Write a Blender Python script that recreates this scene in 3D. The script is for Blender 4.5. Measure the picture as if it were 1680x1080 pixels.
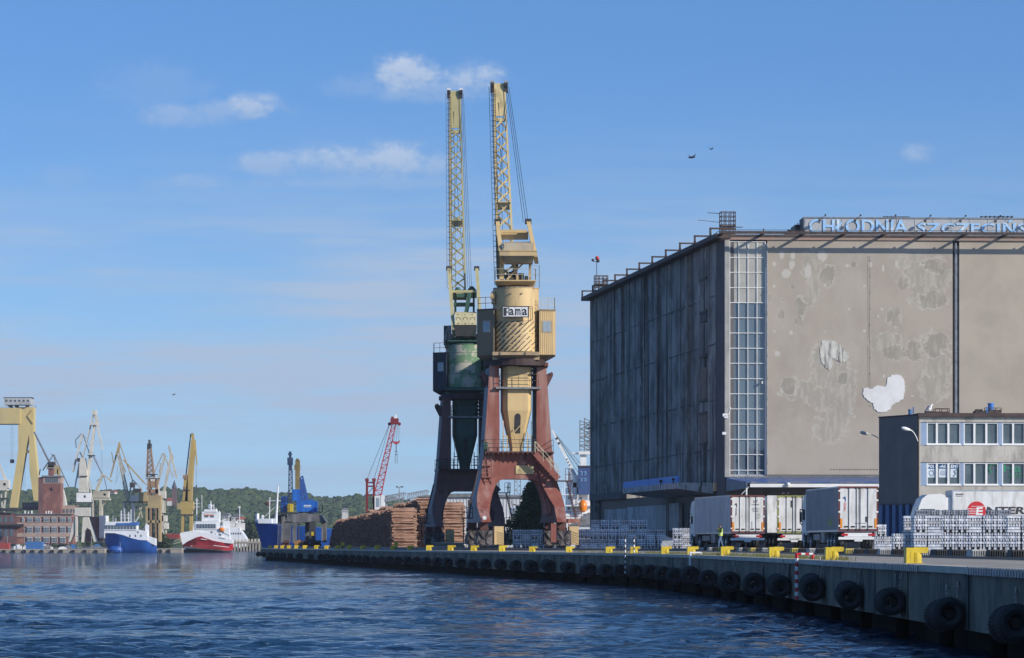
import bpy, math, random
from mathutils import Vector, Matrix
random.seed(7)
R = math.radians
sc = bpy.context.scene
for o in list(bpy.data.objects): bpy.data.objects.remove(o)
COL = sc.collection
HAZE=True
F, HC, H = 5500.0, 2.4, 895.0        # focal length in photo pixels, eye height above the water, horizon row
# ------------------------------------------------------------ camera
cd = bpy.data.cameras.new('camera'); cam = bpy.data.objects.new('camera', cd); COL.objects.link(cam)
cd.sensor_width = 36; cd.lens = 36*F/1680; cd.shift_y = (H-540)/1680
cd.clip_start = 1; cd.clip_end = 30000
cam.location = (0, 0, HC); cam.rotation_euler = (R(90), 0, 0); sc.camera = cam
# ------------------------------------------------------------ sky and sun
SUN_EL, SUN_AZ = 25.0, 122.0
sc.view_settings.view_transform = 'Standard'; sc.view_settings.look = 'None'
sc.view_settings.exposure = 0.0; sc.view_settings.gamma = 1
world = bpy.data.worlds.new('World'); sc.world = world; world.use_nodes = True
def build_sky():
    nt = world.node_tree; N = nt.nodes; L = nt.links; N.clear()
    out = N.new('ShaderNodeOutputWorld'); bg = N.new('ShaderNodeBackground'); bg.inputs['Strength'].default_value = 0.15
    sky = N.new('ShaderNodeTexSky'); sky.sky_type = 'NISHITA'; sky.sun_disc = False
    sky.sun_elevation = R(SUN_EL); sky.sun_rotation = R(SUN_AZ)
    sky.air_density = 1.0; sky.dust_density = 0.3; sky.ozone_density = 2.0
    tc = N.new('ShaderNodeTexCoord'); sep = N.new('ShaderNodeSeparateXYZ'); L.new(tc.outputs['Generated'], sep.inputs[0])
    def M(op, a, b=None, c=None, clamp=False):
        n = N.new('ShaderNodeMath'); n.operation = op; n.use_clamp = clamp
        for i, v in enumerate((a, b, c)):
            if v is None: continue
            if isinstance(v, (int, float)): n.inputs[i].default_value = v
            else: L.new(v, n.inputs[i])
        return n.outputs[0]
    X, Y, Z = sep.outputs
    lift = N.new('ShaderNodeCombineXYZ'); L.new(X, lift.inputs[0]); L.new(Y, lift.inputs[1]); L.new(M('ADD', M('MULTIPLY', M('MAXIMUM', Z, 0), 1.2), .20), lift.inputs[2])
    nrm = N.new('ShaderNodeVectorMath'); nrm.operation = 'NORMALIZE'; L.new(lift.outputs[0], nrm.inputs[0]); L.new(nrm.outputs[0], sky.inputs[0])
    ay = M('MAXIMUM', M('ABSOLUTE', Y), 0.02)
    u = M('DIVIDE', X, ay); v = M('DIVIDE', Z, ay)
    comb = N.new('ShaderNodeCombineXYZ'); L.new(u, comb.inputs[0]); L.new(v, comb.inputs[1])
    def noise(sx, sy, det=5, rough=.55, off=0):
        mp = N.new('ShaderNodeMapping'); mp.inputs['Scale'].default_value = (sx, sy, 1); mp.inputs['Location'].default_value = (off, off*.7, 0)
        L.new(comb.outputs[0], mp.inputs[0])
        n = N.new('ShaderNodeTexNoise'); n.inputs['Scale'].default_value = 1; n.inputs['Detail'].default_value = det; n.inputs['Roughness'].default_value = rough
        L.new(mp.outputs[0], n.inputs['Vector']); return n.outputs['Fac']
    fine = noise(150, 210, 6, .6, 3); soft = noise(45, 70, 4, .55, 9)
    vf = noise(420, 560, 5, .6, 4)
    edge = M('ADD', M('ADD', M('MULTIPLY', M('SUBTRACT', fine, .5), 1.5), M('MULTIPLY', M('SUBTRACT', vf, .5), .9)), M('MULTIPLY', M('SUBTRACT', soft, .5), 1.7))
    total = None; topl = None
    # fair-weather clouds: centre and half size in photo pixels, density
    for (px, py, rx, ry, d) in [(672,122,62,36,.95),(775,132,62,38,.85),(700,150,120,22,.5),(300,190,95,22,.5),(415,172,50,26,.9),(365,182,120,20,.5),
                                (455,268,75,24,.6),(560,265,120,30,.75),(650,262,70,34,.9),(720,272,55,24,.6),(310,300,75,16,.4),(1508,250,34,18,.65),
                                (250,140,120,45,.22),(580,140,60,25,.3),(110,290,50,22,.2),(620,300,200,14,.35)]:
        cx = (px-840)/F; cy = (H-py)/F
        dx = M('MULTIPLY', M('SUBTRACT', u, cx), F/rx); dy = M('MULTIPLY', M('SUBTRACT', v, cy), F/ry)
        r2 = M('ADD', M('MULTIPLY', dx, dx), M('MULTIPLY', dy, dy))
        m = M('SUBTRACT', 1.05, M('ADD', r2, M('MULTIPLY', edge, -1.25)))
        m = M('MULTIPLY', M('MULTIPLY', M('SMOOTH_MAX', m, 0, .6), 1.0, clamp=True), d)
        total = m if total is None else M('MAXIMUM', total, m)
        lit = M('MULTIPLY', M('ADD', M('MULTIPLY', dy, .5), .5, clamp=True), m)
        topl = lit if topl is None else M('MAXIMUM', topl, lit)
    cum = M('MULTIPLY', total, 1.0, clamp=True)
    # thin streaky layer
    def ramp(x, a, b): 
        n = N.new('ShaderNodeMapRange'); n.interpolation_type = 'SMOOTHSTEP'; L.new(x, n.inputs['Value'])
        n.inputs['From Min'].default_value = a; n.inputs['From Max'].default_value = b; return n.outputs['Result']
    st = noise(16, 170, 6, .6, 1.3); st2 = noise(5, 42, 4, .5, 5)
    stm = M('MULTIPLY', ramp(st2, .32, .56), M('ADD', .42, M('MULTIPLY', ramp(st, .38, .62), .58)))
    band = M('MULTIPLY', M('MULTIPLY', ramp(v, .012, .04), M('SUBTRACT', 1, ramp(v, .068, .104))), M('SUBTRACT', 1, ramp(u, .0, .09)))
    band2 = M('MULTIPLY', M('MULTIPLY', ramp(v, .0, .02), M('SUBTRACT', 1, ramp(v, .06, .14))), .45)
    streak = M('MULTIPLY', stm, M('MULTIPLY', M('ADD', band, band2, clamp=True), 1.15))
    # colour
    hs = N.new('ShaderNodeHueSaturation'); hs.inputs['Saturation'].default_value = 1.18; hs.inputs['Value'].default_value = 1.0
    hs.inputs['Hue'].default_value = .5
    L.new(sky.outputs[0], hs.inputs['Color'])
    tint = N.new('ShaderNodeMixRGB'); tint.blend_type = 'MULTIPLY'; tint.inputs[0].default_value = 1
    g = N.new('ShaderNodeMixRGB'); L.new(ramp(v, 0, .16), g.inputs[0])
    g.inputs[1].default_value = SKY_LO; g.inputs[2].default_value = SKY_HI
    L.new(hs.outputs[0], tint.inputs[1]); L.new(g.outputs[0], tint.inputs[2])
    m1 = N.new('ShaderNodeMixRGB'); L.new(M('MINIMUM', streak, .9), m1.inputs[0]); L.new(tint.outputs[0], m1.inputs[1]); m1.inputs[2].default_value = (2.95, 3.68, 4.85, 1)
    cc = N.new('ShaderNodeMixRGB'); L.new(topl, cc.inputs[0]); cc.inputs[1].default_value = (2.4, 3.3, 4.8, 1); cc.inputs[2].default_value = (4.6, 5.0, 5.7, 1)
    m2 = N.new('ShaderNodeMixRGB'); L.new(M('MULTIPLY', cum, .8), m2.inputs[0]); L.new(m1.outputs[0], m2.inputs[1]); L.new(cc.outputs[0], m2.inputs[2])
    L.new(m2.outputs[0], bg.inputs['Color']); L.new(bg.outputs[0], out.inputs[0])
SKY_LO = (1.75, 1.52, 1.26, 1); SKY_HI = (.95, 1.09, 1.27, 1)
build_sky()
sl = bpy.data.lights.new('sun', 'SUN'); sun = bpy.data.objects.new('sun', sl); COL.objects.link(sun)
sl.energy = 5.0; sl.angle = R(.53); sl.color = (1, .93, .82)
_az = R(SUN_AZ); _el = R(SUN_EL)
sdir = Vector((math.sin(_az)*math.cos(_el), math.cos(_az)*math.cos(_el), math.sin(_el)))
sun.rotation_euler = sdir.to_track_quat('Z', 'Y').to_euler()

# ------------------------------------------------------------ helpers
ORD='first second third fourth fifth sixth seventh eighth ninth tenth eleventh twelfth thirteenth fourteenth fifteenth sixteenth'.split()
def W(px, py, Y): return Vector(((px-840)/F*Y, Y, HC+(H-py)/F*Y))
def RZ(deg, loc=(0,0,0)): return Matrix.Translation(Vector(loc)) @ Matrix.Rotation(R(deg), 4, 'Z')
class MB:
    def __init__(s, M=None): s.v=[]; s.f=[]; s.m=[]; s.M=M
    def add(s, vs, fs, m=0):
        b=len(s.v); s.v += [Vector(p) for p in vs]; s.f += [tuple(i+b for i in f) for f in fs]; s.m += [m]*len(fs); return s
    def hexa(s, p, m=0):   # 8 points: bottom loop 0-3, top loop 4-7
        return s.add(p, [(3,2,1,0),(4,5,6,7),(0,1,5,4),(1,2,6,5),(2,3,7,6),(3,0,4,7)], m)
    def box(s, x0,x1,y0,y1,z0,z1, m=0):
        return s.hexa([(x0,y0,z0),(x1,y0,z0),(x1,y1,z0),(x0,y1,z0),(x0,y0,z1),(x1,y0,z1),(x1,y1,z1),(x0,y1,z1)], m)
    def bar(s, a, b, w, h=None, m=0, w2=None, h2=None):
        a=Vector(a); b=Vector(b); h=h or w; w2=w2 or w; h2=h2 or (h if w2==w else w2); d=b-a
        if d.length<1e-6: return s
        d.normalize(); up=Vector((0,0,1)) if abs(d.z)<.95 else Vector((0,1,0))
        x=d.cross(up).normalized(); y=x.cross(d).normalized()
        P=[a-x*w/2-y*h/2,a+x*w/2-y*h/2,a+x*w/2+y*h/2,a-x*w/2+y*h/2,b-x*w2/2-y*h2/2,b+x*w2/2-y*h2/2,b+x*w2/2+y*h2/2,b-x*w2/2+y*h2/2]
        return s.hexa(P, m)
    def tube(s, a, b, r, n=8, m=0, r2=None):
        a=Vector(a); b=Vector(b); r2=r if r2 is None else r2; d=(b-a)
        if d.length<1e-6: return s
        d.normalize(); up=Vector((0,0,1)) if abs(d.z)<.95 else Vector((0,1,0))
        x=d.cross(up).normalized(); y=x.cross(d)
        vs=[a+(x*math.cos(t)+y*math.sin(t))*r for t in [2*math.pi*i/n for i in range(n)]]+[b+(x*math.cos(t)+y*math.sin(t))*r2 for t in [2*math.pi*i/n for i in range(n)]]
        return s.add(vs, [tuple(range(n-1,-1,-1)), tuple(range(n,2*n))]+[(i,(i+1)%n,(i+1)%n+n,i+n) for i in range(n)], m)
    def line(s, pts, r, n=6, m=0):
        for a,b in zip(pts, pts[1:]): s.tube(a,b,r,n,m)
        return s
    def prism(s, poly, y0, y1, m=0, ax='y'):   # polygon in (x,z) pushed along y, or (x,y) pushed along z, or (y,z) along x
        f={'y':lambda p,t:(p[0],t,p[1]),'z':lambda p,t:(p[0],p[1],t),'x':lambda p,t:(t,p[0],p[1])}[ax]; n=len(poly)
        return s.add([f(p,y0) for p in poly]+[f(p,y1) for p in poly], [tuple(range(n)),tuple(range(2*n-1,n-1,-1))]+[((i+1)%n,i,i+n,(i+1)%n+n) for i in range(n)], m)
    def loft(s, loops, m=0, cap=True):
        n=len(loops[0]); vs=[p for l in loops for p in l]; fs=[]
        for k in range(len(loops)-1):
            for i in range(n): fs.append((k*n+i,k*n+(i+1)%n,(k+1)*n+(i+1)%n,(k+1)*n+i))
        if cap: fs += [tuple(range(n-1,-1,-1)), tuple(range((len(loops)-1)*n,len(loops)*n))]
        return s.add(vs, fs, m)
    def ring(s, c, r, z, n=24, ry=None, ph=0): return [(c[0]+r*math.cos(ph+2*math.pi*i/n), c[1]+(ry or r)*math.sin(ph+2*math.pi*i/n), z) for i in range(n)]
    def cyl(s, c, r, z0, z1, n=24, m=0, r2=None): return s.loft([s.ring(c,r,z0,n), s.ring(c,r if r2 is None else r2,z1,n)], m)
    def lathe(s, a, d, prof, n=16, m=0):   # profile of (distance along d, radius)
        a=Vector(a); d=Vector(d).normalized(); up=Vector((0,0,1)) if abs(d.z)<.95 else Vector((0,1,0)); x=d.cross(up).normalized(); y=x.cross(d)
        return s.loft([[a+d*t+(x*math.cos(q)+y*math.sin(q))*max(r,.0005) for q in [2*math.pi*i/n for i in range(n)]] for t,r in prof], m)
    def torus(s, c, d, R0, r0, n=20, k=8, m=0, squash=1.0):
        c=Vector(c); d=Vector(d).normalized(); up=Vector((0,0,1)) if abs(d.z)<.95 else Vector((0,1,0)); x=d.cross(up).normalized(); y=x.cross(d); vs=[]; fs=[]
        for i in range(n):
            t=2*math.pi*i/n; e=x*math.cos(t)+y*math.sin(t)
            for j in range(k):
                q=2*math.pi*j/k; vs.append(c+e*(R0+r0*math.cos(q))+d*(r0*squash*math.sin(q)))
        for i in range(n):
            for j in range(k): fs.append((i*k+j,((i+1)%n)*k+j,((i+1)%n)*k+(j+1)%k,i*k+(j+1)%k))
        return s.add(vs, fs, m)
    def rail(s, pts, h=1.0, step=1.3, r=.025, mids=(.5,), m=0, closed=False):
        pts=[Vector(p) for p in pts]
        if closed: pts.append(pts[0])
        for a,b in zip(pts,pts[1:]):
            L=(b-a).length; n=max(1,round(L/step))
            for i in range(n+1): 
                p=a.lerp(b,i/n); s.bar(p,p+Vector((0,0,h)),r*2,m=m)
            for f in list(mids)+[1.0]: s.bar(a+Vector((0,0,h*f)),b+Vector((0,0,h*f)),r*2,m=m)
        return s
    def blob(s, c, r, n=7, k=5, m=0, sq=(1,1,1)):
        loops=[]
        for j in range(1,k):
            t=math.pi*j/k; loops.append([(c[0]+sq[0]*r*math.sin(t)*math.cos(2*math.pi*i/n), c[1]+sq[1]*r*math.sin(t)*math.sin(2*math.pi*i/n), c[2]-sq[2]*r*math.cos(t)) for i in range(n)])
        return s.loft(loops, m)
    def build(s, name, mats, parent=None, smooth=False, loc=None, rz=0):
        me=bpy.data.meshes.new(name); M=s.M
        me.from_pydata([tuple(M@p) if M else tuple(p) for p in s.v], [], s.f)
        if not isinstance(mats,(list,tuple)): mats=[mats]
        for mm in mats: me.materials.append(mm)
        if len(mats)>1: me.polygons.foreach_set('material_index', s.m)
        if smooth:
            me.polygons.foreach_set('use_smooth',[True]*len(me.polygons))
            try: me.set_sharp_from_angle(angle=R(40))
            except Exception: pass
        me.update()
        o=bpy.data.objects.new(name,me); COL.objects.link(o)
        if parent: o.parent=parent
        if loc is not None: o.location=loc
        o.rotation_euler.z=R(rz)
        return o
def tag(o, label=None, cat=None, group=None, kind=None):
    if label: o['label']=label
    if cat: o['category']=cat
    if group: o['group']=group
    if kind: o['kind']=kind
    return o
def thing(name, label, cat, loc=(0,0,0), rz=0, group=None):
    o=bpy.data.objects.new(name,None); COL.objects.link(o); o.location=loc; o.rotation_euler.z=R(rz); o.empty_display_size=.5
    return tag(o,label,cat,group)
def copy_tree(root, loc, rz=None, label=None, cls=None):
    c=root.copy(); COL.objects.link(c); c.location=loc
    if rz is not None: c.rotation_euler.z=R(rz)
    if label: c['label']=label
    for ch in root.children:
        d=ch.copy(); COL.objects.link(d); d.parent=c
        for g in ch.children:
            e=g.copy(); COL.objects.link(e); e.parent=d
    return c
def text(name, s, w, h, mats, parent=None, M=None, ext=.01, bev=0, space=1.0, bold=0):
    """lettering as a mesh, fitted into w x h, lower left at origin, facing -Y, then moved by M"""
    cu=bpy.data.curves.new(name,'FONT'); cu.body=s; cu.size=1; cu.extrude=.001; cu.space_character=space; cu.offset=bold; cu.resolution_u=3
    t=bpy.data.objects.new(name,cu); COL.objects.link(t); bpy.context.view_layer.update()
    me=bpy.data.meshes.new_from_object(t.evaluated_get(bpy.context.evaluated_depsgraph_get())); bpy.data.objects.remove(t)
    xs=[v.co.x for v in me.vertices]; ys=[v.co.y for v in me.vertices]; zs=[v.co.z for v in me.vertices]
    x0,x1,y0,y1=min(xs),max(xs),min(ys),max(ys)
    if h is None: h=w*(y1-y0)/(x1-x0)
    for v in me.vertices:
        p=Vector(((v.co.x-x0)/(x1-x0)*w, -ext if v.co.z>0 else 0, (v.co.y-y0)/(y1-y0)*h)); v.co = M@p if M else p
    me.materials.clear()
    for mm in (mats if isinstance(mats,list) else [mats]): me.materials.append(mm)
    me.name=name; o=bpy.data.objects.new(name,me); COL.objects.link(o)
    if parent: o.parent=parent
    return o
# ------------------------------------------------------------ materials
def mat(name, c, c2=None, rough=.7, metal=0.0, ns=1.0, amt=.5, streak=None, sk=.6, bump=0.0, bs=None, lo=.4, hi=.62, spec=None, zs=.12, rust=None, rusta=.62, voro=0):
    m=bpy.data.materials.new(name); m.use_nodes=True; nt=m.node_tree; N=nt.nodes; L=nt.links
    b=N['Principled BSDF']; b.inputs['Roughness'].default_value=rough; b.inputs['Metallic'].default_value=metal
    if spec is not None: b.inputs['Specular IOR Level'].default_value=spec
    c=tuple(c)+(1,); 
    if c2 is None: c2=tuple(x*.72 for x in c[:3])
    c2=tuple(c2)+(1,)
    tc=N.new('ShaderNodeTexCoord')
    def noise(scale, sc3=(1,1,1), det=5, off=0):
        mp=N.new('ShaderNodeMapping'); mp.inputs['Scale'].default_value=sc3; mp.inputs['Location'].default_value=(off,off,off); L.new(tc.outputs['Object'],mp.inputs[0])
        n=N.new('ShaderNodeTexNoise'); n.inputs['Scale'].default_value=scale; n.inputs['Detail'].default_value=det; n.inputs['Roughness'].default_value=.62; L.new(mp.outputs[0],n.inputs['Vector']); return n.outputs['Fac']
    def rng(x,a,bb,o=1.0):
        n=N.new('ShaderNodeMapRange'); L.new(x,n.inputs['Value']); n.inputs['From Min'].default_value=a; n.inputs['From Max'].default_value=bb; n.inputs['To Max'].default_value=o; return n.outputs['Result']
    def mix(f,a,bb):
        n=N.new('ShaderNodeMixRGB'); L.new(f,n.inputs[0])
        for i,v in ((1,a),(2,bb)):
            if isinstance(v,tuple): n.inputs[i].default_value=v
            else: L.new(v,n.inputs[i])
        return n.outputs[0]
    col=mix(rng(noise(ns),lo,hi,amt*1.6 if amt<.6 else 1.0),c,c2)
    if streak: col=mix(rng(noise(sk,(1,1,zs),6,3.3),.5,.66,1.0),col,tuple(streak)+(1,))
    if rust: col=mix(rng(noise(ns*1.7,(1,1,.5),7,8.1),rusta,rusta+.09,1.0),col,tuple(rust)+(1,))
    L.new(col,b.inputs['Base Color'])
    if bump:
        bn=N.new('ShaderNodeBump'); bn.inputs['Strength'].default_value=bump; bn.inputs['Distance'].default_value=.05
        L.new(noise(bs or ns*4,(1,1,1),6,1.7),bn.inputs['Height']); L.new(bn.outputs[0],b.inputs['Normal'])
    return m
def glass_mat(name, c, rough=.05, wob=.02):
    m=bpy.data.materials.new(name); m.use_nodes=True; nt=m.node_tree; b=nt.nodes['Principled BSDF']
    b.inputs['Base Color'].default_value=tuple(c)+(1,); b.inputs['Roughness'].default_value=rough; b.inputs['IOR'].default_value=1.6
    b.inputs['Specular IOR Level'].default_value=.8
    tc=nt.nodes.new('ShaderNodeTexCoord'); n=nt.nodes.new('ShaderNodeTexNoise'); n.inputs['Scale'].default_value=.7; nt.links.new(tc.outputs['Object'],n.inputs['Vector'])
    bn=nt.nodes.new('ShaderNodeBump'); bn.inputs['Strength'].default_value=wob; nt.links.new(n.outputs['Fac'],bn.inputs['Height']); nt.links.new(bn.outputs[0],b.inputs['Normal'])
    return m
m_black=mat('black rubber',(.012,.012,.013),(.02,.02,.02),rough=.8,ns=3,bump=.2)
m_dark=mat('dark steel',(.03,.03,.035),(.05,.045,.04),rough=.6,ns=2)
m_steel=mat('grey steel',(.25,.26,.27),(.14,.13,.12),rough=.5,ns=2,metal=.3)
m_white=mat('white paint',(.78,.78,.77),(.62,.61,.58),rough=.45,ns=.8,amt=.3)
m_glass=glass_mat('dark glass',(.03,.04,.05))
m_rope=mat('wire rope',(.02,.02,.022),rough=.6,ns=2)
m_yellow=mat('yellow paint',(.62,.45,.025),(.42,.31,.03),rough=.45,ns=2.5,amt=.4,rust=(.12,.06,.02),rusta=.66)
m_red=mat('red paint',(.55,.03,.02),rough=.45,ns=2,amt=.3)
m_orange=mat('orange plastic',(.75,.2,.01),rough=.35,ns=2,amt=.2)
# ============================================================ WATER, QUAY, YARD
def water():
    m=bpy.data.materials.new('harbour water'); m.use_nodes=True; nt=m.node_tree; N=nt.nodes; L=nt.links
    b=N['Principled BSDF']; b.inputs['Base Color'].default_value=(.009,.036,.080,1); b.inputs['Roughness'].default_value=.045; b.inputs['IOR'].default_value=1.33
    tc=N.new('ShaderNodeTexCoord')
    def nz(sx,sy,det,off):
        mp=N.new('ShaderNodeMapping'); mp.inputs['Scale'].default_value=(sx,sy,1); mp.inputs['Location'].default_value=(off,off,0); mp.inputs['Rotation'].default_value=(0,0,R(off*7)); L.new(tc.outputs['Object'],mp.inputs[0])
        n=N.new('ShaderNodeTexNoise'); n.inputs['Scale'].default_value=1; n.inputs['Detail'].default_value=det; n.inputs['Roughness'].default_value=.6; L.new(mp.outputs[0],n.inputs['Vector']); return n.outputs['Fac']
    def mul(a,k):
        n=N.new('ShaderNodeMath'); n.operation='MULTIPLY'; L.new(a,n.inputs[0]); n.inputs[1].default_value=k; return n.outputs[0]
    def add(a,c):
        n=N.new('ShaderNodeMath'); n.operation='ADD'; L.new(a,n.inputs[0]); L.new(c,n.inputs[1]); return n.outputs[0]
    h=add(add(mul(nz(1.1,2.6,5,1.1),.30),mul(nz(.3,.8,4,.6),.35)),mul(nz(3.0,6.2,4,2.2),.22))
    bn=N.new('ShaderNodeBump'); bn.inputs['Strength'].default_value=1; bn.inputs['Distance'].default_value=1.1; hm=N.new('ShaderNodeMath'); hm.operation='MULTIPLY'; L.new(h,hm.inputs[0]); pr=N.new('ShaderNodeMapRange'); L.new(nz(.16,.05,4,3.3),pr.inputs['Value']); pr.inputs['From Min'].default_value=.36; pr.inputs['From Max'].default_value=.64; pr.inputs['To Min'].default_value=.35; pr.inputs['To Max'].default_value=1.7; L.new(pr.outputs['Result'],hm.inputs[1]); L.new(hm.outputs[0],bn.inputs['Height']); L.new(bn.outputs[0],b.inputs['Normal'])
    import numpy as np
    rs=np.random.RandomState(5)
    ys=[-40.0,0.0,12.0]; y=20.0
    while y<1004: ys.append(y); y+=max(.10,(y/60.0)**1.5*.13)
    ys+= [1300,2000,3500,6000]; ys=np.array(ys)
    dxx=.27; xs=np.concatenate([[-4000,-900,-500],np.arange(-300,-110,2.5),np.arange(-110,-45,.8),np.arange(-45,16,dxx),[30,90,600,3000]])
    X,Y=np.meshgrid(xs,ys); dy=np.gradient(ys)[:,None]*np.ones_like(X); dx=np.gradient(xs)[None,:]*np.ones_like(X)
    Z=np.zeros_like(X); gust=np.zeros_like(X)
    for k in range(14):
        a=rs.uniform(0,6.28); l=rs.uniform(14,70); gust+=np.sin((X*math.cos(a)*1.6+Y*math.sin(a)*.7)*6.283/l+rs.uniform(0,6.28))
    gust=np.clip(1+gust*.16,.35,1.7)
    g2=np.zeros_like(X)
    for k in range(46):
        l=3.2*math.exp(rs.uniform(0,1)*math.log(26/3.2)); a=math.radians(95)+rs.normal(0,.45); g2+=np.sin((X*math.cos(a)*.9+Y*math.sin(a)*(.55))*6.283/l+rs.uniform(0,6.28)+np.sin(X*.2+k))
    gust=np.clip(gust*(1+g2*.07),.3,1.7)
    for k in range(150):
        l=.36*math.exp(rs.uniform(0,1)*math.log(2.3/.36)); a=math.radians(96)+rs.normal(0,.55); kx,ky=math.cos(a)*6.283/l,math.sin(a)*6.283/l
        amp=.0128*l/6.283*(1.15 if l<1.3 else .8)
        fade=np.clip((l/np.maximum(dy*abs(math.sin(a)),1e-3)-1.8)/2,0,1)*np.clip((l/np.maximum(dx*abs(math.cos(a)),1e-3)-1.8)/2,0,1)
        ph=X*kx+Y*ky+rs.uniform(0,6.283)+.5*np.sin(X*.31+k)+.5*np.sin(Y*.23+k*2); Z+=fade*amp*(np.sin(ph)+.22*np.sin(2*ph+1.3))*2.1
    Z*=gust; Z[Y>1004]=0; Z[Y<15]=0
    ny,nx=X.shape; me=bpy.data.meshes.new('water'); me.vertices.add(nx*ny); co=np.stack([X,Y,Z],-1).reshape(-1).astype('f4'); me.vertices.foreach_set('co',co)
    i=np.arange(ny*nx).reshape(ny,nx); q=np.stack([i[:-1,:-1],i[:-1,1:],i[1:,1:],i[1:,:-1]],-1).reshape(-1).astype('i4'); nf=len(q)//4
    me.loops.add(len(q)); me.loops.foreach_set('vertex_index',q); me.polygons.add(nf); me.polygons.foreach_set('loop_start',np.arange(nf,dtype='i4')*4); me.polygons.foreach_set('loop_total',np.full(nf,4,'i4')); me.polygons.foreach_set('use_smooth',np.ones(nf,bool))
    me.materials.append(m); me.update(calc_edges=True); me.validate()
    o=bpy.data.objects.new('water',me); COL.objects.link(o); o.location.z=.2; tag(o,kind='structure')
water()
# quay edge in plan (x, y), near to far
EDGE=[(9.3,-80),(9.1,40),(8.9,68),(8.65,115),(8.1,144),(7.2,164),(6.3,178)]
_d=.1345
for yy in (230,290,350,410,470,508): EDGE.append((6.3-_d*(yy-178),yy))
EDGE += [(EDGE[-1][0]+.3,514),(EDGE[-1][0]+3,520),(EDGE[-1][0]+10,524)]
def off_edge(d):
    out=[]
    for i,(x,y) in enumerate(EDGE):
        a=Vector(EDGE[max(i-1,0)]); b=Vector(EDGE[min(i+1,len(EDGE)-1)]); t=(b-a).normalized(); n=Vector((t.y,-t.x))   # landward
        out.append((x+n.x*d,y+n.y*d))
    return out
def on_edge(px, d=0.0):
    """point of the quay edge (pushed d landward) seen in photo column px, and its heading"""
    pts=off_edge(d); k=(px-840)/F
    for (x0,y0),(x1,y1) in zip(pts,pts[1:]):
        f0=x0-k*y0; f1=x1-k*y1
        if f0>=0>f1 and y0>=30:
            t=f0/(f0-f1); return Vector((x0+(x1-x0)*t,y0+(y1-y0)*t)), math.degrees(math.atan2(-(x1-x0),y1-y0))
    return None,0
ZD=1.98; ZY=2.16
m_quay=mat('quay concrete',(.235,.205,.155),(.145,.13,.10),rough=.9,ns=.45,amt=.8,streak=(.07,.075,.065),sk=.7,zs=.35,bump=.6,bs=3,rust=(.30,.295,.27),rusta=.62,spec=.2)
m_cap=mat('quay coping concrete',(.55,.50,.42),(.40,.37,.31),rough=.85,ns=1.2,bump=.3)
m_deck=mat('worn deck concrete',(.34,.30,.25),(.22,.195,.165),rough=.9,ns=.5,bump=.2,rust=(.10,.09,.06),rusta=.6)
m_undercut_joint=mat('shade black undercut and joint',(.004,.005,.0045),(.008,.009,.008),spec=.03,rough=.8,ns=1.2,bump=.3)  # near black puts the shade of the quay recess into the colour; joints too
def strip(pa,pb,z0a,z1a=None):   # sheet between two polylines
    s=MB(); n=len(pa); s.add([(x,y,z0a) for x,y in pa]+[(x,y,z0a if z1a is None else z1a) for x,y in pb],[(i,i+n,i+n+1,i+1) for i in range(n-1)]); return s
# deck: from the edge to far inland
inland=[(420,y) for x,y in EDGE]
o=strip(off_edge(.32),inland,ZD-.004).build('quay_deck',m_deck); tag(o,kind='structure')
qw=thing('quay_wall','long grey concrete quay wall with black tyre fenders, its shaded undercut coloured near black','quay wall')
s=strip(off_edge(0),off_edge(0),.74,ZD-.13); n=len(EDGE)
s.build('wall_face',m_quay,qw)
strip(off_edge(0),off_edge(.9),.74).build('wall_underside',m_undercut_joint,qw)
s=MB(); A=off_edge(-.06); B=off_edge(.32)
for i in range(n-1):
    p=[A[i],B[i],B[i+1],A[i+1]]; s.hexa([(x,y,ZD-.14) for x,y in p]+[(x,y,ZD) for x,y in p])
s.build('coping',m_cap,qw)
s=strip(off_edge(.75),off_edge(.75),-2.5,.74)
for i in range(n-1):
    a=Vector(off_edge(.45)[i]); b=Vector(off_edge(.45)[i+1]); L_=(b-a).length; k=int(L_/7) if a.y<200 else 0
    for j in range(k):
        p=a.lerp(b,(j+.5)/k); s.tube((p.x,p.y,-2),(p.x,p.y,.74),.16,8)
s.build('piles',m_undercut_joint,qw)
# steel lip on the nearest stretch and vertical stains
s=MB(); A=off_edge(-.075); 
a=Vector((A[1][0],A[1][1])); 
for (i0,t0,t1) in ((2,.1,.55),(1,.2,.9)):
    a=Vector(A[i0]); b=Vector(A[i0+1])
    for k in range(60):
        p=a.lerp(b,t0+(t1-t0)*k/60); q=a.lerp(b,t0+(t1-t0)*(k+.55)/60); s.box(min(p.x,q.x)-.02,max(p.x,q.x)+.0,p.y,q.y,ZD-.15,ZD+.012)
s.build('steel_lip',mat('ribbed steel lip',(.34,.35,.36),(.2,.2,.2),rough=.5,ns=3,metal=.2),qw)
s=MB()
for px in (1253,1296,1436,1490,1590,1104,1010,885,700):
    p,h=on_edge(px,0)
    if p is None: continue
    M=RZ(h,(p.x,p.y,0)); q=[M@Vector(v) for v in [(-.012,-.04,.75),(.02,-.04,.75),(.02,.04,.75),(-.012,.04,.75),(-.012,-.04,ZD-.16),(.02,-.04,ZD-.16),(.02,.04,ZD-.16),(-.012,.04,ZD-.16)]]
    s.hexa(q)
s.build('joint',m_undercut_joint,qw)
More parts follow.
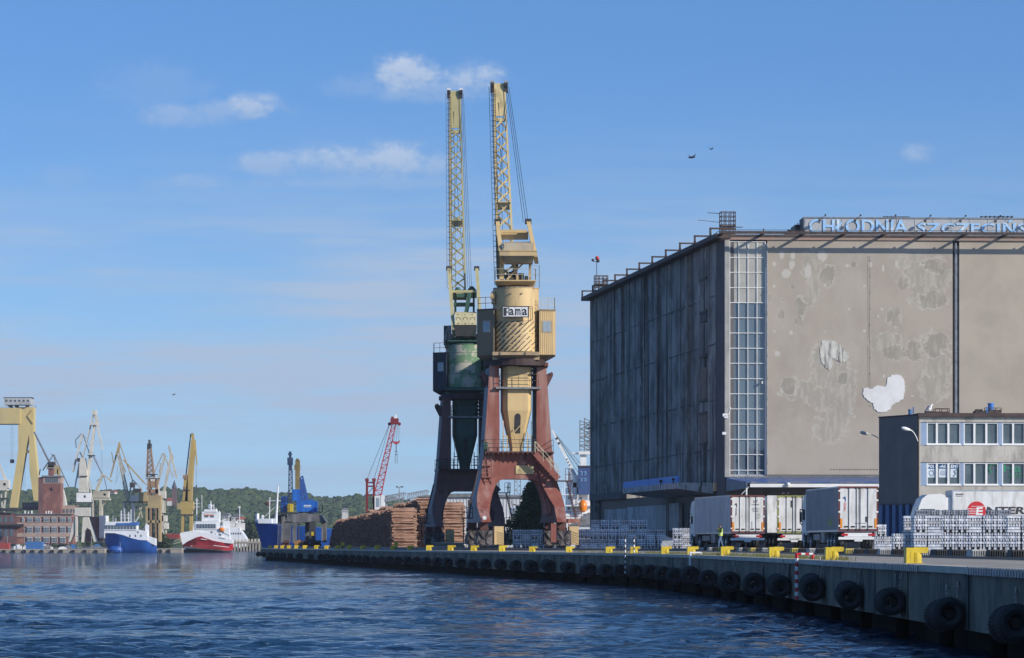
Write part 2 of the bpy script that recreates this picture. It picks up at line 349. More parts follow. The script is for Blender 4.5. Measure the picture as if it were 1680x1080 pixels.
# yard surface, one step up, behind the kerb line and over the far quay
KERB=[(17.6,60),(16.8,110),(15.3,210),(14.6,262)]
ya=KERB+[(13.2,268),(3.9,276),(-3.6,292)]; e=off_edge(2.4)
ya=KERB+[(9.0,274)]+[p for p in e if p[1]>285]
ya=[(18.4,20)]+ya
yard=MB(); nn=len(ya)
yard.add([(x,y,ZY) for x,y in ya]+[(400,y,ZY) for x,y in ya],[(i,i+nn,i+nn+1,i+1) for i in range(nn-1)])
yard.add([(x,y,ZY) for x,y in ya]+[(x,y,ZD-.1) for x,y in ya],[(i,i+1,i+nn+1,i+nn) for i in range(nn-1)])
o=yard.build('yard',mat('yard asphalt',(.19,.185,.175),(.12,.115,.11),rough=.9,ns=.3,bump=.2,streak=(.28,.27,.25),sk=.2,zs=1)); tag(o,kind='structure')
# land further back, so nothing floats
o=MB().add([(-38,524,1.5),(900,524,1.5),(1200,5200,1.5),(150,2400,1.5),(-10,800,1.5)],[(0,1,2,3,4)]).build('ground',mat('far ground',(.2,.2,.16),(.12,.14,.08),ns=.05)); tag(o,kind='structure')
# crane rails
def railset(pts,name,label):
    s=MB()
    for a,b in zip(pts,pts[1:]):
        a=Vector(a); b=Vector(b); s.bar(a,b,1.0,.012,m=1); s.bar(a+Vector((0,0,.035)),b+Vector((0,0,.035)),.1,.06); s.bar(a+Vector((.45,0,.02)),b+Vector((.45,0,.02)),.08,.03)
    tag(s.build(name,[mat(name+' steel',(.09,.06,.045),(.16,.11,.08),rough=.5,metal=.4,ns=2),m_dark]),label,'rail')
railset([(13.6,20,ZD+.004),(14.9,98,ZD+.004),(13.9,205,ZD+.004),(13.3,250,ZD+.004)],'crane_rail','dark rusty rail set in the quay deck in front of the kerb blocks')
# kerb blocks
kb=[mat('black kerb',(.03,.03,.03),(.07,.07,.065),ns=3,rough=.8),mat('white kerb',(.5,.49,.45),(.28,.27,.25),ns=4,rough=.85),mat('yellow kerb',(.6,.47,.08),(.33,.29,.18),ns=5,rough=.8)]
def kerb_point(Y):
    for (x0,y0),(x1,y1) in zip(KERB,KERB[1:]):
        if y0<=Y<=y1: return x0+(x1-x0)*(Y-y0)/(y1-y0)
    return KERB[-1][0]
Y=84; i=0; meshes={}; kcount={}; where=''
while Y<258:
    far=Y>150
    c=[0,1,0,1,0,2][i%6] if far else [0,0,1][i%3]
    if c not in meshes:
        s=MB(); w=.32
        s.hexa([(-w,-.7,0),(w,-.7,0),(w,.7,0),(-w,.7,0),(-w+.06,-.55,.27),(w-.06,-.55,.27),(w-.06,.55,.27),(-w+.06,.55,.27)])
        for k in range(7): s.box(-w+.06+k*.08,-w+.09+k*.08,-.72,-.56,0,.23)
        o=s.build('kerb_block',kb[c]); meshes[c]=o.data
    else: o=bpy.data.objects.new('kerb_block',meshes[c]); COL.objects.link(o)
    o.location=(kerb_point(Y)-.42,Y,ZD+.004); o.rotation_euler.z=R(random.uniform(-4,4))
    px=840+F*o.location.x/Y
    where=('in front of the aluminium bundles' if px>1470 else 'in front of the dark office side wall' if px>1442 else 'in front of the nearest lorry' if px>1318 else 'in front of the middle lorry' if px>1256 else 'in front of the leftmost lorry')
    key=(c,where); kcount[key]=kcount.get(key,0)+1
    tag(o,'%s %s kerb block from the right %s'%(ORD[kcount[key]-1],('black','whitish','yellowish')[c],where),'kerb block','concrete kerb blocks along the yard edge')
    Y+=4.3*random.uniform(.9,1.1); i+=1
# ------------------------------------------------------------ tyre fenders
def fender():
    t=thing('tyre_fender','','fender')
    for k in range(5):
        s=MB(); y=k*.33; c=(-.42,y,0)
        s.torus(c,(0,1,0),.30,.135,22,8,squash=1.05)
        for j in range(30):
            a=2*math.pi*(j+.3*(k%2))/30; s.bar((c[0]+.43*math.cos(a),y-.1,.43*math.sin(a)),(c[0]+.43*math.cos(a),y+.1,.43*math.sin(a)),.035,.014)
        if k in (0,3): s.v=[Vector((v.x+random.uniform(-.0,.0)-.03,v.y,v.z*1.03)) for v in s.v]
        s.build('tyre',m_tyre,t,smooth=True)
    MB().tube((-.42,.12,0),(-.42,1.46,0),.12,10).build('core_pipe',mat('shade black pipe',(.018,.02,.018),(.03,.02,.018),ns=3),t)  # pipe coloured near black so the tyre hole reads as shaded
    for y0,y1 in ((.05,-.1),(1.2,1.35)):
        s=MB(); a=Vector((-.2,y0,.3)); b=Vector((-.03,y1+.9,.86)); n=9
        for k in range(n): s.torus(a.lerp(b,(k+.5)/n),((0,0,1) if k%2 else (1,0,0)),.04,.017,8,4)
        s.box(-.05,.0,b.y-.05,b.y+.05,b.z-.03,b.z+.06)
        s.build('chain',mat('rusty chain',(.30,.22,.17),(.45,.42,.38),ns=6,rough=.7),t)
    return t
m_tyre=mat('tyre rubber',(.016,.017,.018),(.035,.036,.038),rough=.75,ns=2,bump=.4,bs=12)
fx=[1659,1549,1456,1390,1330,1277,1236,1196,1160,1132,1107,1086,1066,1041,1017,994,966,932,900,872,845,821]
fx+=[400+v/4 for v in (1580,1498,1420,1335,1268,1195,1130,1070,1008,955,903,850,800,752,710,665,625,585,545,505,437,365,300,258,215,175,130,95)]
proto=None; nf=0; fcount={}
def near_what(px):
    if px>1600: return 'nearest of all at the right edge of the photo'
    return None
marks=['nearest at the right edge of the photo','below the nearest yellow bollard','next one left of the nearest bollard','below the second yellow bollard from the right','behind the red and white ladder','below the third yellow bollard from the right']
for i,px in enumerate(fx):
    p,h=on_edge(px,-.42)
    if p is not None: p=Vector((p.x,p.y))+Vector((math.cos(R(h)),math.sin(R(h))))*.42
    if p is None: continue
    loc=(p.x,p.y,(1.14 if i<6 else 1.08)+random.uniform(-.08,.05)); fs=(.73 if i<4 else .84)*random.uniform(.92,1.07)
    g='tyre roll fenders hanging on the quay wall'
    if i<6: lab='tyre fender on the quay wall, '+marks[i]
    else:
        w=('right of the white quay ladder' if px>1120 else 'between the white ladder and the striped posts' if px>1040 else 'left of the striped ladder posts' if px>930 else 'below the cream crane legs' if px>750 else 'below the green crane and log piles' if px>540 else 'below the blue crane at the quay end')
        fcount[w]=fcount.get(w,0)+1; lab='%s black tyre fender from the right %s'%(ORD[fcount[w]-1],w)
    if proto is None: proto=fender(); o=proto; o.location=loc; o.rotation_euler.z=R(h); o['label']=lab
    else: o=copy_tree(proto,loc,h+random.uniform(-3,3),lab)
    o['group']=g; o.scale=(fs,random.uniform(.75,1.05),fs); o.rotation_euler.x=R(random.uniform(-4,4))
# ------------------------------------------------------------ bollards
def bollard_mesh():
    s=MB(); n=16
    s.prism([(-.27,0),(-.05,0),(-.05,.44),(-.27,.45)],-.17,.17); s.prism([(-.055,.30),(.18,.29),(.36,.30),(.38,.33),(.38,.44),(.34,.46),(-.055,.46)],-.15,.15)
    s.cyl((.05,0),.165,0,.31,16); s.box(-.29,.24,-.2,.2,0,.02); s.box(-.15,-.13,-.178,-.17,.16,.32,0)
    return s
bm_=None; bcount={}
bx=[1500,1366,1271,1191,1135,1092,1041,1000,934,874,824,778,740,704,673,645,619,595,573,554,536,519,500,486,474,463,453,443]
names=['nearest, front of the big aluminium stack','second nearest, in front of the nearest lorry','third nearest, left of the red and white ladder','in front of the leftmost lorry','next to the white quay ladder','in front of the leftmost aluminium bundles beside the lorry cab','behind the striped ladder posts','in front of the shaded aluminium stacks','by the right foot of the yellow crane','under the arch of the yellow crane, right one','under the arch of the yellow crane, left one','in front of the left foot of the yellow crane']
for i,px in enumerate(bx):
    p,h=on_edge(px,.55)
    if p is None: continue
    if bm_ is None: o=bollard_mesh().build('bollard',m_yellow); bm_=o.data
    else: o=bpy.data.objects.new('bollard',bm_); COL.objects.link(o)
    o.location=(p.x,p.y,ZD); o.rotation_euler.z=R(h*.3+random.uniform(-8,8)); sx=.81 if i<10 else .93; o.scale=(sx,sx,sx*random.uniform(.95,1.05))
    if i<len(names): lab='yellow mooring bollard '+names[i]; g='yellow mooring bollards along the quay edge'
    else:
        w='in front of the log piles' if px>540 else 'at the far quay end by the blue crane'
        bcount[w]=bcount.get(w,0)+1; lab='%s small yellow bollard from the right %s'%(ORD[bcount[w]-1],w); g='yellow mooring bollards along the quay edge'
    tag(o,lab,'bollard',g)
for px,Y,w in ((562,372,'in front of the middle of the shaded log face'),(650,330,'in front of the lit corner of the log pile')):
    s=MB(); s.box(-.16,.16,-.12,.12,0,.62); s.box(-.2,.2,-.15,.15,.62,.9); s.box(-.1,.1,-.16,-.13,.2,.5,1)
    o=s.build('marker_post',[m_yellow,m_dark]); o.location=W(px,0,Y).xy.to_3d()+Vector((0,0,ZY-.3)); tag(o,'short yellow square headed post '+w,'marker post')
# ------------------------------------------------------------ quay ladders
m_stripe_r=mat('red band paint',(.6,.02,.02),ns=3,rough=.5); 
def hoop_ladder(px,label,cols,posts,top,bot=.75,loop=True):
    p,h=on_edge(px,0); t=thing('quay_ladder',label,'ladder',(p.x,p.y,0),h)
    for k,dy in enumerate((-.2,.2)):
        s=MB(); n=11
        for j in range(n):
            z0=bot+(ZD+top-bot)*j/n; z1=bot+(ZD+top-bot)*(j+1)/n; s.tube((-.13,dy,z0),(-.13,dy,z1),.035,8,j%2)
        if loop: 
            for j in range(4): s.tube((-.13+.12*j,dy,ZD+top),(-.13+.12*(j+1),dy,ZD+top),.035,8,j%2)
            s.tube((.35,dy,ZD),(.35,dy,ZD+top),.035,8,0)
        s.build('ladder_rail',cols,t)
    s=MB()
    z=bot+.1
    while z<ZD: s.tube((-.13,-.2,z),(-.13,.2,z),.016,6); z+=.28
    s.build('rungs',m_steel,t)
    return t
hoop_ladder(1314,'red and white striped hoop ladder on the quay edge left of the second nearest bollard',[m_stripe_r,m_white],2,.16)
hoop_ladder(1137,'plain white hoop ladder on the quay edge beside a bollard below the leftmost lorry',[m_white,m_white],2,.1)
p,h=on_edge(1036,0); t=thing('quay_ladder','tall ladder with two black and white striped posts at the bend of the quay','ladder',(p.x,p.y,0),0)
for dx in (-.26,.26):
    s=MB()
    for j in range(14): s.tube((dx*.9-.1,-.1,.9+j*.14),(dx*.9-.1,-.1,.9+(j+1)*.14),.035,8,j%2)
    s.build('ladder_rail',[m_white,m_dark],t)
s=MB()
for j in range(6): s.tube((-.33,-.1,.95+j*.25),(.13,-.1,.95+j*.25),.018,6)
s.build('rungs',m_steel,t)
# weeds along the coping: grass tufts
s=MB()
for k in range(420):
    px=random.choice([random.uniform(1060,1320),random.uniform(940,1400)]); d=random.uniform(.25,1.4); p,h=on_edge(px,d)
    if p is None: continue
    for j in range(7):
        a=random.uniform(0,6.28); l=random.uniform(.04,.16); b=Vector((p.x+random.uniform(-.1,.1),p.y+random.uniform(-.1,.1),ZD)); tip=b+Vector((math.cos(a)*l*.5,math.sin(a)*l*.5,l)); w=Vector((.012,0,0))
        s.add([b-w,b+w,tip],[(0,1,2)])
tag(s.build('grass',mat('weeds',(.09,.11,.03),(.2,.17,.06),ns=4)),'low weeds growing in the cracks along the quay edge','weeds',kind='stuff')
# ============================================================ COLD STORE
def frame(px0, Y0, ang):
    """plan frame at photo column px0, distance Y0, front running at ang degrees; gives u(px,off), z(px,py,off) on its front plane"""
    cx=(px0-840)/F*Y0; c=math.cos(R(ang)); s_=math.sin(R(ang))
    def u(px,off=0.0):
        k=(px-840)/F; ox=cx+off*s_; oy=Y0-off*c
        return (k*oy-ox)/(c-k*s_)
    def z(px,py,off=0.0):
        uu=u(px,off); y=Y0-off*c+uu*s_
        return HC+(H-py)/F*y-ZY
    return (cx,Y0),u,z
CB,fu,fz=frame(1189,282,2.7)
cs=thing('cold_store','huge windowless cold store block with grey ribbed side, patched beige front and tall corner glazing','building',(CB[0],CB[1],ZY))
MF=RZ(2.7); ML=RZ(7.66)
def lv(px): # distance along the left facade seen at column px
    k=(px-840)/F; s_=math.sin(R(7.66)); c=math.cos(R(7.66)); return (CB[0]-k*CB[1])/(k*c+s_)
def lz(px,py,off=0): return HC+(H-py)/F*(CB[1]+lv(px)*math.cos(R(7.66)))-ZY
ZT=25.95
m_plast=mat('beige render',(.385,.335,.275),(.335,.29,.24),rough=.9,ns=.22,amt=.8,bump=.12,bs=3,streak=(.40,.355,.30),sk=.25,zs=.6)
m_plast2=mat('beige render light',(.41,.36,.29),(.345,.30,.245),rough=.9,ns=.25,bump=.12,bs=3)
m_fascia=mat('reddish fascia',(.33,.21,.17),(.25,.22,.19),rough=.8,ns=.6)
m_rib=mat('weathered ribbed concrete',(.38,.36,.335),(.19,.185,.175),rough=.92,ns=.35,amt=.9,streak=(.045,.045,.045),sk=1.1,zs=.035,bump=.5,bs=3,rust=(.52,.50,.47),rusta=.62,spec=.2)
m_pil=mat('shade dark pilaster render',(.12,.115,.115),(.085,.08,.085),rough=.9,ns=.4,bump=.1)  # pilaster side darkened to hold its shade; also seams, sills and beam
m_grey=mat('light concrete',(.38,.37,.34),(.25,.25,.24),rough=.9,ns=.5,streak=(.2,.2,.19),sk=1,bump=.2)
m_dgrey=mat('grey render',(.17,.17,.17),(.12,.12,.12),rough=.9,ns=.6,bump=.1)
m_gut=mat('zinc gutter',(.3,.31,.32),(.18,.18,.19),rough=.4,metal=.5,ns=2)
m_rusty=mat('rusty dark steel',(.035,.028,.028),(.09,.055,.045),rough=.75,ns=2)
U1=60.0
# front wall, behind glazing etc
s=MB(MF); s.box(fu(1259),fu(1487),0,1.0,fz(1300,779),ZT); s.box(fu(1487)+.002,fu(1563),.03,1,fz(1500,779),ZT); s.build('front_wall',m_plast,cs)
MB(MF).box(fu(1574),U1,.05,1,4,ZT).build('front_wall',m_plast2,cs)
MB(MF).box(fu(1189),fu(1197),-.1,1.2,fz(1193,783),ZT).build('corner_strip',m_grey,cs)
MB(MF).box(fu(1197),U1,.25,1.2,0,fz(1300,779)).build('base_wall',m_dgrey,cs)
s=MB(MF); s.box(fu(1197)+.01,fu(1441)+6,-.04,.3,fz(1300,787),fz(1300,779.5)-.004)
for k in range(24): s.box(fu(1262)+k*.9,fu(1262)+k*.9+.03,-.06,-.02,fz(1300,786),fz(1300,780))
s.build('plinth_band',m_dgrey,cs)
# expansion joint
s=MB(MF); s.box(fu(1563),fu(1574),.3,.5,4,ZT); s.build('joint_recess',m_dark,cs)
s=MB(MF); s.tube((fu(1568),.1,4),(fu(1568),.1,ZT-.2),.1,10); s.tube((fu(1572),.2,4),(fu(1572),.2,ZT-.4),.07,8); s.build('rain_pipe',m_gut,cs)
# glazing of the stair tower
gx=[fu(p,.0) for p in (1197.5,1212,1227,1242,1256)]; rows=[396.5,422.5,447,472,496.7,521.5,546.5,571.5,596.2,621.5,646.3,671,696,721,746,771.6,779.5]
gz=[fz(1226,r) for r in rows]
m_pane_g=mat('grey panel glass',(.40,.385,.34),(.33,.32,.29),rough=.25,ns=.7,spec=.4)
m_pane_b=glass_mat('sky glass',(.10,.13,.16),.03,.10)
g=MB(MF).box(gx[0],gx[-1],.1,.3,gz[4],gz[0]).build('upper_glazing',m_pane_g,cs)
for r in range(4,16):
    for c in range(4):
        ms=MB(); w=gx[c+1]-gx[c]; h=gz[r]-gz[r+1]; tilt=random.uniform(-.008,.008); t2=random.uniform(-.006,.006)
        ms.M=MF@Matrix.Translation((gx[c],.16,gz[r+1])); ms.add([(0,tilt,0),(w,tilt*.2+t2,0),(w,t2,h),(0,0,h)],[(0,1,2,3)])
        ms.build('window_pane',m_pane_b,cs)
MB(MF).box(gx[0],gx[-1],.22,.4,gz[-1],gz[4]-.002).build('glazing_back',m_dark,cs)
s=MB(MF)
for x in gx[:-1]: s.box(x-.024,x+.024,.02,.2,gz[-1],gz[0])
for r,z in enumerate(gz): s.box(gx[0],gx[-1],.035,.18,z-.026,z+.026)
s.box(gx[-1]-.06,gx[-1]+.01,-.02,.3,gz[-1]-.1,gz[0]); s.box(gx[0]-.02,gx[-1],-.04,.3,gz[-1]-.12,gz[-1]-.04)
s.build('window_frame',m_white,cs)
s=MB(MF)
for r in (11,13,5,15): s.box(gx[0],gx[-1],.19,.215,gz[r]-.55,gz[r]-.15)
s.build('floor_slab',m_grey,cs)
s=MB(MF); s.tube((fu(1258,.12),-.12,fz(1258,779)),(fu(1258,.12),-.12,ZT-.3),.07,10)
for k in range(12): s.box(fu(1258,.12)-.1,fu(1258,.12)+.1,-.2,0,3.5+k*1.8,3.58+k*1.8)
s.build('rain_pipe',m_gut,cs)
# roof, fascia and the cradle rail around it
s=MB(); c0=Vector((0,0)); 
s.M=MF; s.box(fu(1189)-.3,U1,-.12,1.5,ZT,ZT+.2); s.build('fascia',m_fascia,cs)
s=MB(MF); s.box(fu(1189)-.6,U1,-1.78,-1.58,ZT+.36,ZT+.58); s.box(fu(1189)-.6,U1,-1.7,-1.65,ZT+.66,ZT+.70); s.box(fu(1189)-.6,U1,-.1,2,ZT+.22,ZT+.40); 
for k in range(20):
    u=fu(1315)+(k-2)*3.42
    s.box(u-.09,u+.09,-1.6,0,ZT+.34,ZT+.50); s.box(u-.05,u+.05,-1.72,-1.62,ZT+.6,ZT+.8)
s.build('cradle_rail',m_rusty,cs)
MB(MF).box(fu(1189)-.2,U1,0,30,ZT+.205,ZT+.47).build('roof',m_dgrey,cs)
# left facade: ribbed panels
D=lv(968); s=MB(ML); prof=[]; v=3.9
joints=[lv(p) for p in (1131,1080,1059,1021)]
prof.append((0.25,3.7)); 
nxt=0
while v<D-.2:
    w=random.choice((.5,.65,.8,1.1)); d=random.choice((0,.04,.10)); g_=.14
    if any(abs(v-j)<.9 for j in joints): prof += [(d,v),(.55,v+.05),(.55,v+.45),(d,v+.5)]; v+=.5; continue
    prof += [(d,v),(d,v+w),(d+.13,v+w+.05),(d+.13,v+w+g_)]; v+=w+g_+.05
prof.append((0,D))
n=len(prof); z0=lz(968,838)-.2; z0=5.6
s.add([(x,y,z0) for x,y in prof]+[(x,y,ZT+.2) for x,y in prof],[(i+1,i,i+n,i+1+n) for i in range(n-1)])
s.add([(0,D,0),(30,D,0),(30,D,ZT+.2),(0,D,ZT+.2)],[(0,1,2,3)])
s.build('side_wall',m_rib,cs)
MB(ML).box(.02,.8,.0,3.72,0,ZT+.1).build('corner_pilaster',m_pil,cs)
# horizontal seams and floor stains
s=MB(ML)
for z in (8.4,12.6,17.4,21.5):
    y=4.0
    while y<D-3:
        l=random.uniform(1,6); s.box(-.02,.06,y,y+l,z+random.uniform(-.05,.05),z+.09); y+=l+random.uniform(.3,3)
s.build('floor_seam',m_pil,cs)
# narrow windows near the corner
m_brick=mat('bricked up opening',(.26,.19,.15),(.14,.11,.10),rough=.9,ns=1.5,bump=.4)
for (py0,py1,k) in ((404,456,0),(458,510,0),(512,528,1),(531,582,0),(604,655,2),(660,676,0),(678,726,2)):
    a=lv(1160.5); b=lv(1150.5)
    z1=lz(1155,py0); z0=lz(1155,py1); f=MB(ML); f.box(-.10,.3,a,b,z0,z1); f.build('wall_panel',[m_rib,m_pil,m_brick][k],cs)
    if k!=1: MB(ML).box(-.2,.1,a-.05,b+.05,z0-.22,z0-.05).build('sill',m_pil,cs)
# left eave with outriggers
s=MB(ML); s.box(-.85,.5,-.3,D+.7,ZT+.12,ZT+.5); s.build('eave',m_rusty,cs)
nfr=11
for k in range(nfr):
    y=D+.2-(D-2.0)*k/(nfr-1); s=MB(ML)
    s.box(-.88,-.72,y-.07,y+.07,ZT+.5,ZT+1.2); s.box(-.88,1.3,y-.07,y+.07,ZT+1.08,ZT+1.22); s.box(-.8,-.74,y-.3,y+.3,ZT+.6,ZT+.7)
    s.build('outrigger_frame',m_rusty,cs)
# ground floor of the left side
zc1=5.62
MB(ML).box(-.05,.5,lv(1020),D,4.9,zc1).build('beam',m_pil,cs)
MB(ML).box(.5,1,3.75,D,0,4.9).build('base_wall',m_dark,cs)
for a,b,z in ((1112,1093,4.1),(1091,1027,4.0),(1026,1005,3.9),(1004,991,3.9)):
    s=MB(ML); ya,yb=lv(a),lv(b); s.box(.1,.4,ya,yb,1.6,z)
    k=ya
    while k<yb: s.box(.06,.1,k,k+.12,1.6,z); k+=.8
    s.build('sheet_door',mat('pale sheet door',(.58,.58,.56),(.44,.45,.45),rough=.7,ns=1,streak=(.16,.18,.2),sk=2),cs)
for p in (975,1095): MB(ML).box(-.04,.5,lv(p)-.4,lv(p)+.4,0,4.9).build('pier',m_rib,cs)
# concrete side canopy with blue board
ya,yb=lv(1172),lv(1172)+28
yb=33; s=MB(ML); z1=lz(1172,792); z0=z1-.5
s.hexa([(-3.15,5,z0),(0,5,z1-.95),(0,yb,z1-.95),(-3.15,yb,z0),(-3.15,5,z1),(0,5,z1),(0,yb,z1),(-3.15,yb,z1)])
s.build('side_canopy',mat('stained white canopy concrete',(.58,.56,.54),(.42,.40,.39),rough=.9,ns=.8,streak=(.06,.06,.065),sk=3,zs=.3,bump=.2),cs)
MB(ML).box(-3.1,-2.98,5.05,yb,z1+.005,z1+.58).build('blue_board',mat('blue board',(.02,.26,.75),(.018,.20,.62),rough=.5,ns=1),cs)
s=MB(ML); s.tube((-3.3,12,z1-.1),(-3.3,12,z1+.25),.05); s.blob((-3.3,12,z1+.25),.16); s.tube((-3.3,6,z1-.1),(-3.3,6,z1+.3),.05); s.blob((-3.3,6,z1+.3),.14)
s.build('canopy_lamp',m_dark,cs)
# front loading canopy, blue roof
OF=8.5; a0=fu(1191); a1=fu(1441)+8; bl=fu(1225,OF)
s=MB(MF); zr=fz(1191,785); zf=fz(1300,791,OF)
s.hexa([(bl,-OF,zf-.06),(a1,-OF,zf-.06),(a1,.0,zr-.1),(a0,0,zr-.1),(bl,-OF,zf),(a1,-OF,zf),(a1,0,zr+.05),(a0,0,zr+.05)])
for k in range(60):
    x=bl+k*.45
    if x<a1: s.bar((x,-OF,zf+.015),(x,0,zr+.06),.05,.04)
s.build('canopy_roof',mat('blue sheet roof',(.06,.13,.33),(.09,.17,.4),rough=.45,ns=1.2,streak=(.3,.3,.32),sk=1.1,zs=1),cs)
s=MB(MF); s.hexa([(bl,-OF,zf-.5),(bl+.05,-OF,zf-.5),(a0+.05,0,zr-1.1),(a0,0,zr-1.1),(bl,-OF,zf-.07),(bl+.05,-OF,zf-.07),(a0+.05,0,zr-.12),(a0,0,zr-.12)])
s.build('canopy_side',mat('blue grey sheet',(.22,.27,.31),ns=1),cs)
MB(MF).box(bl+.3,a1,-OF+.1,-OF+.35,zf-.42,zf-.12).build('canopy_beam',m_white,cs)
s=MB(MF)
for k in (0,):
    x=bl+k; s.tube((x,-OF+.2,zf-1.3),(x,-OF+.2,zf-.4),.07)
    s.tube((x-.4,-OF+.2,zf-1.0),(x+.3,-OF+.2,zf-.3),.03)
s.build('down_pipe',m_white,cs)
for p in (1296,1292,1293):
    s=MB(MF); x=fu(p,OF); s.blob((x,-OF-.05,zf-.2),.18)
s.build('camera_dome',m_white,cs)
s=MB(MF); s.box(fu(1284,OF),fu(1289,OF),-OF+.6,-OF+.8,zf-1.0,zf-.7); s.box(fu(1293,OF),fu(1296,OF),-OF+.6,-OF+.8,zf-1.0,zf-.6); s.build('canopy_speaker',m_dark,cs)
# white lamps on corner
s=MB(MF)
for (px,py,r) in ((1189,681,.22),(1191,684,.2),(1188,711,.2)):
    x=fu(px,.3); z=fz(px,py,.3); MB(MF).box(x-r*.8,x+r*.8,-.5,-.15,z-r*.6,z+r*.5).build('security_camera',m_white,cs)
s.line([(fu(1191,.2),-.2,fz(1191,681)),(fu(1196,.2),-.15,fz(1191,679)),(fu(1199,.2),-.1,fz(1191,668))],.03)
s.build('camera_cable',m_white,cs)
s=MB(MF); s.box(fu(1249),fu(1253),-.4,.0,fz(1250,404.5),fz(1250,402.5)); s.box(fu(1249),fu(1251),-.3,.0,fz(1250,630),fz(1250,626)); s.build('wall_light',m_white,cs)
# hanging cable with clips
s=MB(MF)
for px in (1424,1427):
    pts=[(fu(px)+random.uniform(-.04,.04),-.01,fz(px,420+k*30)) for k in range(9)]; s.line(pts,.006,4)
s.build('cable',m_dark,cs)
s=MB(MF)
for k in range(10):
    x=fu(1427); z=fz(1427,428+k*26.5); s.box(x-.02,x+.05,-.04,0,z,z+.05)
s.build('cable_clip',m_dark,cs)
# render patches: proud repairs with ragged edges
def ragged(cx,cz,rx,rz,n=30,rough=.22,seed=0):
    rr=random.Random(seed); ph=[rr.uniform(0,6.28) for _ in range(6)]; am=[rr.uniform(.3,1)/(k+1.2) for k in range(6)]
    out=[]
    for i in range(n):
        t=2*math.pi*i/n; k=1+rough*sum(am[j]*math.sin((j+2)*t+ph[j]) for j in range(6))+rr.uniform(-.03,.03); out.append((cx+rx*k*math.cos(t),cz+rz*k*math.sin(t)))
    return out
m_pr_=mat('pale patch rim',(.50,.47,.41),(.36,.32,.27),rough=.95,ns=1.8,bump=.3,lo=.38,hi=.56)
m_pg=mat('grey green patch',(.33,.31,.26),(.27,.255,.215),rough=.95,ns=1.1,bump=.3,streak=(.42,.40,.35),sk=1.6,zs=.5)
m_pd=mat('dark patch',(.25,.235,.20),(.30,.28,.24),rough=.95,ns=1.6,bump=.3)
m_pw=mat('white plaster',(.70,.69,.67),(.60,.59,.57),rough=.9,ns=1,bump=.15)
m_prb=mat('ribbed old plaster',(.58,.56,.50),(.42,.40,.36),rough=.9,ns=2,streak=(.14,.13,.12),sk=5,zs=.1,bump=.5)
PATCHES=[(1336,425,14,14,'g',.1),(1350,420,8,8,'r',0),(1326,445,6,12,'r',0),(1500,420,10,8,'g',.1),(1545,455,14,24,'g',.1),(1478,430,8,8,'g',0),(1545,610,12,40,'g',.1),(1345,620,16,18,'g',.1),(1390,635,14,18,'g',.1),(1300,648,20,10,'g',.1),(1333,440,15,28,'g',.1),(1358,452,12,16,'d',.12),(1335,470,10,32,'g',0),(1313,505,10,17,'d',.05),(1322,495,14,10,'g',.05),(1310,525,8,8,'d',.1),
          (1282,517,6,9,'d',.13),(1284,493,3.5,4,'d',0),(1290,449,8,7,'r',0),(1299,435,5,8,'r',0),(1283,418,4,7,'r',0),(1301,420,4,7,'r',0),(1270,433,3,4,'r',0),(1301,470,4,4,'d',.1),
          (1402,434,6,6,'d',.12),(1390,436,3,3,'r',0),(1270,470,3,3,'r',0),(1353,469,2,2,'r',0),(1418,469,2,2,'r',0),(1393,507,2,2,'r',0),(1447,507,3,2,'r',0),(1449,440,2,6,'r',0),(1471,433,2,5,'r',0),(1428,434,3,5,'r',0),
          (1441,519,1.5,3,'r',0),(1298,546,3,4,'r',0),(1271,544,2,2,'r',0),(1354,544,1.5,1.5,'r',0),(1418,543,2.5,2.5,'r',0),(1275,580,5,5,'r',0),(1262,490,5,10,'g',0),
          (1503,452,28,20,'g',.12),(1535,435,20,14,'d',.04),(1515,482,26,22,'g',.1),(1530,492,26,14,'d',.06),(1482,462,10,12,'d',.12),
          (1467,522,12,15,'d',.12),(1455,560,28,14,'g',.08),(1470,578,20,14,'d',0),(1500,575,16,16,'d',.08),(1535,565,24,20,'d',.1),(1538,600,22,26,'g',.06),(1532,635,24,24,'g',.08),
          (1350,590,20,28,'g',.14),(1372,620,28,34,'g',.1),(1356,650,36,24,'g',.08),(1385,655,16,22,'g',.06),(1372,690,26,28,'g',.06),(1295,632,14,16,'d',.05),(1318,640,24,14,'g',.03),(1382,622,8,12,'d',0),
          (1450,617,2,3,'r',0),(1497,650,3,2,'r',0),(1360,708,22,18,'g',.05)]

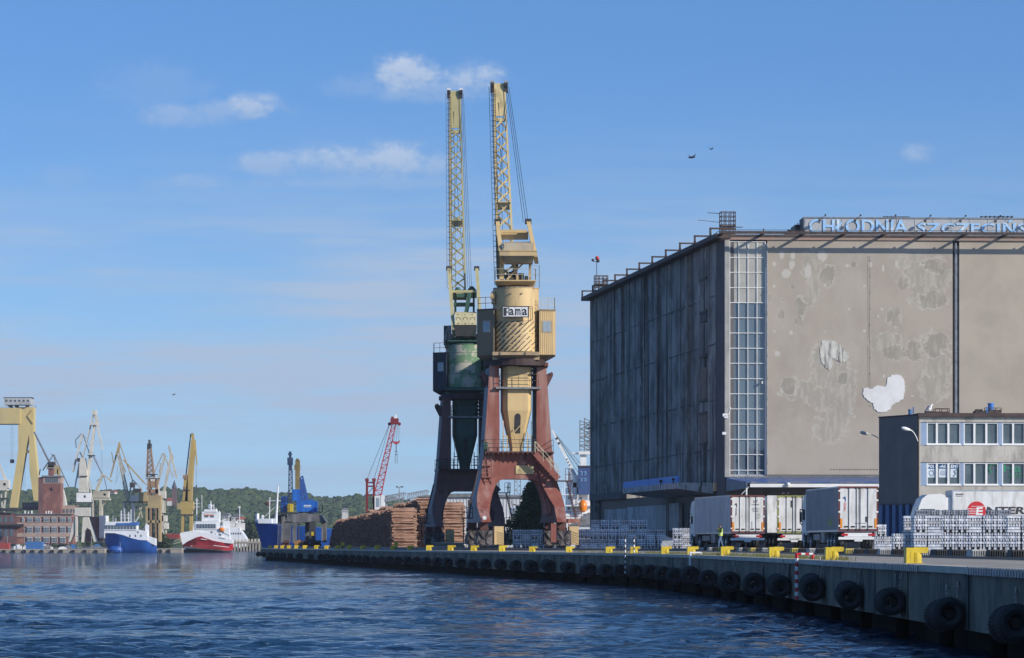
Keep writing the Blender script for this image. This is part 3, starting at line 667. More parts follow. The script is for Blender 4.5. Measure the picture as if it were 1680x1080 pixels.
def wall_wear(m, oy):
    """old render repairs: ragged grey patches with pale rims and small pale spots, at fixed places on the wall"""
    nt=m.node_tree; N=nt.nodes; L=nt.links; b=N['Principled BSDF']; base=b.inputs['Base Color'].links[0].from_socket
    def M(op,a,b_=None,clamp=False):
        n=N.new('ShaderNodeMath'); n.operation=op; n.use_clamp=clamp
        for i,v in enumerate((a,b_)):
            if v is None: continue
            if isinstance(v,(int,float)): n.inputs[i].default_value=v
            else: L.new(v,n.inputs[i])
        return n.outputs[0]
    def rg(x,a,bb):
        n=N.new('ShaderNodeMapRange'); n.interpolation_type='SMOOTHSTEP'; L.new(x,n.inputs['Value']); n.inputs['From Min'].default_value=a; n.inputs['From Max'].default_value=bb; return n.outputs['Result']
    tc=N.new('ShaderNodeTexCoord'); sp=N.new('ShaderNodeSeparateXYZ'); L.new(tc.outputs['Object'],sp.inputs[0])
    def nz(sc,det,sc3=(1,1,1),off=0):
        mp=N.new('ShaderNodeMapping'); mp.inputs['Scale'].default_value=sc3; mp.inputs['Location'].default_value=(off,off,off); L.new(tc.outputs['Object'],mp.inputs[0])
        n=N.new('ShaderNodeTexNoise'); n.inputs['Scale'].default_value=sc; n.inputs['Detail'].default_value=det; n.inputs['Roughness'].default_value=.65; L.new(mp.outputs[0],n.inputs['Vector']); return n.outputs['Fac']
    e1=M('SUBTRACT',nz(1.1,5),.5); e2=M('SUBTRACT',nz(5,4,off=3),.5); edge=M('ADD',M('ADD',M('MULTIPLY',e1,3.4),M('MULTIPLY',e2,1.5)),M('MULTIPLY',M('SUBTRACT',nz(14,4,off=6),.5),.8))
    k=CB[1]/F; F_={}
    for (px,py,rx,ry,kind,rim) in PATCHES:
        c=MF@Vector((fu(px),0,0)); cx=c.x; cz=fz(px,py)
        dx=M('MULTIPLY',M('SUBTRACT',sp.outputs[0],cx),1/(rx*k*1.12)); dz=M('MULTIPLY',M('SUBTRACT',sp.outputs[2],cz),1/(ry*k*1.12))
        f=M('SUBTRACT',1,M('ADD',M('MULTIPLY',dx,dx),M('MULTIPLY',dz,dz)))
        F_[kind]=f if kind not in F_ else M('MAXIMUM',F_[kind],f)
    def mix(f,a,c):
        n=N.new('ShaderNodeMixRGB'); L.new(f,n.inputs[0]); L.new(a,n.inputs[1])
        if isinstance(c,tuple): n.inputs[2].default_value=c+(1,)
        else: L.new(c,n.inputs[2])
        return n.outputs[0]
    col=base; drip=nz(2.6,5,(1,1,.25),5); mott=nz(1.6,6,(1,1,1),2)
    for kind,inner,aa in (('g',(.31,.29,.245),.62),('d',(.25,.23,.19),.62)):
        f=M('ADD',F_[kind],edge); inn=rg(f,.24,.38); rim=M('MULTIPLY',rg(f,.0,.10),M('SUBTRACT',1,inn))
        cc=N.new('ShaderNodeMixRGB'); L.new(rg(drip,.45,.62),cc.inputs[0]); cc.inputs[1].default_value=inner+(1,); cc.inputs[2].default_value=tuple(x*1.35 for x in inner)+(1,)
        col=mix(M('MULTIPLY',inn,aa),col,cc.outputs[0]); col=mix(M('MULTIPLY',M('MULTIPLY',rim,rg(mott,.38,.56)),.72),col,(.48,.45,.39))
    f=M('ADD',F_['r'],M('MULTIPLY',edge,.6)); col=mix(M('MULTIPLY',rg(f,0,.5),.75),col,(.50,.475,.42))
    # panel seams
    L.new(col,b.inputs['Base Color'])
wall_wear(m_plast,0)
k=CB[1]/F; X_=lambda p:fu(p); Z_=lambda p:fz(1450,p)
def jag(P,a=.06):
    out=[]
    for (x0,y0),(x1,y1) in zip(P,P[1:]+P[:1]):
        for k in range(5): out.append((x0+(x1-x0)*k/5+random.uniform(-a,a),y0+(y1-y0)*k/5+random.uniform(-a,a)))
    return out
whp=[(1417,636),(1430,638),(1440,633),(1453,634),(1456,620),(1464,615),(1473,614.5),(1482,620),(1484,632),(1484,645),(1482,654),(1474,660),(1464,664),(1461,672),(1453,676),(1442,677),(1434,672),(1432,662),(1421,656),(1416,646)]
MB(MF).prism(jag([(X_(a),Z_(b)) for a,b in whp]),-.05,.02).build('white_patch',m_pw,cs)
rbp=[(1349,560),(1360,558),(1372,562),(1380,568),(1384,574),(1391,578),(1391,588),(1386,594),(1376,594),(1370,590),(1366,588),(1365,600),(1361,609),(1355,603),(1349,596),(1345,584),(1346,570)]
MB(MF).prism(jag([(X_(a),Z_(b)) for a,b in rbp]),-.04,.02).build('ribbed_patch',m_prb,cs)
# stencilled row of dark marks near the foot of the wall
s=MB(MF)
for k in range(17): x=fu(1362)+k*.26; s.box(x,x+.1,-.012,.02,fz(1370,771.5+random.uniform(-.4,.4)),fz(1370,769.5))
s.build('anchor_mark',m_dark,cs)
# ------------------------------------------------------------ roof cages and antennas
def cage(px,Y,z0,w,d,h,nz,label,extra=None):
    x=(px-840)/F*Y; t=thing('roof_ladder_cage',label,'ladder cage',(x,Y,z0),5)
    s=MB()
    for i in (-1,-.35,.35,1):
        for j in (-1,1): s.bar((i*w/2,j*d/2,0),(i*w/2,j*d/2,h),.07)
    for k in range(nz+1):
        z=h*k/nz
        for j in (-1,1): s.bar((-w/2,j*d/2,z),(w/2,j*d/2,z),.06)
        for i in (-1,1): s.bar((i*w/2,-d/2,z),(i*w/2,d/2,z),.06)
    s.box(-w/2,w/2,-d/2,d/2,h*.42,h*.46)
    s.build('cage_frame',m_rusty,t)
    if extra: extra(t)
    return t
def ex1(t):
    for a_,b_,w_ in (((-.7,0,2.05),(-1.7,0,2.1),.05),((-.7,0,1.3),(-2.6,-.3,1.45),.04),((.7,0,.9),(1.3,0,.9),.07)): MB().bar(a_,b_,w_).build('antenna',m_dark,t)
    MB().line([(-.75,0,.55),(-1.1,0,.3),(-1.3,0,-.1)],.03).build('cable',m_dark,t)
cage(1193.5,285,ZT+ZY+.45,1.2,1.0,2.15,6,'taller rusty ladder cage with side antennas on the roof corner above the glazing',ex1)
cage(986,346,ZT+ZY+.6,1.3,1.1,1.5,5,'small rusty ladder cage on the far left roof end under the red lamp mast')
x=(979-840)/F*345; t=thing('roof_beacon','thin mast with red round lamp and two small heads at the far roof end','beacon',(x,345,ZT+ZY+.8))
MB().tube((0,0,0),(0,0,2.9),.035).build('mast',m_dark,t)
MB().blob((.05,0,3.05),.22,10,7).build('red_lamp',mat('red lamp glass',(.5,.04,.02),ns=3,rough=.3),t,True)
s=MB(); s.blob((-.4,0,2.85),.16); s.blob((.15,0,2.75),.17); s.box(-.4,.15,-.03,.03,2.68,2.74); s.build('side_lamp',m_dark,t)
# ------------------------------------------------------------ roof sign
YS=283.0; SO=Vector(((1321-840)/F*YS,YS,HC+(H-385)/F*YS)); sg=thing('roof_sign','long grey roof sign with worn pale blue block letters above the beige front','sign',SO,2.7)
sw=26.0; sh=(385-356)*YS/F
kx=lambda px:(px-1321)*YS/F
MB().box(0,sw,0,.25,-.02,sh).build('sign_board',mat('grey sign board',(.40,.41,.42),(.33,.34,.35),rough=.6,ns=.8,rust=(.45,.42,.4),rusta=.6),sg)
s=MB(); s.box(-.02,sw,-.06,0,sh-.12,sh); s.box(-.02,sw,-.06,0,-.04,.1); s.box(-.14,0,-.06,.3,-.04,sh); 
for k in range(16): s.box(k*1.55,k*1.55+.02,-.02,0,.1,sh-.12)
s.build('sign_frame',m_gut,sg)
m_let=mat('worn blue letter',(.27,.50,.80),(.36,.53,.72),rough=.5,ns=1.6,amt=.8,rust=(.60,.70,.78),rusta=.55)
lh=sh-.30
def letters(txt,pa,pb):
    M=Matrix.Translation((kx(pa),-.06,.13)); text('sign_letters',txt,kx(pb)-kx(pa),lh,m_let,sg,M,ext=.012,bold=.02,space=1.02)
letters('CHŁODNIA',1327,1490); letters('SZCZECIŃSKA',1506,1736)
# side of the sign: dark stepped frame going back
s=MB(); s.box(-.16,-.05,.0,2.5,0,sh*.98); s.box(-.5,-.05,2.5,5.5,0,sh*.72); s.box(-.7,-.05,5.5,8,0,sh*.45); s.box(-1.2,0,3,5,0,.45); s.box(-1.4,-1.1,.8,1.0,0,.5)
for k in range(4): s.bar((-.1,k*2,0),(-.1,k*2+2,sh*.9),.08)
s.build('sign_backing',m_dark,sg)
for px in (1343,1401,1459,1517,1575,1633,1691):
    f=MB(); x=kx(px); f.bar((x,-.75,sh-.35),(x+.55,.1,sh+.1),.03); f.box(x-.1,x+.08,-.85,-.62,sh-.48,sh-.28); f.blob((x+.6,.1,sh+.17),.09); f.build('flood_lamp',m_dark,sg)
for px,w,tt in ((1471,1.1,0),(1635,1.3,1)):
    x=(px-840)/F*284; a=MB(); a.bar((-w,0,0),(w,0,0),.06); 
    for k in range(8 if tt else 3): a.bar((-w+k*w*2/7,-.3,0),(-w+k*w*2/7,.3,0),.1 if tt else .04,.12)
    a.tube((0,0,-.7),(0,0,0),.03)
    tag(a.build('antenna',m_dark,loc=(x,284,SO.z+sh+.1)),('thick comb antenna lying above the right end of the roof sign' if tt else 'thin bar antenna above the middle of the roof sign'),'antenna')
# ============================================================ OFFICE
CO,ou,oz=frame(1508,236,2.7)
of=thing('office_building','small three storey office block with dark side wall, pale concrete bands and white window frames','building',(CO[0],CO[1],ZY))
MO=RZ(2.7)
m_conc=mat('pale concrete band',(.52,.49,.43),(.42,.39,.34),rough=.9,ns=.6,streak=(.28,.26,.23),sk=1.1,zs=.25,bump=.2)
m_blueg=mat('pale blue panel',(.27,.36,.50),(.24,.32,.46),rough=.5,ns=1)
m_dwall=mat('charcoal cladding',(.145,.135,.125),(.115,.108,.10),rough=.7,ns=.8,streak=(.16,.15,.14),sk=.8,zs=.1)
EU=16.0; DX,DY=(1442-840)/F*241-CO[0], 241-CO[1]
zt=oz(1520,684)
MB(MO).box(0.02,EU,.35,4.8,0,zt).build('inner_wall',m_dgrey,of)
s=MB(MO); s.box(0,EU,0,.34,oz(1520,692.6),zt); s.build('wall_band',m_conc,of)
MB(MO).box(0,EU,0,.34,oz(1520,758.5),oz(1520,731)).build('wall_band',m_conc,of)
MB(MO).box(0,EU,0,.34,0,oz(1520,797)).build('wall_band',m_conc,of)
s=MB(MO); s.box(-.1,EU,-.25,4.9,zt+.003,zt+.26); s.build('roof_edge',m_rusty,of)
s=MB(); q=[(0,0),(DX,DY)]
def slab(p,qq,z0,z1,t=.25,m=0,o=0):
    a=Vector(p); b=Vector(qq); d=(b-a).normalized(); n=Vector((-d.y,d.x)); 
    if n.x>0: n=-n
    a0=a+n*o; b0=b+n*o; a1=a0-n*t; b1=b0-n*t
    return MB().hexa([(a0.x,a0.y,z0),(a1.x,a1.y,z0),(b1.x,b1.y,z0),(b0.x,b0.y,z0),(a0.x,a0.y,z1),(a1.x,a1.y,z1),(b1.x,b1.y,z1),(b0.x,b0.y,z1)],m)
zb=HC+(H-827)/F*239-ZY
slab((0,.02),(DX,DY),zb,zt+.1).build('side_wall',m_dwall,of)
slab((0,.02),(DX,DY),0,zb-.004,.2,0,-.12).build('blue_cladding',mat('blue ribbed cladding',(.03,.085,.19),(.02,.06,.14),rough=.5,ns=1),of)
a=Vector((0,.02)); b=Vector((DX,DY)); d=(b-a).normalized(); n_=Vector((-d.y,d.x)); n_=-n_ if n_.x>0 else n_
s=MB(); L_=(b-a).length
for k in range(6):
    p=a+d*(L_*(k+.3)/6); s.hexa([(*(p+d*i+n_*j),z) for z in (0,zb-.05) for i,j in ((0,-.1),(0,.12),(.45,.12),(.45,-.1))])
s.build('blue_column',mat('blue column paint',(.05,.14,.30),(.03,.1,.22),rough=.5,ns=1),of)
s=MB(); s.hexa([(*(a+d*i+n_*j),z) for z in (zb-.12,zb-.0) for i,j in ((0,-.1),(0,.08),(L_,.08),(L_,-.1))]); s.build('trim',m_rusty,of)
s=MB(); p=a+d*.05; s.tube((0-.06,-.08,1),( -.06,-.08,zt),.06,8); s.build('rain_pipe',m_rusty,of)
slab((0,.02),(DX,DY),zt+.104,zt+.2,.3,0,.05).build('side_coping',m_rusty,of)
# windows
wg=[(1520.8,1576.3,[1537.4,1556.4]),(1581.5,1638,[1599,1618.6]),(1644.5,1702,[1662.5,1682]),(1708,1765,[1726,1746])]
for fl,(p0,p1) in enumerate(((692.8,730.5),(758.9,796.8))):
    z0,z1=oz(1560,p1)+.004,oz(1560,p0)-.004
    prev=ou(1510.5)
    MB(MO).box(0.0,prev,0.02,.34,z0,z1).build('blue_panel',m_conc,of)
    for (a_,b_,mu) in wg:
        xa,xb=ou(a_),ou(b_); MB(MO).box(prev+.003,xa-.003,.06,.34,z0,z1).build('blue_panel',m_blueg,of); prev=xb
        wd=MB(MO); xs=[xa]+[ou(m) for m in mu]+[xb]
        for i,x in enumerate(xs): wd.box(x-(.07 if 0<i<3 else .0 if i==0 else .07),x+(.07 if 0<i<3 else .07 if i==0 else 0),.08,.25,z0,z1)
        wd.box(xa,xb,.06,.25,z0,z0+.12); wd.box(xa,xb,.085,.25,z1-.09,z1); wd.box(xa-.05,xb+.05,-.05,.1,z0-.02,z0+.05)
        wo=wd.build('window_frame',m_white,of)
        MB(MO).box(xa,xb,.2,.24,z0,z1).build('pane',mat('office glass',(.10,.13,.15),(.06,.08,.09),rough=.08,ns=.6) if True else m_glass,wo)
# posters and lettering behind glass
m_pblue=mat('poster blue',(.03,.13,.30),ns=2); m_pwh=mat('poster pale',(.60,.66,.72),ns=2,amt=.1); m_grn=mat('green lettering',(.03,.22,.13),ns=2,amt=.2); m_ltx=mat('white lettering',(.8,.82,.85),ns=2,amt=.1); m_ptx=mat('poster text',(.2,.28,.38),ns=2)
dk=-.005
for i,(xa,xb) in enumerate(((1522.5,1535.5),(1541,1555),(1560,1575))):
    s=MB(MO); s.box(ou(xa),ou(xb),.17,.19,oz(1540,769),oz(1540,761)); s.build('poster_header',m_pblue,of)
    s=MB(MO); s.box(ou(xa),ou(xb if i<2 else 1570),.17,.19,oz(1540,783.5),oz(1540,769.3)); s.build('poster',m_pwh,of)
def otext(t_,xa,xb,ya,yb,m,off=.165,bold=0.02): 
    M=MO@Matrix.Translation((ou(xa),off,oz((xa+xb)/2,yb))); return text('window_lettering',t_,ou(xb)-ou(xa),oz(1560,ya)-oz(1560,yb),m,of,M,.006,bold=bold)
otext('POLI',1523,1535.2,762.3,767.8,m_ltx); otext('-AG',1542,1554.6,762.3,767.8,m_ltx); otext('ENT',1560.6,1574.4,762.3,767.8,m_ltx)
otext('AGENCJA',1543.5,1552.5,772.5,774,m_ptx); otext('CELNA I MORSKA',1542.5,1554,775.3,776.8,m_ptx); otext('SZCZECIN',1543,1553.5,778,779.6,m_ptx)
s=MB(MO); cx_,cz_=ou(1529),oz(1529,776.3)
s.torus((cx_,.165,cz_),(0,1,0),.16,.02,20,5)
for k in range(10):
    a=k*.628; s.bar((cx_+.18*math.cos(a),.165,cz_+.18*math.sin(a)),(cx_+.24*math.cos(a),.165,cz_+.24*math.sin(a)),.04,.02)
s.line([(ou(1565),.165,oz(1565,782)),(ou(1569),.165,oz(1565,777)),(ou(1566),.165,oz(1565,773)),(ou(1570),.165,oz(1565,771))],.04)
s.build('poster_emblem',m_ptx,of)
otext('Ha',1647,1676,762,775,m_grn,bold=.02); otext('SZC',1656,1680,777,784,m_grn,bold=.01)
s=MB(MO); cx_,cz_=ou(1631),oz(1631,768.5); pts=[(cx_+.33*math.cos(a),.165,cz_+.3*math.sin(a)) for a in [R(-50+k*28) for k in range(11)]]; s.line(pts,.05,6)
s.box(cx_-.35,cx_-.12,.155,.175,cz_-.33,cz_-.22); s.box(cx_+.12,cx_+.35,.155,.175,cz_-.33,cz_-.22); s.build('window_logo',m_grn,of)
# roof kit
def roofbox(px0,px1,py,Y,name,lab,cat,build): 
    x=((px0+px1)/2-840)/F*Y; w=(px1-px0)/F*Y; return x,w
z0=zt+ZY+.26
x=(1540-840)/F*238; t=thing('roof_hatch','low brown open-topped hatch frame on the office roof beside the gull','roof hatch',(x,238,z0),2.7)
s=MB(); s.box(-.95,-.35,-.4,.4,0,.2); s.box(-.32,.7,-.4,.4,0,.18); s.bar((-.3,-.4,.38),(.7,-.4,.38),.05); s.bar((-.3,.4,.38),(.7,.4,.38),.05)
for xx in (-.3,.15,.7): s.bar((xx,-.4,.1),(xx,-.4,.4),.05); s.bar((xx,.4,.1),(xx,.4,.4),.05)
s.build('hatch_frame',m_rusty,t)
x=(1620-840)/F*238; t=thing('roof_fan','brown fan casing with bright blue drum on the right part of the office roof','roof fan',(x,238,z0),2.7)
s=MB(); s.box(-.95,.9,-.5,.5,0,.22); s.box(-.1,.9,-.4,.4,.22,.3); s.bar((-.3,-.45,.42),(.9,-.45,.42),.05)
for xx in (-.3,.1,.5,.9): s.bar((xx,-.45,.1),(xx,-.45,.42),.05)
s.box(-.85,-.4,-.3,.3,.22,.34); s.build('casing',m_rusty,t)
s=MB(); s.cyl((.25,0),.2,.25,.72,14,r2=.22); s.cyl((.25,0),.24,.7,.78,14); s.box(-.16,-.06,-.5,-.4,0,.5); s.build('blue_drum',mat('bright blue paint',(.05,.2,.55),(.04,.15,.42),ns=2,rough=.4),t)
x=(1496-840)/F*238; t=thing('roof_pipes','pair of blue vent pipes at the corner of the office roof','vent pipe',(x,238,z0-.1),0)
s=MB(); s.cyl((-.12,0),.13,0,.42,12); s.cyl((-.12,0),.15,.36,.44,12); s.bar((.1,0,0),(.1,0,.62),.08); s.bar((-.3,0,.05),(.3,0,.05),.06); s.build('pipe',mat('blue pipe paint',(.06,.17,.36),(.03,.08,.2),ns=3),t)
# gull
m_gull=mat('gull white',(.75,.75,.74),(.6,.6,.6),ns=6,amt=.3); m_gwing=mat('gull grey',(.3,.32,.35),ns=6)
def gull(loc,rz,label,sc_=1.0,group=None):
    t=thing('gull',label,'bird',loc,rz,group)
    s=MB(); s.lathe((-.05,0,.22),(-.35,0,.6),[(-.22,.03),(-.14,.1),(0,.13),(.14,.1),(.24,.055),(.30,.06),(.35,.055),(.39,.02)],10); s.tube((-.26,0,.5),(-.35,0,.47),.015,5); 
    s.build('body',m_gull,t,True)
    s=MB(); s.hexa([(.2,-.12,.1),(.2,.12,.1),(-.1,.13,.33),(-.1,-.13,.33),(.32,-.05,.03),(.32,.05,.03),(.0,.13,.42),(.0,-.13,.42)]); s.build('wings',m_gwing,t)
    s=MB(); s.tube((0,-.04,0),(-.02,-.04,.14),.012,5); s.tube((0,.04,0),(-.02,.04,.14),.012,5); s.build('legs',mat('gull leg',(.5,.4,.1),ns=5),t)
    t.scale=(sc_,)*3; return t
gull(((1524-840)/F*238,238,z0+.15),200,'white and grey gull perched on the hatch on the office roof',1.05)
# street lamps on the office corner
m_lamp=mat('lamp grey',(.4,.4,.4),(.3,.3,.3),ns=3,rough=.5)
def arm_lamp(px,py,pxb,pyb,Y,label,m):
    a=W(px,py,Y); b=W(pxb,pyb,Y); t=thing('wall_lamp',label,'lamp',b)
    a=a-b; s=MB(); pts=[(0,0,0)]
    for k in range(1,7): q=k/6; pts.append((a.x*q,-.6*q,a.z*(1-(1-q)**2)))
    s.line(pts,.035,6); s.build('arm',m,t)
    e=Vector(pts[-1]); s=MB(); d=Vector((-1,-.2,.25)).normalized(); s.lathe(e-d*.05,d,[(0,.04),(.12,.1),(.4,.13),(.6,.1),(.68,.03)],10); s.build('lamp_head',m,t,True)
arm_lamp(1491,706,1506,724,235.4,'wall lamp with bright white head in front of the dark office wall',m_white)
arm_lamp(1423,713,1441,719,242.5,'darker grey wall lamp against the beige wall left of the office',m_lamp)
# ============================================================ LORRIES
m_tw=mat('trailer white',(.74,.74,.73),(.60,.59,.56),rough=.4,ns=.9,amt=.5,streak=(.5,.49,.46),sk=2.5,zs=.2)
m_frame_r=mat('dark red frame',(.16,.04,.035),ns=2,rough=.6); m_frame_g=mat('olive frame',(.32,.32,.08),ns=2,rough=.6)
m_side_g=mat('shade grey trailer side',(.46,.47,.49),(.36,.38,.40),rough=.45,ns=.4,streak=(.28,.29,.31),sk=1.2,zs=.2)  # side of the white box greyed to put its shade into the colour
m_side_d=mat('dirty curtain side',(.30,.30,.31),(.22,.23,.25),rough=.55,ns=.7,streak=(.17,.16,.17),sk=2.4,zs=.15)
m_refl=mat('orange reflector',(.75,.26,.02),rough=.3,ns=3,amt=.2); m_tail=mat('red tail lamp',(.5,.02,.02),rough=.25,ns=3,amt=.2)
m_alu=mat('brushed aluminium',(.62,.63,.64),(.45,.46,.47),rough=.38,metal=.85,ns=3)
m_txt=mat('dark lettering',(.04,.04,.05),ns=3)
m_blue_t=mat('blue lettering',(.03,.08,.3),ns=3)
def wheel(x,y,z,t,r=.5):
    s=MB(); s.lathe((x-.16,y,z),(1,0,0),[(0,r*.6),(.02,r*.93),(.05,r),(.27,r),(.30,r*.93),(.32,r*.6)],22); w=s.build('wheel',m_tyre,t,True)
    s=MB()
    for sx in (-1,1): s.lathe((x+sx*.155,y,z),(sx,0,0),[(0,r*.6),(.02,r*.58),(.0,r*.5),(-.02,.14),(.05,.12),(.06,.02)],16)
    s.build('rim',m_alu,w,True)
def lorry(label,loc,rz,side,frame,cabm=None,rear=True,LZ=4.0,txt=0):
    t=thing('lorry',label,'lorry',loc,rz,None); w=1.29
    # box body
    MB().box(-w,w,.06,13.6,1.22,LZ-.04).build('trailer_body',side,t)
    s=MB(); s.box(-w-.01,w+.01,.0,13.62,LZ-.08,LZ); s.box(-w-.01,w+.01,.0,13.62,1.12,1.24)
    for sx in (-1,1): s.box(sx*w-.03,sx*w+.03,13.55,13.64,1.2,LZ-.05)
    s.build('edge_rail',m_alu,t)
    if side is m_side_d:
        s=MB()
        for k in range(26): s.box(-w-.012,-w,.3+k*.52,.34+k*.52,1.3,LZ-.12)
        s.build('curtain_strap',m_steel,t)
    s=MB(); s.box(-w,-w+.1,-.03,.05,1.15,LZ); s.box(w-.1,w,-.03,.05,1.15,LZ); s.box(-w+.1,w-.1,-.025,.05,LZ-.13,LZ-.002); s.box(-w+.1,w-.1,-.04,.05,1.15,1.27); s.build('rear_frame',frame,t)
    for sx in (-1,1):
        d=MB().box(min(sx*.012,sx*(w-.11)),max(sx*.012,sx*(w-.11)),-.055,.04,1.3,LZ-.15).build('rear_door',m_tw,t)
        s=MB()
        for xx in (.12,.62): s.tube((sx*xx,-.085,1.24),(sx*xx,-.085,LZ-.06),.018,6); s.box(sx*xx-.05,sx*xx+.05,-.1,-.05,1.22,1.3); s.box(sx*xx-.05,sx*xx+.05,-.1,-.05,LZ-.16,LZ-.06)
        s.build('lock_bar',m_dark,d)
        s=MB()
        for xx in (.35,.8): s.box(sx*xx-.13,sx*xx+.13,-.075,-.05,1.40,1.50); s.bar((sx*xx-.1,-.1,1.45),(sx*xx+.1,-.1,1.47),.03)
        s.build('door_handle',m_dark,d)
        for zz in (1.45,2.35,3.1,LZ-.35): MB().box(min(sx*(w-.17),sx*(w+.01)),max(sx*(w-.17),sx*(w+.01)),-.075,-.05,zz,zz+.11).build('hinge',m_white,d)
        MB().box(sx*(w-.17)-.07,sx*(w-.17)+.07,-.08,-.057,1.38,1.98).build('reflector',m_refl,d)
        MB().box(sx*.88-.2,sx*.88+.2,-.03,.05,.86,1.0).build('tail_lamp',m_tail,t)
    s=MB(); s.box(-w,w,-.06,.1,.62,.78); s.box(-.9,.9,-.0,.08,.8,1.05); s.build('bumper',m_white if txt!=2 else m_tw,t)
    s=MB(); s.box(-.26,.26,-.075,-.06,.5,.61); s.build('number_plate',m_white,t)
    # chassis, axles
    s=MB(); s.box(-.5,-.35,.1,13.2,.85,1.12); s.box(.35,.5,.1,13.2,.85,1.12); 
    for y in (1.9,3.2,4.5): s.tube((-1.1,y,.52),(1.1,y,.52),.08)
    s.box(-1.1,-.9,.1,.25,.3,.62); s.box(.9,1.1,.1,.25,.3,.62); s.build('chassis',m_dark,t)
    for y in (1.9,3.2,4.5):
        for x in (-1.08,1.08): wheel(x,y,.5,t)
    for sx in (-1,1):
        MB().box(min(sx*1.24,sx),max(sx*1.24,sx),6,7.6,.42,1.1).build('side_box',m_steel,t); MB().box(sx*1.18-.035,sx*1.18+.035,8.2,11,.6,1.0).build('side_guard',m_steel,t)
        MB().bar((sx*.9,10.8,.1),(sx*.9,10.8,1),.12).build('landing_leg',m_steel,t)
    for x in (-1.2,1.2): MB().box(x-.01,x+.01,.9,2.6 ,.95,1.1).build('mudguard',m_dark,t)
    # tractor
    cm=cabm or m_white; y0=14.05
    P=[(0,.95),(0,3.62),(.35,3.76),(1.25,3.70),(1.62,3.42),(1.85,2.85),(2.1,1.95),(2.2,1.3),(2.2,.62),(1.75,.5),(1.62,.95),(1.35,1.12),(.85,1.12),(.6,.95)]
    cb=MB(); cb.prism([(y0+a,b) for a,b in P],-1.2,1.2,ax='x'); c=cb.build('cab',cm,t)
    s=MB()
    for sx in (-1,1): s.prism([(y0+.75,1.95),(y0+.75,2.72),(y0+1.72,2.72),(y0+1.93,2.05)],sx*1.19,sx*1.212,ax='x')
    s.hexa([(-1.1,y0+2.13,1.95),(1.1,y0+2.13,1.95),(1.1,y0+2.1,1.95),(-1.1,y0+2.1,1.95),(-1.1,y0+1.885,2.85),(1.1,y0+1.885,2.85),(1.1,y0+1.86,2.85),(-1.1,y0+1.86,2.85)])
    s.build('cab_window',m_glass,c)
    s=MB(); s.box(-1.0,1.0,y0+2.2,y0+2.23,.75,1.75); s.box(-1.15,1.15,y0+2.2,y0+2.28,.35,.7); s.build('grille',m_dark,c)
    for sx in (-1,1):
        s=MB(); s.box(sx*1.34-.06,sx*1.34+.06,y0+1.75,y0+2.0,1.85,2.55); s.line([(sx*1.2,y0+1.9,2.7),(sx*1.36,y0+1.95,2.75),(sx*1.36,y0+1.95,1.75),(sx*1.2,y0+1.9,1.65)],.035); s.build('mirror',m_dark,c)
        MB().box(sx*.95-.2,sx*.95+.2,y0+2.2,y0+2.25,.78,.98).build('headlight',m_alu,c)
    s=MB(); s.box(-1.15,-1.1,y0-.5,y0-.02,1.3,3.5); s.box(1.1,1.15,y0-.5,y0-.02,1.3,3.5); s.build('side_fairing',cm,c)
    s=MB(); s.box(-.5,.5,y0-2.4,y0+2,.6,.95); s.box(-1.2,-.7,y0-1.2,y0-.1,.4,.9); s.box(.7,1.2,y0-1.2,y0-.1,.4,.9); s.box(-1.1,-.6,y0-.6,y0-.1,.9,1.9); s.build('tractor_frame',m_dark,t)
    for x in (-1.05,1.05): wheel(x,y0+1.1,.5,t); wheel(x,y0-1.9,.5,t)
    return t
def YX(px,Y): return ((px-840)/F*Y,Y,ZY)
t1=lorry('white box lorry with shade grey side and dark red rear frame, the worker beside it',YX(1226.5,251),8.2,m_side_g,m_frame_r)
t2=lorry('middle lorry with white rear doors in an olive frame, half hidden by the nearest lorry',YX(1303,252.5),7.0,m_tw,m_frame_g,txt=2)
t3=lorry('nearest lorry with dirty grey ribbed side, white rear doors and dark red frame',YX(1408,216.7),3.7,m_side_d,m_frame_r,LZ=4.06)
for t in (t1,t2,t3): t['group']='lorries parked with their rear doors to the quay'
# decals
def decal(t,s_,x,z,w,h,m,vert=False,parent=None):
    M=Matrix.Translation((x,-.062,z))
    if vert: M=M@Matrix.Rotation(R(90),4,'Y')
    text('lettering',s_,w,h,m,t,M,.004,bold=.02)
def beast(t,x,z,m):
    MB().prism([(x-.14,z),(x-.02,z+.02),(x+.03,z-.16),(x+.09,z-.16),(x+.08,z+.08),(x+.04,z+.16),(x-.05,z+.12)],-.066,-.056).build('emblem',m,t)
for t,mm in ((t1,m_txt),(t3,m_blue_t)):
    beast(t,-.90,3.25,mm); decal(t,'CARGOBULL',-.95,3.05,.62,.13,mm if t is t1 else m_red,True)
decal(t1,'LGT',.42,3.42,.34,.22,m_txt); decal(t1,'LOGISTICS',.3,3.25,.56,.09,m_txt)
decal(t1,'TRANSPORT',.32,3.0,.5,.05,m_txt); decal(t1,'MIEDZYNARODOWY',.28,2.88,.56,.05,m_txt); decal(t1,'T: 091 430',.34,2.76,.44,.06,m_txt)
s=MB(); s.torus((.78,-.06,2.42),(0,1,0),.17,.012,20,4); s.bar((.72,-.06,2.36),(.82,-.06,2.5),.03); s.build('round_badge',m_txt,t1)
s=MB(); s.box(.28,.36,-.065,-.056,1.55,2.05); s.build('sticker',m_alu,t1)
s=MB(); s.box(-.28,-.18,-.07,-.056,3.1,3.62); s.build('black_flap',m_dark,t2)
s=MB(); s.box(.46,.58,-.075,-.056,1.75,2.1); s.box(-.25,.5,-.07,-.058,1.66,1.69); s.build('black_flap',m_dark,t3)
decal(t2,'TRANSPORT',-.4,.66,.8,.08,m_txt)
MB().box(-2.06,-1.33,-.02,.05,1.2,4.0).build('open_door',m_tw,t2)
s=MB()
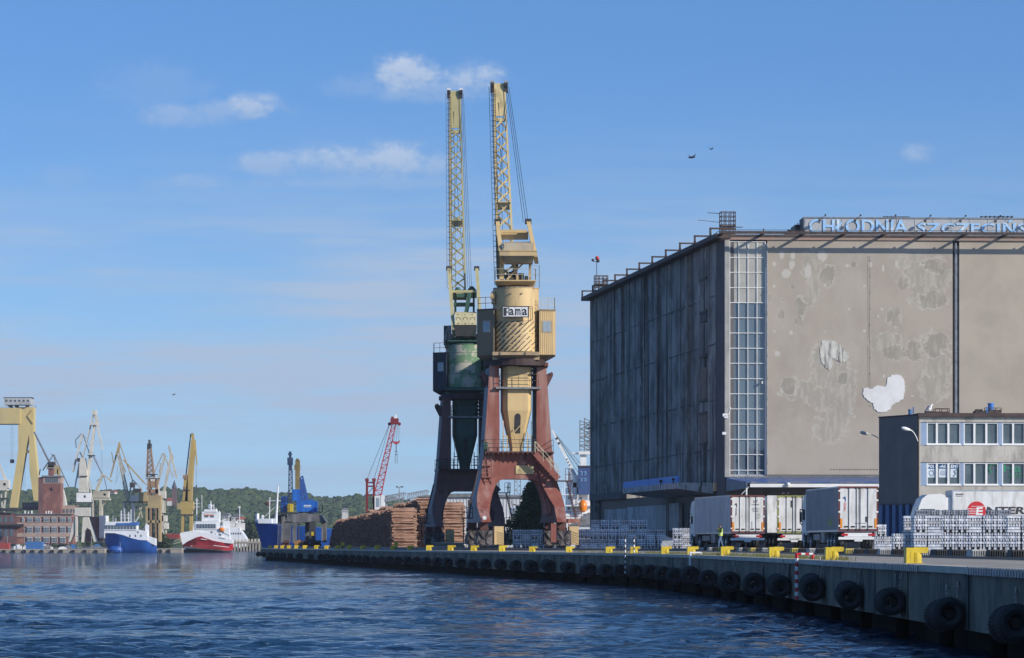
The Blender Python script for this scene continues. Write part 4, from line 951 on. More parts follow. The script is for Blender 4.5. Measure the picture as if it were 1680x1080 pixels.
for k in range(5): s.box(-1.305,-1.29,2.6+k*.35,2.75+k*.35,1.5,1.95)
s.build('side_sticker',mat('faded green sticker',(.45,.6,.12),ns=5),t3)
# long white lorry behind the bundles
te=lorry('long white lorry parked sideways in front of the office, round red logo on its side',((1561-840)/F*228+13.62*math.cos(R(2.7)),229.3+13.62*math.sin(R(2.7)),ZY),92.7,m_tw,m_frame_r)
MS=Matrix.Rotation(R(90),4,'Z')  # side plane faces local +x ; world -Y
def sx_(px): return 13.6-((px-1561)/F*228)
def sz_(py): return HC+(H-py)/F*228-ZY
def stext(s_,pa,pb,ya,yb,m,off=1.30,slant=0,nm='side_lettering'):
    M=Matrix.Translation((off,sx_(pa),sz_(yb)))@Matrix(((0,-1,0,0),(-1,0,0,0),(0,0,1,0),(0,0,0,1)))
    M=Matrix(((0,-1,0,off),(-1,0,0,0),(0,0,1,0),(0,0,0,1)))
    return M
# local frame of the side: u along travel-back (screen right) = -y, normal = +x?  screen-facing side is local -x rotated; choose by test
SIDE=-1.30
def S(u,v,d=0): return (SIDE-d,13.6-u,v)   # u metres right of the trailer front as seen from the quay
def smesh(name,pts_u_v,d,m):
    n=len(pts_u_v); MB().add([S(u,v,d) for u,v in pts_u_v]+[S(u,v,-.01) for u,v in pts_u_v],[tuple(range(n)),tuple(range(2*n-1,n-1,-1))]+[(i,(i+1)%n,(i+1)%n+n,i+n) for i in range(n)]).build(name,m,te)
k_=228/F
cu_,cv_=(1600.5-1561)*k_,sz_(838.5); rr=(1616-1585)/2*k_
# the logo: red disc, white speed bars, white E
smesh('logo_disc',[(cu_+rr*math.cos(a),cv_+rr*1.02*math.sin(a)) for a in [2*math.pi*i/40 for i in range(40)]],.006,mat('logo red',(.55,.02,.03),ns=3,amt=.1))
def rect(u0,u1,v0,v1,sl=.0): return [(u0,v0),(u1,v0),(u1+sl,v1),(u0+sl,v1)]
for k in range(4): 
    v=cv_+.12-k*.15; smesh('logo_bar',rect(cu_-rr-.05,cu_+.02,v,v+.045),.010,m_tw)
E0=cu_-.02
for v0,v1 in ((.14,.26),(-.06,.05),(-.28,-.16)): smesh('logo_letter',rect(E0,E0+.42,cv_+v0,cv_+v1,.04),.011,m_white)
smesh('logo_letter',rect(E0-.02,E0+.12,cv_-.28,cv_+.26,.06),.0125,m_white)
smesh('logo_bar',rect(cu_-.35,cu_+.62,cv_+.30,cv_+.335),.010,m_tw)
TM=Matrix(((0,1,0,SIDE),(-1,0,0,0),(0,0,1,0),(0,0,0,1)))
sh_=Matrix(((1,0,.18,0),(0,1,0,0),(0,0,1,0),(0,0,0,1)))
def ste(s_,ua,ub,va,vb,m,slant=True,name='side_lettering'):
    M=Matrix.Translation((0,13.6-ua,va))@TM
    if slant: M=M@sh_
    return text(name,s_,ub-ua,vb-va,m,te,M,.006,bold=.03)
ste('NTERPRISE',(1616-1561)*k_,(1616-1561)*k_+5.1,sz_(843.8),sz_(831.5),m_txt)
ste('FRIGORIFIC',(1566-1561)*k_,(1579-1561)*k_,sz_(812),sz_(810),m_txt,False); ste('transport',(1566-1561)*k_,(1577-1561)*k_,sz_(815),sz_(813.3),m_txt,False)
# ============================================================ ALUMINIUM BUNDLES
def bundle(hh=.96,w=.76,nl=9,seed=1):
    rr=random.Random(seed); s=MB(); lh=hh/nl
    for k in range(nl):
        z=k*lh; n=5
        if k==0:
            for i in (0,2,4): q=-w/2+w*(i+.5)/n; s.box(q-.06,q+.06,-w/2,w/2,z,z+lh*.85)
            continue
        for i in range(n):
            q=-w/2+w*(i+.5)/n; a=w/n*.43; b=w/n*.22; e=w/2+rr.uniform(-.02,.02); j=rr.uniform(-.006,.006)
            z0,z1=z+.008,z+lh-.016; f=1 if k%3 else -1
            ta,tb=(a,b) if f>0 else (b,a)
            for zz in (0,):
                if k%2: P=[(q-ta,-e,z0),(q+ta,-e,z0),(q+ta,e,z0),(q-ta,e,z0),(q-tb,-e+.02,z1),(q+tb,-e+.02,z1),(q+tb,e-.02,z1),(q-tb,e-.02,z1)]
                else:   P=[(-e,q-ta,z0),(e,q-ta,z0),(e,q+ta,z0),(-e,q+ta,z0),(-e+.02,q-tb,z1),(e-.02,q-tb,z1),(e-.02,q+tb,z1),(-e+.02,q+tb,z1)]
                s.hexa(P)
    s.box(-w/2+.09,w/2-.09,-w/2+.09,w/2-.09,.02,hh-.05,1)  # added dark core, blocks light so the gaps between ingots look dark
    return s
def straps(hh=.96,w=.76):
    s=MB()
    for x in (-.2,.2): s.box(x-.012,x+.012,-w/2-.03,w/2+.03,hh-.01,hh+.004); s.box(x-.012,x+.012,-w/2-.035,-w/2-.025,0,hh)
    return s
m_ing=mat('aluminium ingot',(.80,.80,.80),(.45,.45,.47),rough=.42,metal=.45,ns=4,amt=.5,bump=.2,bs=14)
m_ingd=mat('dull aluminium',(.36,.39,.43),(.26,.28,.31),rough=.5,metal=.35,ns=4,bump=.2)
bproto={}
def put_bundle(x,y,z,label,group,kind=0,rz=0,tilt=0):
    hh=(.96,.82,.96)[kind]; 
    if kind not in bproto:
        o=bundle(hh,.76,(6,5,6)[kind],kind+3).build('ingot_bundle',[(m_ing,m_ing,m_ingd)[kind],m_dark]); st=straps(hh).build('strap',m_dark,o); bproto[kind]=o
    else:
        p=bproto[kind]; o=p.copy(); COL.objects.link(o)
        for ch in p.children: c=ch.copy(); COL.objects.link(c); c.parent=o
    o.location=(x,y,z); o.rotation_euler=(0,R(tilt),R(rz+random.choice((0,90))+random.uniform(-2.5,2.5)))
    tag(o,label,'ingot bundle',group)
# big stack on the right
cols=[1509,1532,1554,1577,1599,1622,1641,1661,1682,1704]
for r in range(2):
    for i,px in enumerate(cols):
        if i==0 and r==0: px-=0
        Yr=190+r*.86; x=(px-840)/F*190+(.02 if i>6 else 0)+ (0.12 if i>=8 else 0)
        top=2
        for k in range(top):
            z=ZY+k*.98
            rowname=('front','rear')[r]
            put_bundle(x,Yr+random.uniform(-.05,.05),z,'%s bright bundle from the left in the %s row, %s layer of the big stack'%(ORD[i],rowname,('bottom','upper')[k]),'bright aluminium bundles of the big stack',0)
# small bundles to its left
for px,Y,k,lab in ((1493,192.5,0,'bright bundle at the left end of the big stack, bottom'),(1493,192.5,1,'bright bundle at the left end of the big stack, upper'),
                   (1474,200,0,'single short bundle between the big stack and the small lit pair'),(1484,205,0,'single bundle half hidden behind the left end of the big stack')):
    put_bundle((px-840)/F*Y,Y,ZY+k*.98,lab,None,0)
for i,px in enumerate((1443.5,1455,)):
    for k in range(1): put_bundle((px-840)/F*215+i*.3,215+i*.3,ZY,('left','right')[i]+' of the two low lit bundles beside the rear of the nearest lorry',None,1)
for k in range(2): put_bundle((1444-840)/F*226,226,ZY+k*.84,('lower','upper')[k]+' bundle of the narrow stack peeping out right behind the nearest lorry',None,1)
# upper loose layer
for i,px in enumerate((1512,1532,1556,1578,1629,1646)):
    Y=193.2; put_bundle((px-840)/F*Y,Y,ZY+1.96,'dull aluminium bundle lying as %s top row piece of the big stack'%(('first','second','third','fourth','fifth','sixth')[i]),'loose top row of the big stack',2)
    bproto[2].scale=(1,1,.62)
for o in bpy.data.objects:
    if o.name.startswith('ingot_bundle') and 'top row piece' in o.get('label',''): o.scale=(1,1,.34)
# stacks beside the cold store, in its shadow
Yb=291
i=0; px=958
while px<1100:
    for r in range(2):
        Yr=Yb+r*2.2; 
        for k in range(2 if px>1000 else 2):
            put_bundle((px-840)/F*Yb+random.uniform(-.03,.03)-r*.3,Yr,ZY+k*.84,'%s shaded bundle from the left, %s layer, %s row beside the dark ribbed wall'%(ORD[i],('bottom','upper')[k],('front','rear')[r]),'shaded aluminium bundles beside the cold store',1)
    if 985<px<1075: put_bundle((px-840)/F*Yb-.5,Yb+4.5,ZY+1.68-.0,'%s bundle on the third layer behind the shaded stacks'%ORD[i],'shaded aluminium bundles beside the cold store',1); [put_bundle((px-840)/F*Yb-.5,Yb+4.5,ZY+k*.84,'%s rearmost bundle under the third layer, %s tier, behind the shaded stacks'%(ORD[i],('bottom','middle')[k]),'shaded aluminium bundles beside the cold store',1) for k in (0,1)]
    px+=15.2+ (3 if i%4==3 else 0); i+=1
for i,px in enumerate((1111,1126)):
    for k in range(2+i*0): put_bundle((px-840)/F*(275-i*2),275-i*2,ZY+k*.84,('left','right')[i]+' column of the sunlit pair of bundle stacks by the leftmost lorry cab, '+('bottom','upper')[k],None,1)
for i,px in enumerate((1106,)):
    put_bundle((px-840)/F*283,283,ZY,'single leaning bundle beside the sunlit pair',None,1)
MB()
s=MB(); s.M=Matrix.Translation(W(1093,897,279).xy.to_3d()+Vector((0,0,ZY)))@Matrix.Rotation(R(18),4,'Y'); s.box(-.5,.4,-.3,.3,.02,.95)
tag(s.build('wrapped_bundle',mat('pale plastic wrap',(.42,.44,.47),(.3,.32,.35),rough=.4,ns=3,bump=.4)),'leaning pallet load wrapped in pale plastic beside the sunlit bundles','wrapped load')
# stack behind the yellow crane arch
i=0
for px in (848,862.5,877,891.5):
    for k in range(2):
        put_bundle((px-840)/F*301,301+(i%2)*.2,ZY+k*.84,'%s bundle from the left under the cream crane arch, %s layer'%(ORD[i],('bottom','upper')[k]),'aluminium bundles behind the cream crane',1)
    i+=1
# ============================================================ WORKER
def worker(loc):
    t=thing('person','person in yellow hi-vis vest and jeans beside the leftmost lorry, hands at the face','person',loc,15)
    V=[];E=[];Rd=[]
    def v(p,r,par=None):
        V.append(p); Rd.append(r)
        if par is not None: E.append((par,len(V)-1))
        return len(V)-1
    # facing -x
    pel=v((0,0,.95),(.15,.13)); wa=v((-.01,0,1.12),(.14,.12),pel); ch=v((.0,0,1.32),(.16,.13),wa); sh=v((.0,0,1.46),(.13,.10),ch); nk=v((-.02,0,1.54),(.06,.06),sh); 
    for sy in (-1,1):
        fw=-.24 if sy<0 else .22
        hp=v((0,sy*.09,.90),(.10,.10),pel); kn=v((fw*.55-.03,sy*.11,.50),(.065,.065),hp); an=v((fw+.06,sy*.12,.10),(.042,.042),kn); ft=v((fw-.03,sy*.12,.045),(.045,.035),an); v((fw-.13,sy*.12,.035),(.035,.025),ft)
        so=v((0,sy*.19,1.43),(.065,.065),sh); el=v((-.06,sy*.27,1.16),(.048,.048),so); wr=v((-.20,sy*.12,1.36),(.030,.030),el); pm=v((-.23,sy*.07,1.42),(.034,.022),wr)
        for f in range(4):
            a=v((-.245+.0*f,sy*(.055-f*.012),1.45+.006*f),(.010,.010),pm); b=v((-.235,sy*(.03-f*.008),1.485+.008*(f%3)),(.009,.009),a)
        th=v((-.20,sy*.05,1.43),(.010,.010),pm); v((-.19,sy*.03,1.455),(.009,.009),th)
    me=bpy.data.meshes.new('body'); me.from_pydata(V,E,[]); o=bpy.data.objects.new('body',me); COL.objects.link(o); o.parent=t
    sk=o.modifiers.new('skin','SKIN'); 
    for i,r in enumerate(Rd): me.skin_vertices[0].data[i].radius=r
    me.skin_vertices[0].data[0].use_root=True
    ss=o.modifiers.new('sub','SUBSURF'); ss.levels=1; ss.render_levels=1
    m_cl=bpy.data.materials.new('work clothes'); m_cl.use_nodes=True; nt=m_cl.node_tree; N=nt.nodes; L=nt.links; b=N['Principled BSDF']; b.inputs['Roughness'].default_value=.85
    tc=N.new('ShaderNodeTexCoord'); sp=N.new('ShaderNodeSeparateXYZ'); L.new(tc.outputs['Object'],sp.inputs[0])
    cr=N.new('ShaderNodeValToRGB'); cr.color_ramp.interpolation='CONSTANT'; L.new(sp.outputs[2],cr.inputs[0]); e=cr.color_ramp.elements
    e[0].position=0; e[0].color=(.02,.02,.02,1); e[1].position=.09; e[1].color=(.10,.16,.27,1)
    for p_,c_ in ((.97,(.03,.03,.035,1)),): q=e.new(p_); q.color=c_
    mx=N.new('ShaderNodeMixRGB'); mx.inputs[2].default_value=(.42,.24,.17,1); L.new(cr.outputs[0],mx.inputs[1])
    lt=N.new('ShaderNodeMath'); lt.operation='LESS_THAN'; lt.inputs[1].default_value=-.195; L.new(sp.outputs[0],lt.inputs[0])
    g2=N.new('ShaderNodeMath'); g2.operation='GREATER_THAN'; g2.inputs[1].default_value=1.2; L.new(sp.outputs[2],g2.inputs[0]); mm=N.new('ShaderNodeMath'); mm.operation='MULTIPLY'; L.new(lt.outputs[0],mm.inputs[0]); L.new(g2.outputs[0],mm.inputs[1]); L.new(mm.outputs[0],mx.inputs[0])
    L.new(mx.outputs[0],b.inputs['Base Color']); me.materials.append(m_cl)
    m_sk=mat('skin',(.42,.24,.17),ns=8,amt=.1); m_hr=mat('dark hair',(.03,.02,.015),ns=9)
    hd=MB(); hd.lathe((-.03,0,1.54),(-.03,0,1),[(-.04,.05),(0,.055),(.05,.075),(.10,.088),(.16,.09),(.20,.075),(.235,.03)],12); hd.bar((-.125,0,1.63),(-.145,0,1.60),.03); 
    for sy in (-1,1): hd.blob((-.03,sy*.09,1.625),.025,6,5,sq=(.8,.4,1.2)); hd.blob((-.115,sy*.032,1.645),.012)
    hd.box(-.118,-.108,-.025,.025,1.575,1.582); hd.build('head',m_sk,t,True)
    hr=MB(); hr.lathe((-.02,0,1.64),(-.03,0,1),[(-.03,.05),(0,.093),(.05,.097),(.10,.086),(.145,.04)],12); hr.build('hair',m_hr,t,True)
    vs=MB(); vs.loft([[(x*rx,y*ry,z) for x,y in [(math.cos(a),math.sin(a)) for a in [2*math.pi*i/14 for i in range(14)]]] for z,rx,ry in ((.93,.165,.20),(1.1,.16,.19),(1.3,.175,.205),(1.42,.16,.18),(1.48,.10,.13))])
    vs.build('vest',mat('hi-vis yellow',(.62,.80,.05),(.5,.66,.05),rough=.7,ns=5),t,True)
    s=MB()
    for z in (1.02,1.16): s.loft([[(1.04*rx*math.cos(a),1.04*ry*math.sin(a),zz) for a in [2*math.pi*i/14 for i in range(14)]] for zz,rx,ry in ((z,.163,.195),(z+.05,.163,.195))])
    s.build('reflective_band',mat('reflective grey',(.6,.6,.6),ns=5),t)
    return t
worker(((1182-840)/F*243,243,ZY))
# ============================================================ PORTAL CRANES
m_cream=mat('cream crane paint',(.60,.43,.20),(.53,.38,.19),rough=.55,ns=.8,amt=.5,streak=(.45,.33,.18),sk=1.2,zs=.15)
m_yel2=mat('pale yellow crane paint',(.60,.47,.23),(.50,.40,.20),rough=.55,ns=.9,streak=(.33,.27,.13),sk=1.2,zs=.2,rust=(.18,.10,.05),rusta=.68)
m_rust=mat('red oxide paint',(.20,.055,.038),(.25,.085,.062),rough=.7,ns=.7,amt=.8,streak=(.31,.17,.14),sk=.9,zs=.12,bump=.15,rust=(.12,.04,.03),rusta=.62)
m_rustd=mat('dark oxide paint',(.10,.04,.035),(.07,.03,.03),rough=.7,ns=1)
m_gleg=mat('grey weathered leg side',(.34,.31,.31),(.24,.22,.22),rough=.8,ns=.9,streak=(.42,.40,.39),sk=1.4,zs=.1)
m_brown=mat('brown shade cabin sheet',(.26,.20,.125),(.22,.17,.11),rough=.6,ns=1)  # on the cream crane's left cabin, its shade put into a brown; also fittings
m_green=mat('dark green paint',(.035,.10,.07),(.025,.07,.05),rough=.6,ns=1,streak=(.05,.14,.09),sk=2)
m_grn2=mat('peeling green and white paint',(.14,.24,.13),(.42,.40,.31),rough=.75,ns=.75,amt=.9,lo=.46,hi=.50,rust=(.20,.09,.04),rusta=.63,streak=(.10,.22,.12),sk=1.0,zs=.3)
m_mach=mat('machinery',(.05,.06,.045),(.10,.07,.04),rough=.6,ns=3)
def portal_crane(label,loc,C,P):
    """C colours, P: arm,cross,cw0,cw1,hull,plat,drum rows and jib end points, in the photo rows of the nearer crane"""
    s_=19.13; t=thing('portal_crane',label,'crane',loc,0)
    MR=RZ(7.66)
    def q(px,py,dy=0): return Vector(((px-848)/s_,dy,(900-py)/s_))
    zz=lambda py:(900-py)/s_; xx=lambda px:(px-848)/s_
    # legs: corner posts spreading into a long foot along the rail
    lv_=[(858,3.20,.40,5.3),(846,3.25,.42,4.2),(832,3.30,.45,3.2),(818,3.10,.58,2.4),(804,2.85,.66,1.9),(785,2.55,.68,1.5),(740,2.27,.67,1.35),(690,2.17,.58,1.32),(600,2.02,.40,1.28)]
    for sx in (-1,1):
        s=MB(MR); loops=[]
        for py,cx,hw,hd in lv_: c=sx*cx; loops.append([(c-hw,-hd,zz(py)),(c+hw,-hd,zz(py)),(c+hw,hd,zz(py)),(c-hw,hd,zz(py))])
        s.loft(loops,0)
        # left faces: grey paint on the left leg, shade painted dark on the right
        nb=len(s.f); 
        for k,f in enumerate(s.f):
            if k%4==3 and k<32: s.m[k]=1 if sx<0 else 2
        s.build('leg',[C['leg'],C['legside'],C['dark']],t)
        e=MB(MR); 
        for k in (1,): e.prism([(sx*2.3,zz(622)),(sx*3.0,zz(611)),(sx*3.1,zz(615)),(sx*3.05,zz(619)),(sx*2.5,zz(640))],-.9,-.6); e.prism([(sx*2.3,zz(622)),(sx*3.0,zz(611)),(sx*3.1,zz(615)),(sx*3.05,zz(619)),(sx*2.5,zz(640))],.6,.9)
        e.tube((sx*2.95,-.95,zz(615.5)),(sx*2.95,.95,zz(615.5)),.12,10)
        e.build('lifting_lug',C['dark'],t)
        # running gear
        for sy in (-1,1):
            y0=sy*3.75; x0=sx*3.35
            s=MB(MR); s.box(x0-.38,x0+.38,y0-.5,y0+.5,1.75,2.2); s.prism([(y0-1.2,1.05),(y0-1.0,1.5),(y0-.3,1.85),(y0+.3,1.85),(y0+1.0,1.5),(y0+1.2,1.05),(y0+.9,.95),(y0,1.45),(y0-.9,.95)],x0-.3,x0+.3,ax='x')
            s.tube((x0-.5,y0,1.6),(x0+.5,y0,1.6),.16,10); b=s.build('bogie_beam',C['dark'],t)
            s=MB(MR)
            for k in (-.95,.95): 
                s.prism([(y0+k-.75,.35),(y0+k-.7,.8),(y0+k-.15,1.2),(y0+k+.15,1.2),(y0+k+.7,.8),(y0+k+.75,.35)],x0-.42,x0+.42,ax='x')
            s.box(x0-.6,x0+.6,y0-1.85,y0-1.6,.25,1.5)
            s.bar((x0-.45,y0-1.9,1.45),(x0,y0-1.9,.75),.2); s.bar((x0+.45,y0-1.9,1.45),(x0,y0-1.9,.75),.2); s.tube((x0-.3,y0-1.95,.55),(x0-.3,y0-1.86,.55),.22,12); s.tube((x0+.3,y0-1.95,.55),(x0+.3,y0-1.86,.55),.22,12)
            s.build('bogie_frame',C['bogie'],t)
            for k in (-1.4,-.5,.5,1.4):
                w=MB(MR); w.tube((x0-.14,y0+k,.36),(x0+.14,y0+k,.36),.34,18); w.tube((x0+.1,y0+k,.36),(x0+.17,y0+k,.36),.39,18); w.build('wheel',m_dark,t)
    # portal girder with rounded arch
    def arc(x0,z0,x1,z1,n=7): return [(x0+(x1-x0)*math.sin(math.pi/2*i/n), z0+(z1-z0)*(1-math.cos(math.pi/2*i/n))) for i in range(n+1)]
    A=arc(-2.62,3.0,-1.3,5.85); 
    A=[(-2.45,2.9),(-2.38,3.8),(-2.2,4.6),(-1.95,5.3),(-1.6,5.75),(-1.2,5.9)]
    poly=[(-2.55,8.12)]+[(-2.9,6.2),(-3.1,4.2),(-3.1,2.9)]+A+[(-a,b) for a,b in reversed(A)]+[(3.1,2.9),(3.1,4.2),(2.9,6.2),(2.55,8.12)]
    poly2=[(-1.7,8.12),(-1.8,4.9)]+A[2:]+[(-a,b) for a,b in reversed(A[2:])]+[(1.8,4.9),(1.7,8.12)]
    MB(MR).prism([(-2.4,8.12),(-2.75,5.4),(-2.95,3.6),(-3.0,2.95)]+A+[(-a,b) for a,b in reversed(A)]+[(3.0,2.95),(2.95,3.6),(2.75,5.4),(2.4,8.12)],-1.28,1.28).build('portal_girder',C['leg'],t)
    s=MB(MR); s.box(-2.95,2.95,-2.3,2.3,8.14,8.24)
    for x in (-2.9,2.9): s.box(x-.05,x+.05,-2.3,2.3,8.0,8.14)
    for k in range(14): s.box(-2.7+k*.42,-2.6+k*.42,-2.28,-2.2,8.0,8.14)
    s.build('walkway',C['dark'],t)
    MB(MR).rail([(-2.9,-2.25,8.24),(1.5,-2.25,8.24)],1.0,.7,.02,(.33,.66)).rail([(-2.9,-2.25,8.24),(-2.9,2.25,8.24),(2.9,2.25,8.24),(2.9,-2.25,8.24)],1,1,.02,(.5,)).build('railing',C['rail'],t)
    # stair from walkway down to the right leg, ladders to the ground
    s=MB(MR); a=Vector((1.35,-2.0,8.1)); b=Vector((3.35,-2.0,5.9))
    for y in (-2.35,-1.75): s.bar(a+Vector((0,y+2,0)),b+Vector((0,y+2,0)),.06,.5)
    for k in range(9): p=a.lerp(b,(k+.5)/9); s.box(p.x-.15,p.x+.15,-2.35,-1.75,p.z-.02,p.z+.02)
    s.build('stair',C['leg'],t)
    s=MB(MR)
    for y in (-2.38,-1.75):
        for dz in (.6,1.0): s.bar(a+Vector((0,y+2,dz)),b+Vector((0,y+2,dz)),.04)
        for k in range(4): p=a.lerp(b,k/3); s.bar(p+Vector((0,y+2,0)),p+Vector((0,y+2,1)),.04)
    s.build('stair_railing',C['rail2'],t)
    s=MB(MR); s.box(3.0,4.5,-2.6,-.4,5.7,5.78); s.rail([(3.9,-2.55,5.78),(4.5,-2.55,5.78),(4.5,-.45,5.78)],1.0,.7,.02)
    pa=Vector((4.1,-2.2,5.7)); pb=Vector((4.9,-2.2,2.3))
    for y in (-2.5,-1.9): s.bar((pa.x,y,pa.z),(pb.x,y,pb.z),.05,.14)
    for k in range(14): p=pa.lerp(pb,(k+.5)/14); s.box(p.x-.12,p.x+.12,-2.5,-1.9,p.z-.015,p.z+.015)
    s.bar((pa.x+.1,-2.5,pa.z+.9),(pb.x+.1,-2.5,pb.z+.9),.035)
    for k in range(5): p=pa.lerp(pb,k/4); s.bar((p.x+.05,-2.5,p.z),(p.x+.1,-2.5,p.z+.9),.035)
    s.rail([(3.9,-2.55,2.25),(5.3,-2.55,2.25)],.9,.5,.02)
    s.build('access_stair',C['dark'],t)
    s=MB(MR); s.box(3.95,5.0,-3.6,-1.8,2.15,2.5); s.bar((4.0,-3.5,2.1),(4.6,-3.5,.3),.1); s.bar((5.0,-3.5,2.1),(4.3,-3.5,.6),.1); s.build('leg_bracket',C['leg'],t); MB(MR).box(2.2,2.65,-5.75,-5.5,.5,2.1).build('red_cabinet',C['leg'],t)
    # yellow steps / cabinets by the feet
    for x0 in (-2.1,4.3):
        s=MB(MR); s.box(x0-.35,x0+.45,-4.5,-3.6,.3,1.85); s.build('yellow_step',m_cream,t)
        s=MB(MR)
        for k in range(6): s.bar((x0-.1,-4.55,.4+k*.2),(x0+.45,-4.55,.2+k*.2),.02)
        s.build('step_rail',m_rusty,t)
    s=MB(MR); 
    for x in (-2.9,-2.35): s.bar((x,-1.75,4.9),(x,-1.75,8.0),.06)
    for k in range(9): s.bar((-2.9,-1.75,5+k*.36),(-2.35,-1.75,5+k*.36),.04)
    for z in (5,6,7,7.9): s.box(-2.95,-2.3,-1.78,-1.3,z,z+.06)
    s.build('leg_ladder',C['leg'],t)
    s=MB(MR); s.rail([(-4.9,-2.0,2.6),(-4.0,-2.0,2.6)],.9,.4,.025); s.line([(-4.3,-2,2.6),(-4.1,-2,4.2),(-3.5,-1.9,6.6)],.07); s.box(-4.9,-4.0,-2.3,-1.7,2.5,2.6); s.box(-4.4,-4.1,-2.2,-2.0,3.6,4.1)
    s.line([(-4.8,-2,2.6),(-4.75,-2,.5)],.05); s.build('cable_reel_frame',m_rusty,t)
    MB(MR).tube((-3.0,-1.6,zz(735)),(-2.7,-1.6,zz(735)),.0001 if False else .45,16).build('cable_drum',m_green,t)
    if P.get('plate'):
        pl=MB(MR).box(-.2,1.35,-1.36,-1.29,6.35,7.05).build('notice_plate',m_yel2,t)
        text('plate_lettering','UWAGA',.8,.16,m_brown,t,MR@Matrix.Translation((.1,-1.37,6.8)),.005); text('plate_lettering','NIE STAC POD',1.2,.14,m_brown,t,MR@Matrix.Translation((0,-1.37,6.6)),.005); text('plate_lettering','DZWIGIEM',1.2,.14,m_brown,t,MR@Matrix.Translation((0,-1.37,6.42)),.005)
        s=MB(MR); s.tube((-3.35-.0,-5.0,2.55),(-3.35,-4.93,2.55),.14,14); s.tube((-3.35,-5.02,2.55),(-3.35,-4.93,2.55),.05,8)
        for k in range(8): a=k*.785; s.bar((-3.35+.1*math.cos(a),-4.97,2.55+.1*math.sin(a)),(-3.35+.2*math.cos(a),-4.97,2.55+.2*math.sin(a)),.06)
        s.build('white_badge',m_white,t)
    # slewing column
    s=MB(MR); L=[]
    for py,hw in ((746,.52),(735,.52),(675,1.22),(603,1.22)):
        c=hw*.28; L.append([(-hw+c,-hw,zz(py)),(hw-c,-hw,zz(py)),(hw,-hw+c,zz(py)),(hw,hw-c,zz(py)),(hw-c,hw,zz(py)),(-hw+c,hw,zz(py)),(-hw,hw-c,zz(py)),(-hw,-hw+c,zz(py))])
    s.loft(L); s.build('slewing_column',C['col'],t)
    s=MB(MR); zc=zz(694); sl=lambda z:-(1.22-(zz(675)-z)*(.70/(zz(675)-zz(735))))-.012 if z<zz(675) else -1.232
    ring=[(-.25,zz(712)),(.25,zz(712)),(.25,zz(685)),(.2,zz(682)),(.1,zz(680)),(-.1,zz(680)),(-.2,zz(682)),(-.25,zz(685))]
    s.add([(x,sl(z),z) for x,z in ring],[tuple(range(8))]); s.add([(x,sl(z)+.25,z) for x,z in ring]+[(x,sl(z)-.02,z) for x,z in ring],[(i,(i+1)%8,(i+1)%8+8,i+8) for i in range(8)])
    s.build('column_opening',m_dark,t)
    s=MB(MR); 
    for sx in (-1,1): s.box(sx*1.05-.22,sx*1.05-.14,-1.0,-.9,8.24,10.0); s.box(sx*1.05+.14,sx*1.05+.22,-1.0,-.9,8.24,9.6); s.box(sx*1.05-.2,sx*1.05+.2,-1.0,-.9,8.6,8.7); s.box(sx*1.05-.2,sx*1.05+.2,-1,-.9,9.5,9.6); s.bar((sx*1.2,-.95,9.6),(sx*1.2,-.95,10.9),.05)
    s.bar((-.4,-1.2,10.2),(.1,-.9,8.3),.1); s.bar((.3,-1.3,10.6),(-.5,-1.2,9.7),.06)
    s.build('column_support',C['col'],t)
    # mid platform
    MB(MR).box(-1.95,1.95,-1.7,1.7,zz(640),zz(637)).build('mid_platform',m_steel,t)
    MB(MR).rail([(-1.7,-1.65,zz(637)),(1.7,-1.65,zz(637))],1.1,1.4,.02).rail([(-1.7,1.65,zz(637)),(1.7,1.65,zz(637))],1.1,.5,.03,(.3,.6)).build('railing',C['rail'],t)
    s=MB(MR)
    for sx in (-1,1):
        for k in range(4): s.box(sx*1.6-.25,sx*1.6+.25,1.2,1.5,zz(632)+k*.4,zz(632)+k*.4+.2)
        s.bar((sx*1.5,1.2,zz(637)),(sx*1.5,1.2,zz(603)),.12)
    s.build('cable_box',m_dark,t)
    # turntable
    s=MB(); s.cyl((0,0),2.72,zz(602),zz(596),28); s.cyl((0,0),2.5,zz(596)+.001,zz(591),28); s.box(-2.7,2.7,-1.2,1.2,zz(604),zz(599)); s.build('turntable',m_turn,t)
    s=MB(); s.prism([(2.4,zz(603)),(2.75,zz(603)),(2.75,zz(597)),(2.55,zz(599))],-2.0,-.6); s.build('turntable_tip',C['leg'],t)
    dr=P['drum']
    # house: skirt, drum, side cabins
    s=MB(); s.loft([s.ring((0,.1),2.3,zz(593),16),s.ring((0,.2),3.15,zz(586),16)]); s.build('house_underside',C['under'],t)
    s=MB(); s.box(-2.0,2.0,-1.95,-1.5,zz(593),zz(580))
    for x in (-1.2,.95): s.box(x-.14,x+.14,-2.05,-1.95,zz(593),zz(580))
    s.build('skirt_frame',C['skirt'],t)
    s=MB(); rr=2.35; pts=[(rr*math.sin(a)*.83,-rr*math.cos(a)*.83-.1) for a in [R(-90+k*180/14) for k in range(15)]]+[(1.95,2.2),(-1.95,2.2)]
    s.loft([[(x,y,zz(579)) for x,y in pts],[(x,y,zz(dr)) for x,y in pts]]); s.build('machine_house',C['drum'],t,True)
    s=MB(); s.loft([[(x*1.012,y*1.012-.01,zz(dr)+a) for x,y in pts] for a in (-.03,.06)]); s.loft([[(x*1.006,y*1.006,zz(529)+a) for x,y in pts] for a in (-.03,.02)])
    if C.get('green'): s.loft([[(x*1.006,y*1.006,zz(552)+a) for x,y in pts] for a in (-.03,.02)]); s.loft([[(x*1.006,y*1.006,zz(510)+a) for x,y in pts] for a in (-.02,.02)])
    s.build('house_seam',C['skirt'],t)
    def drum_y(x): x=max(-1.9,min(1.9,x)); return -.1-rr*.83*math.cos(math.asin(x/(rr*.83)))
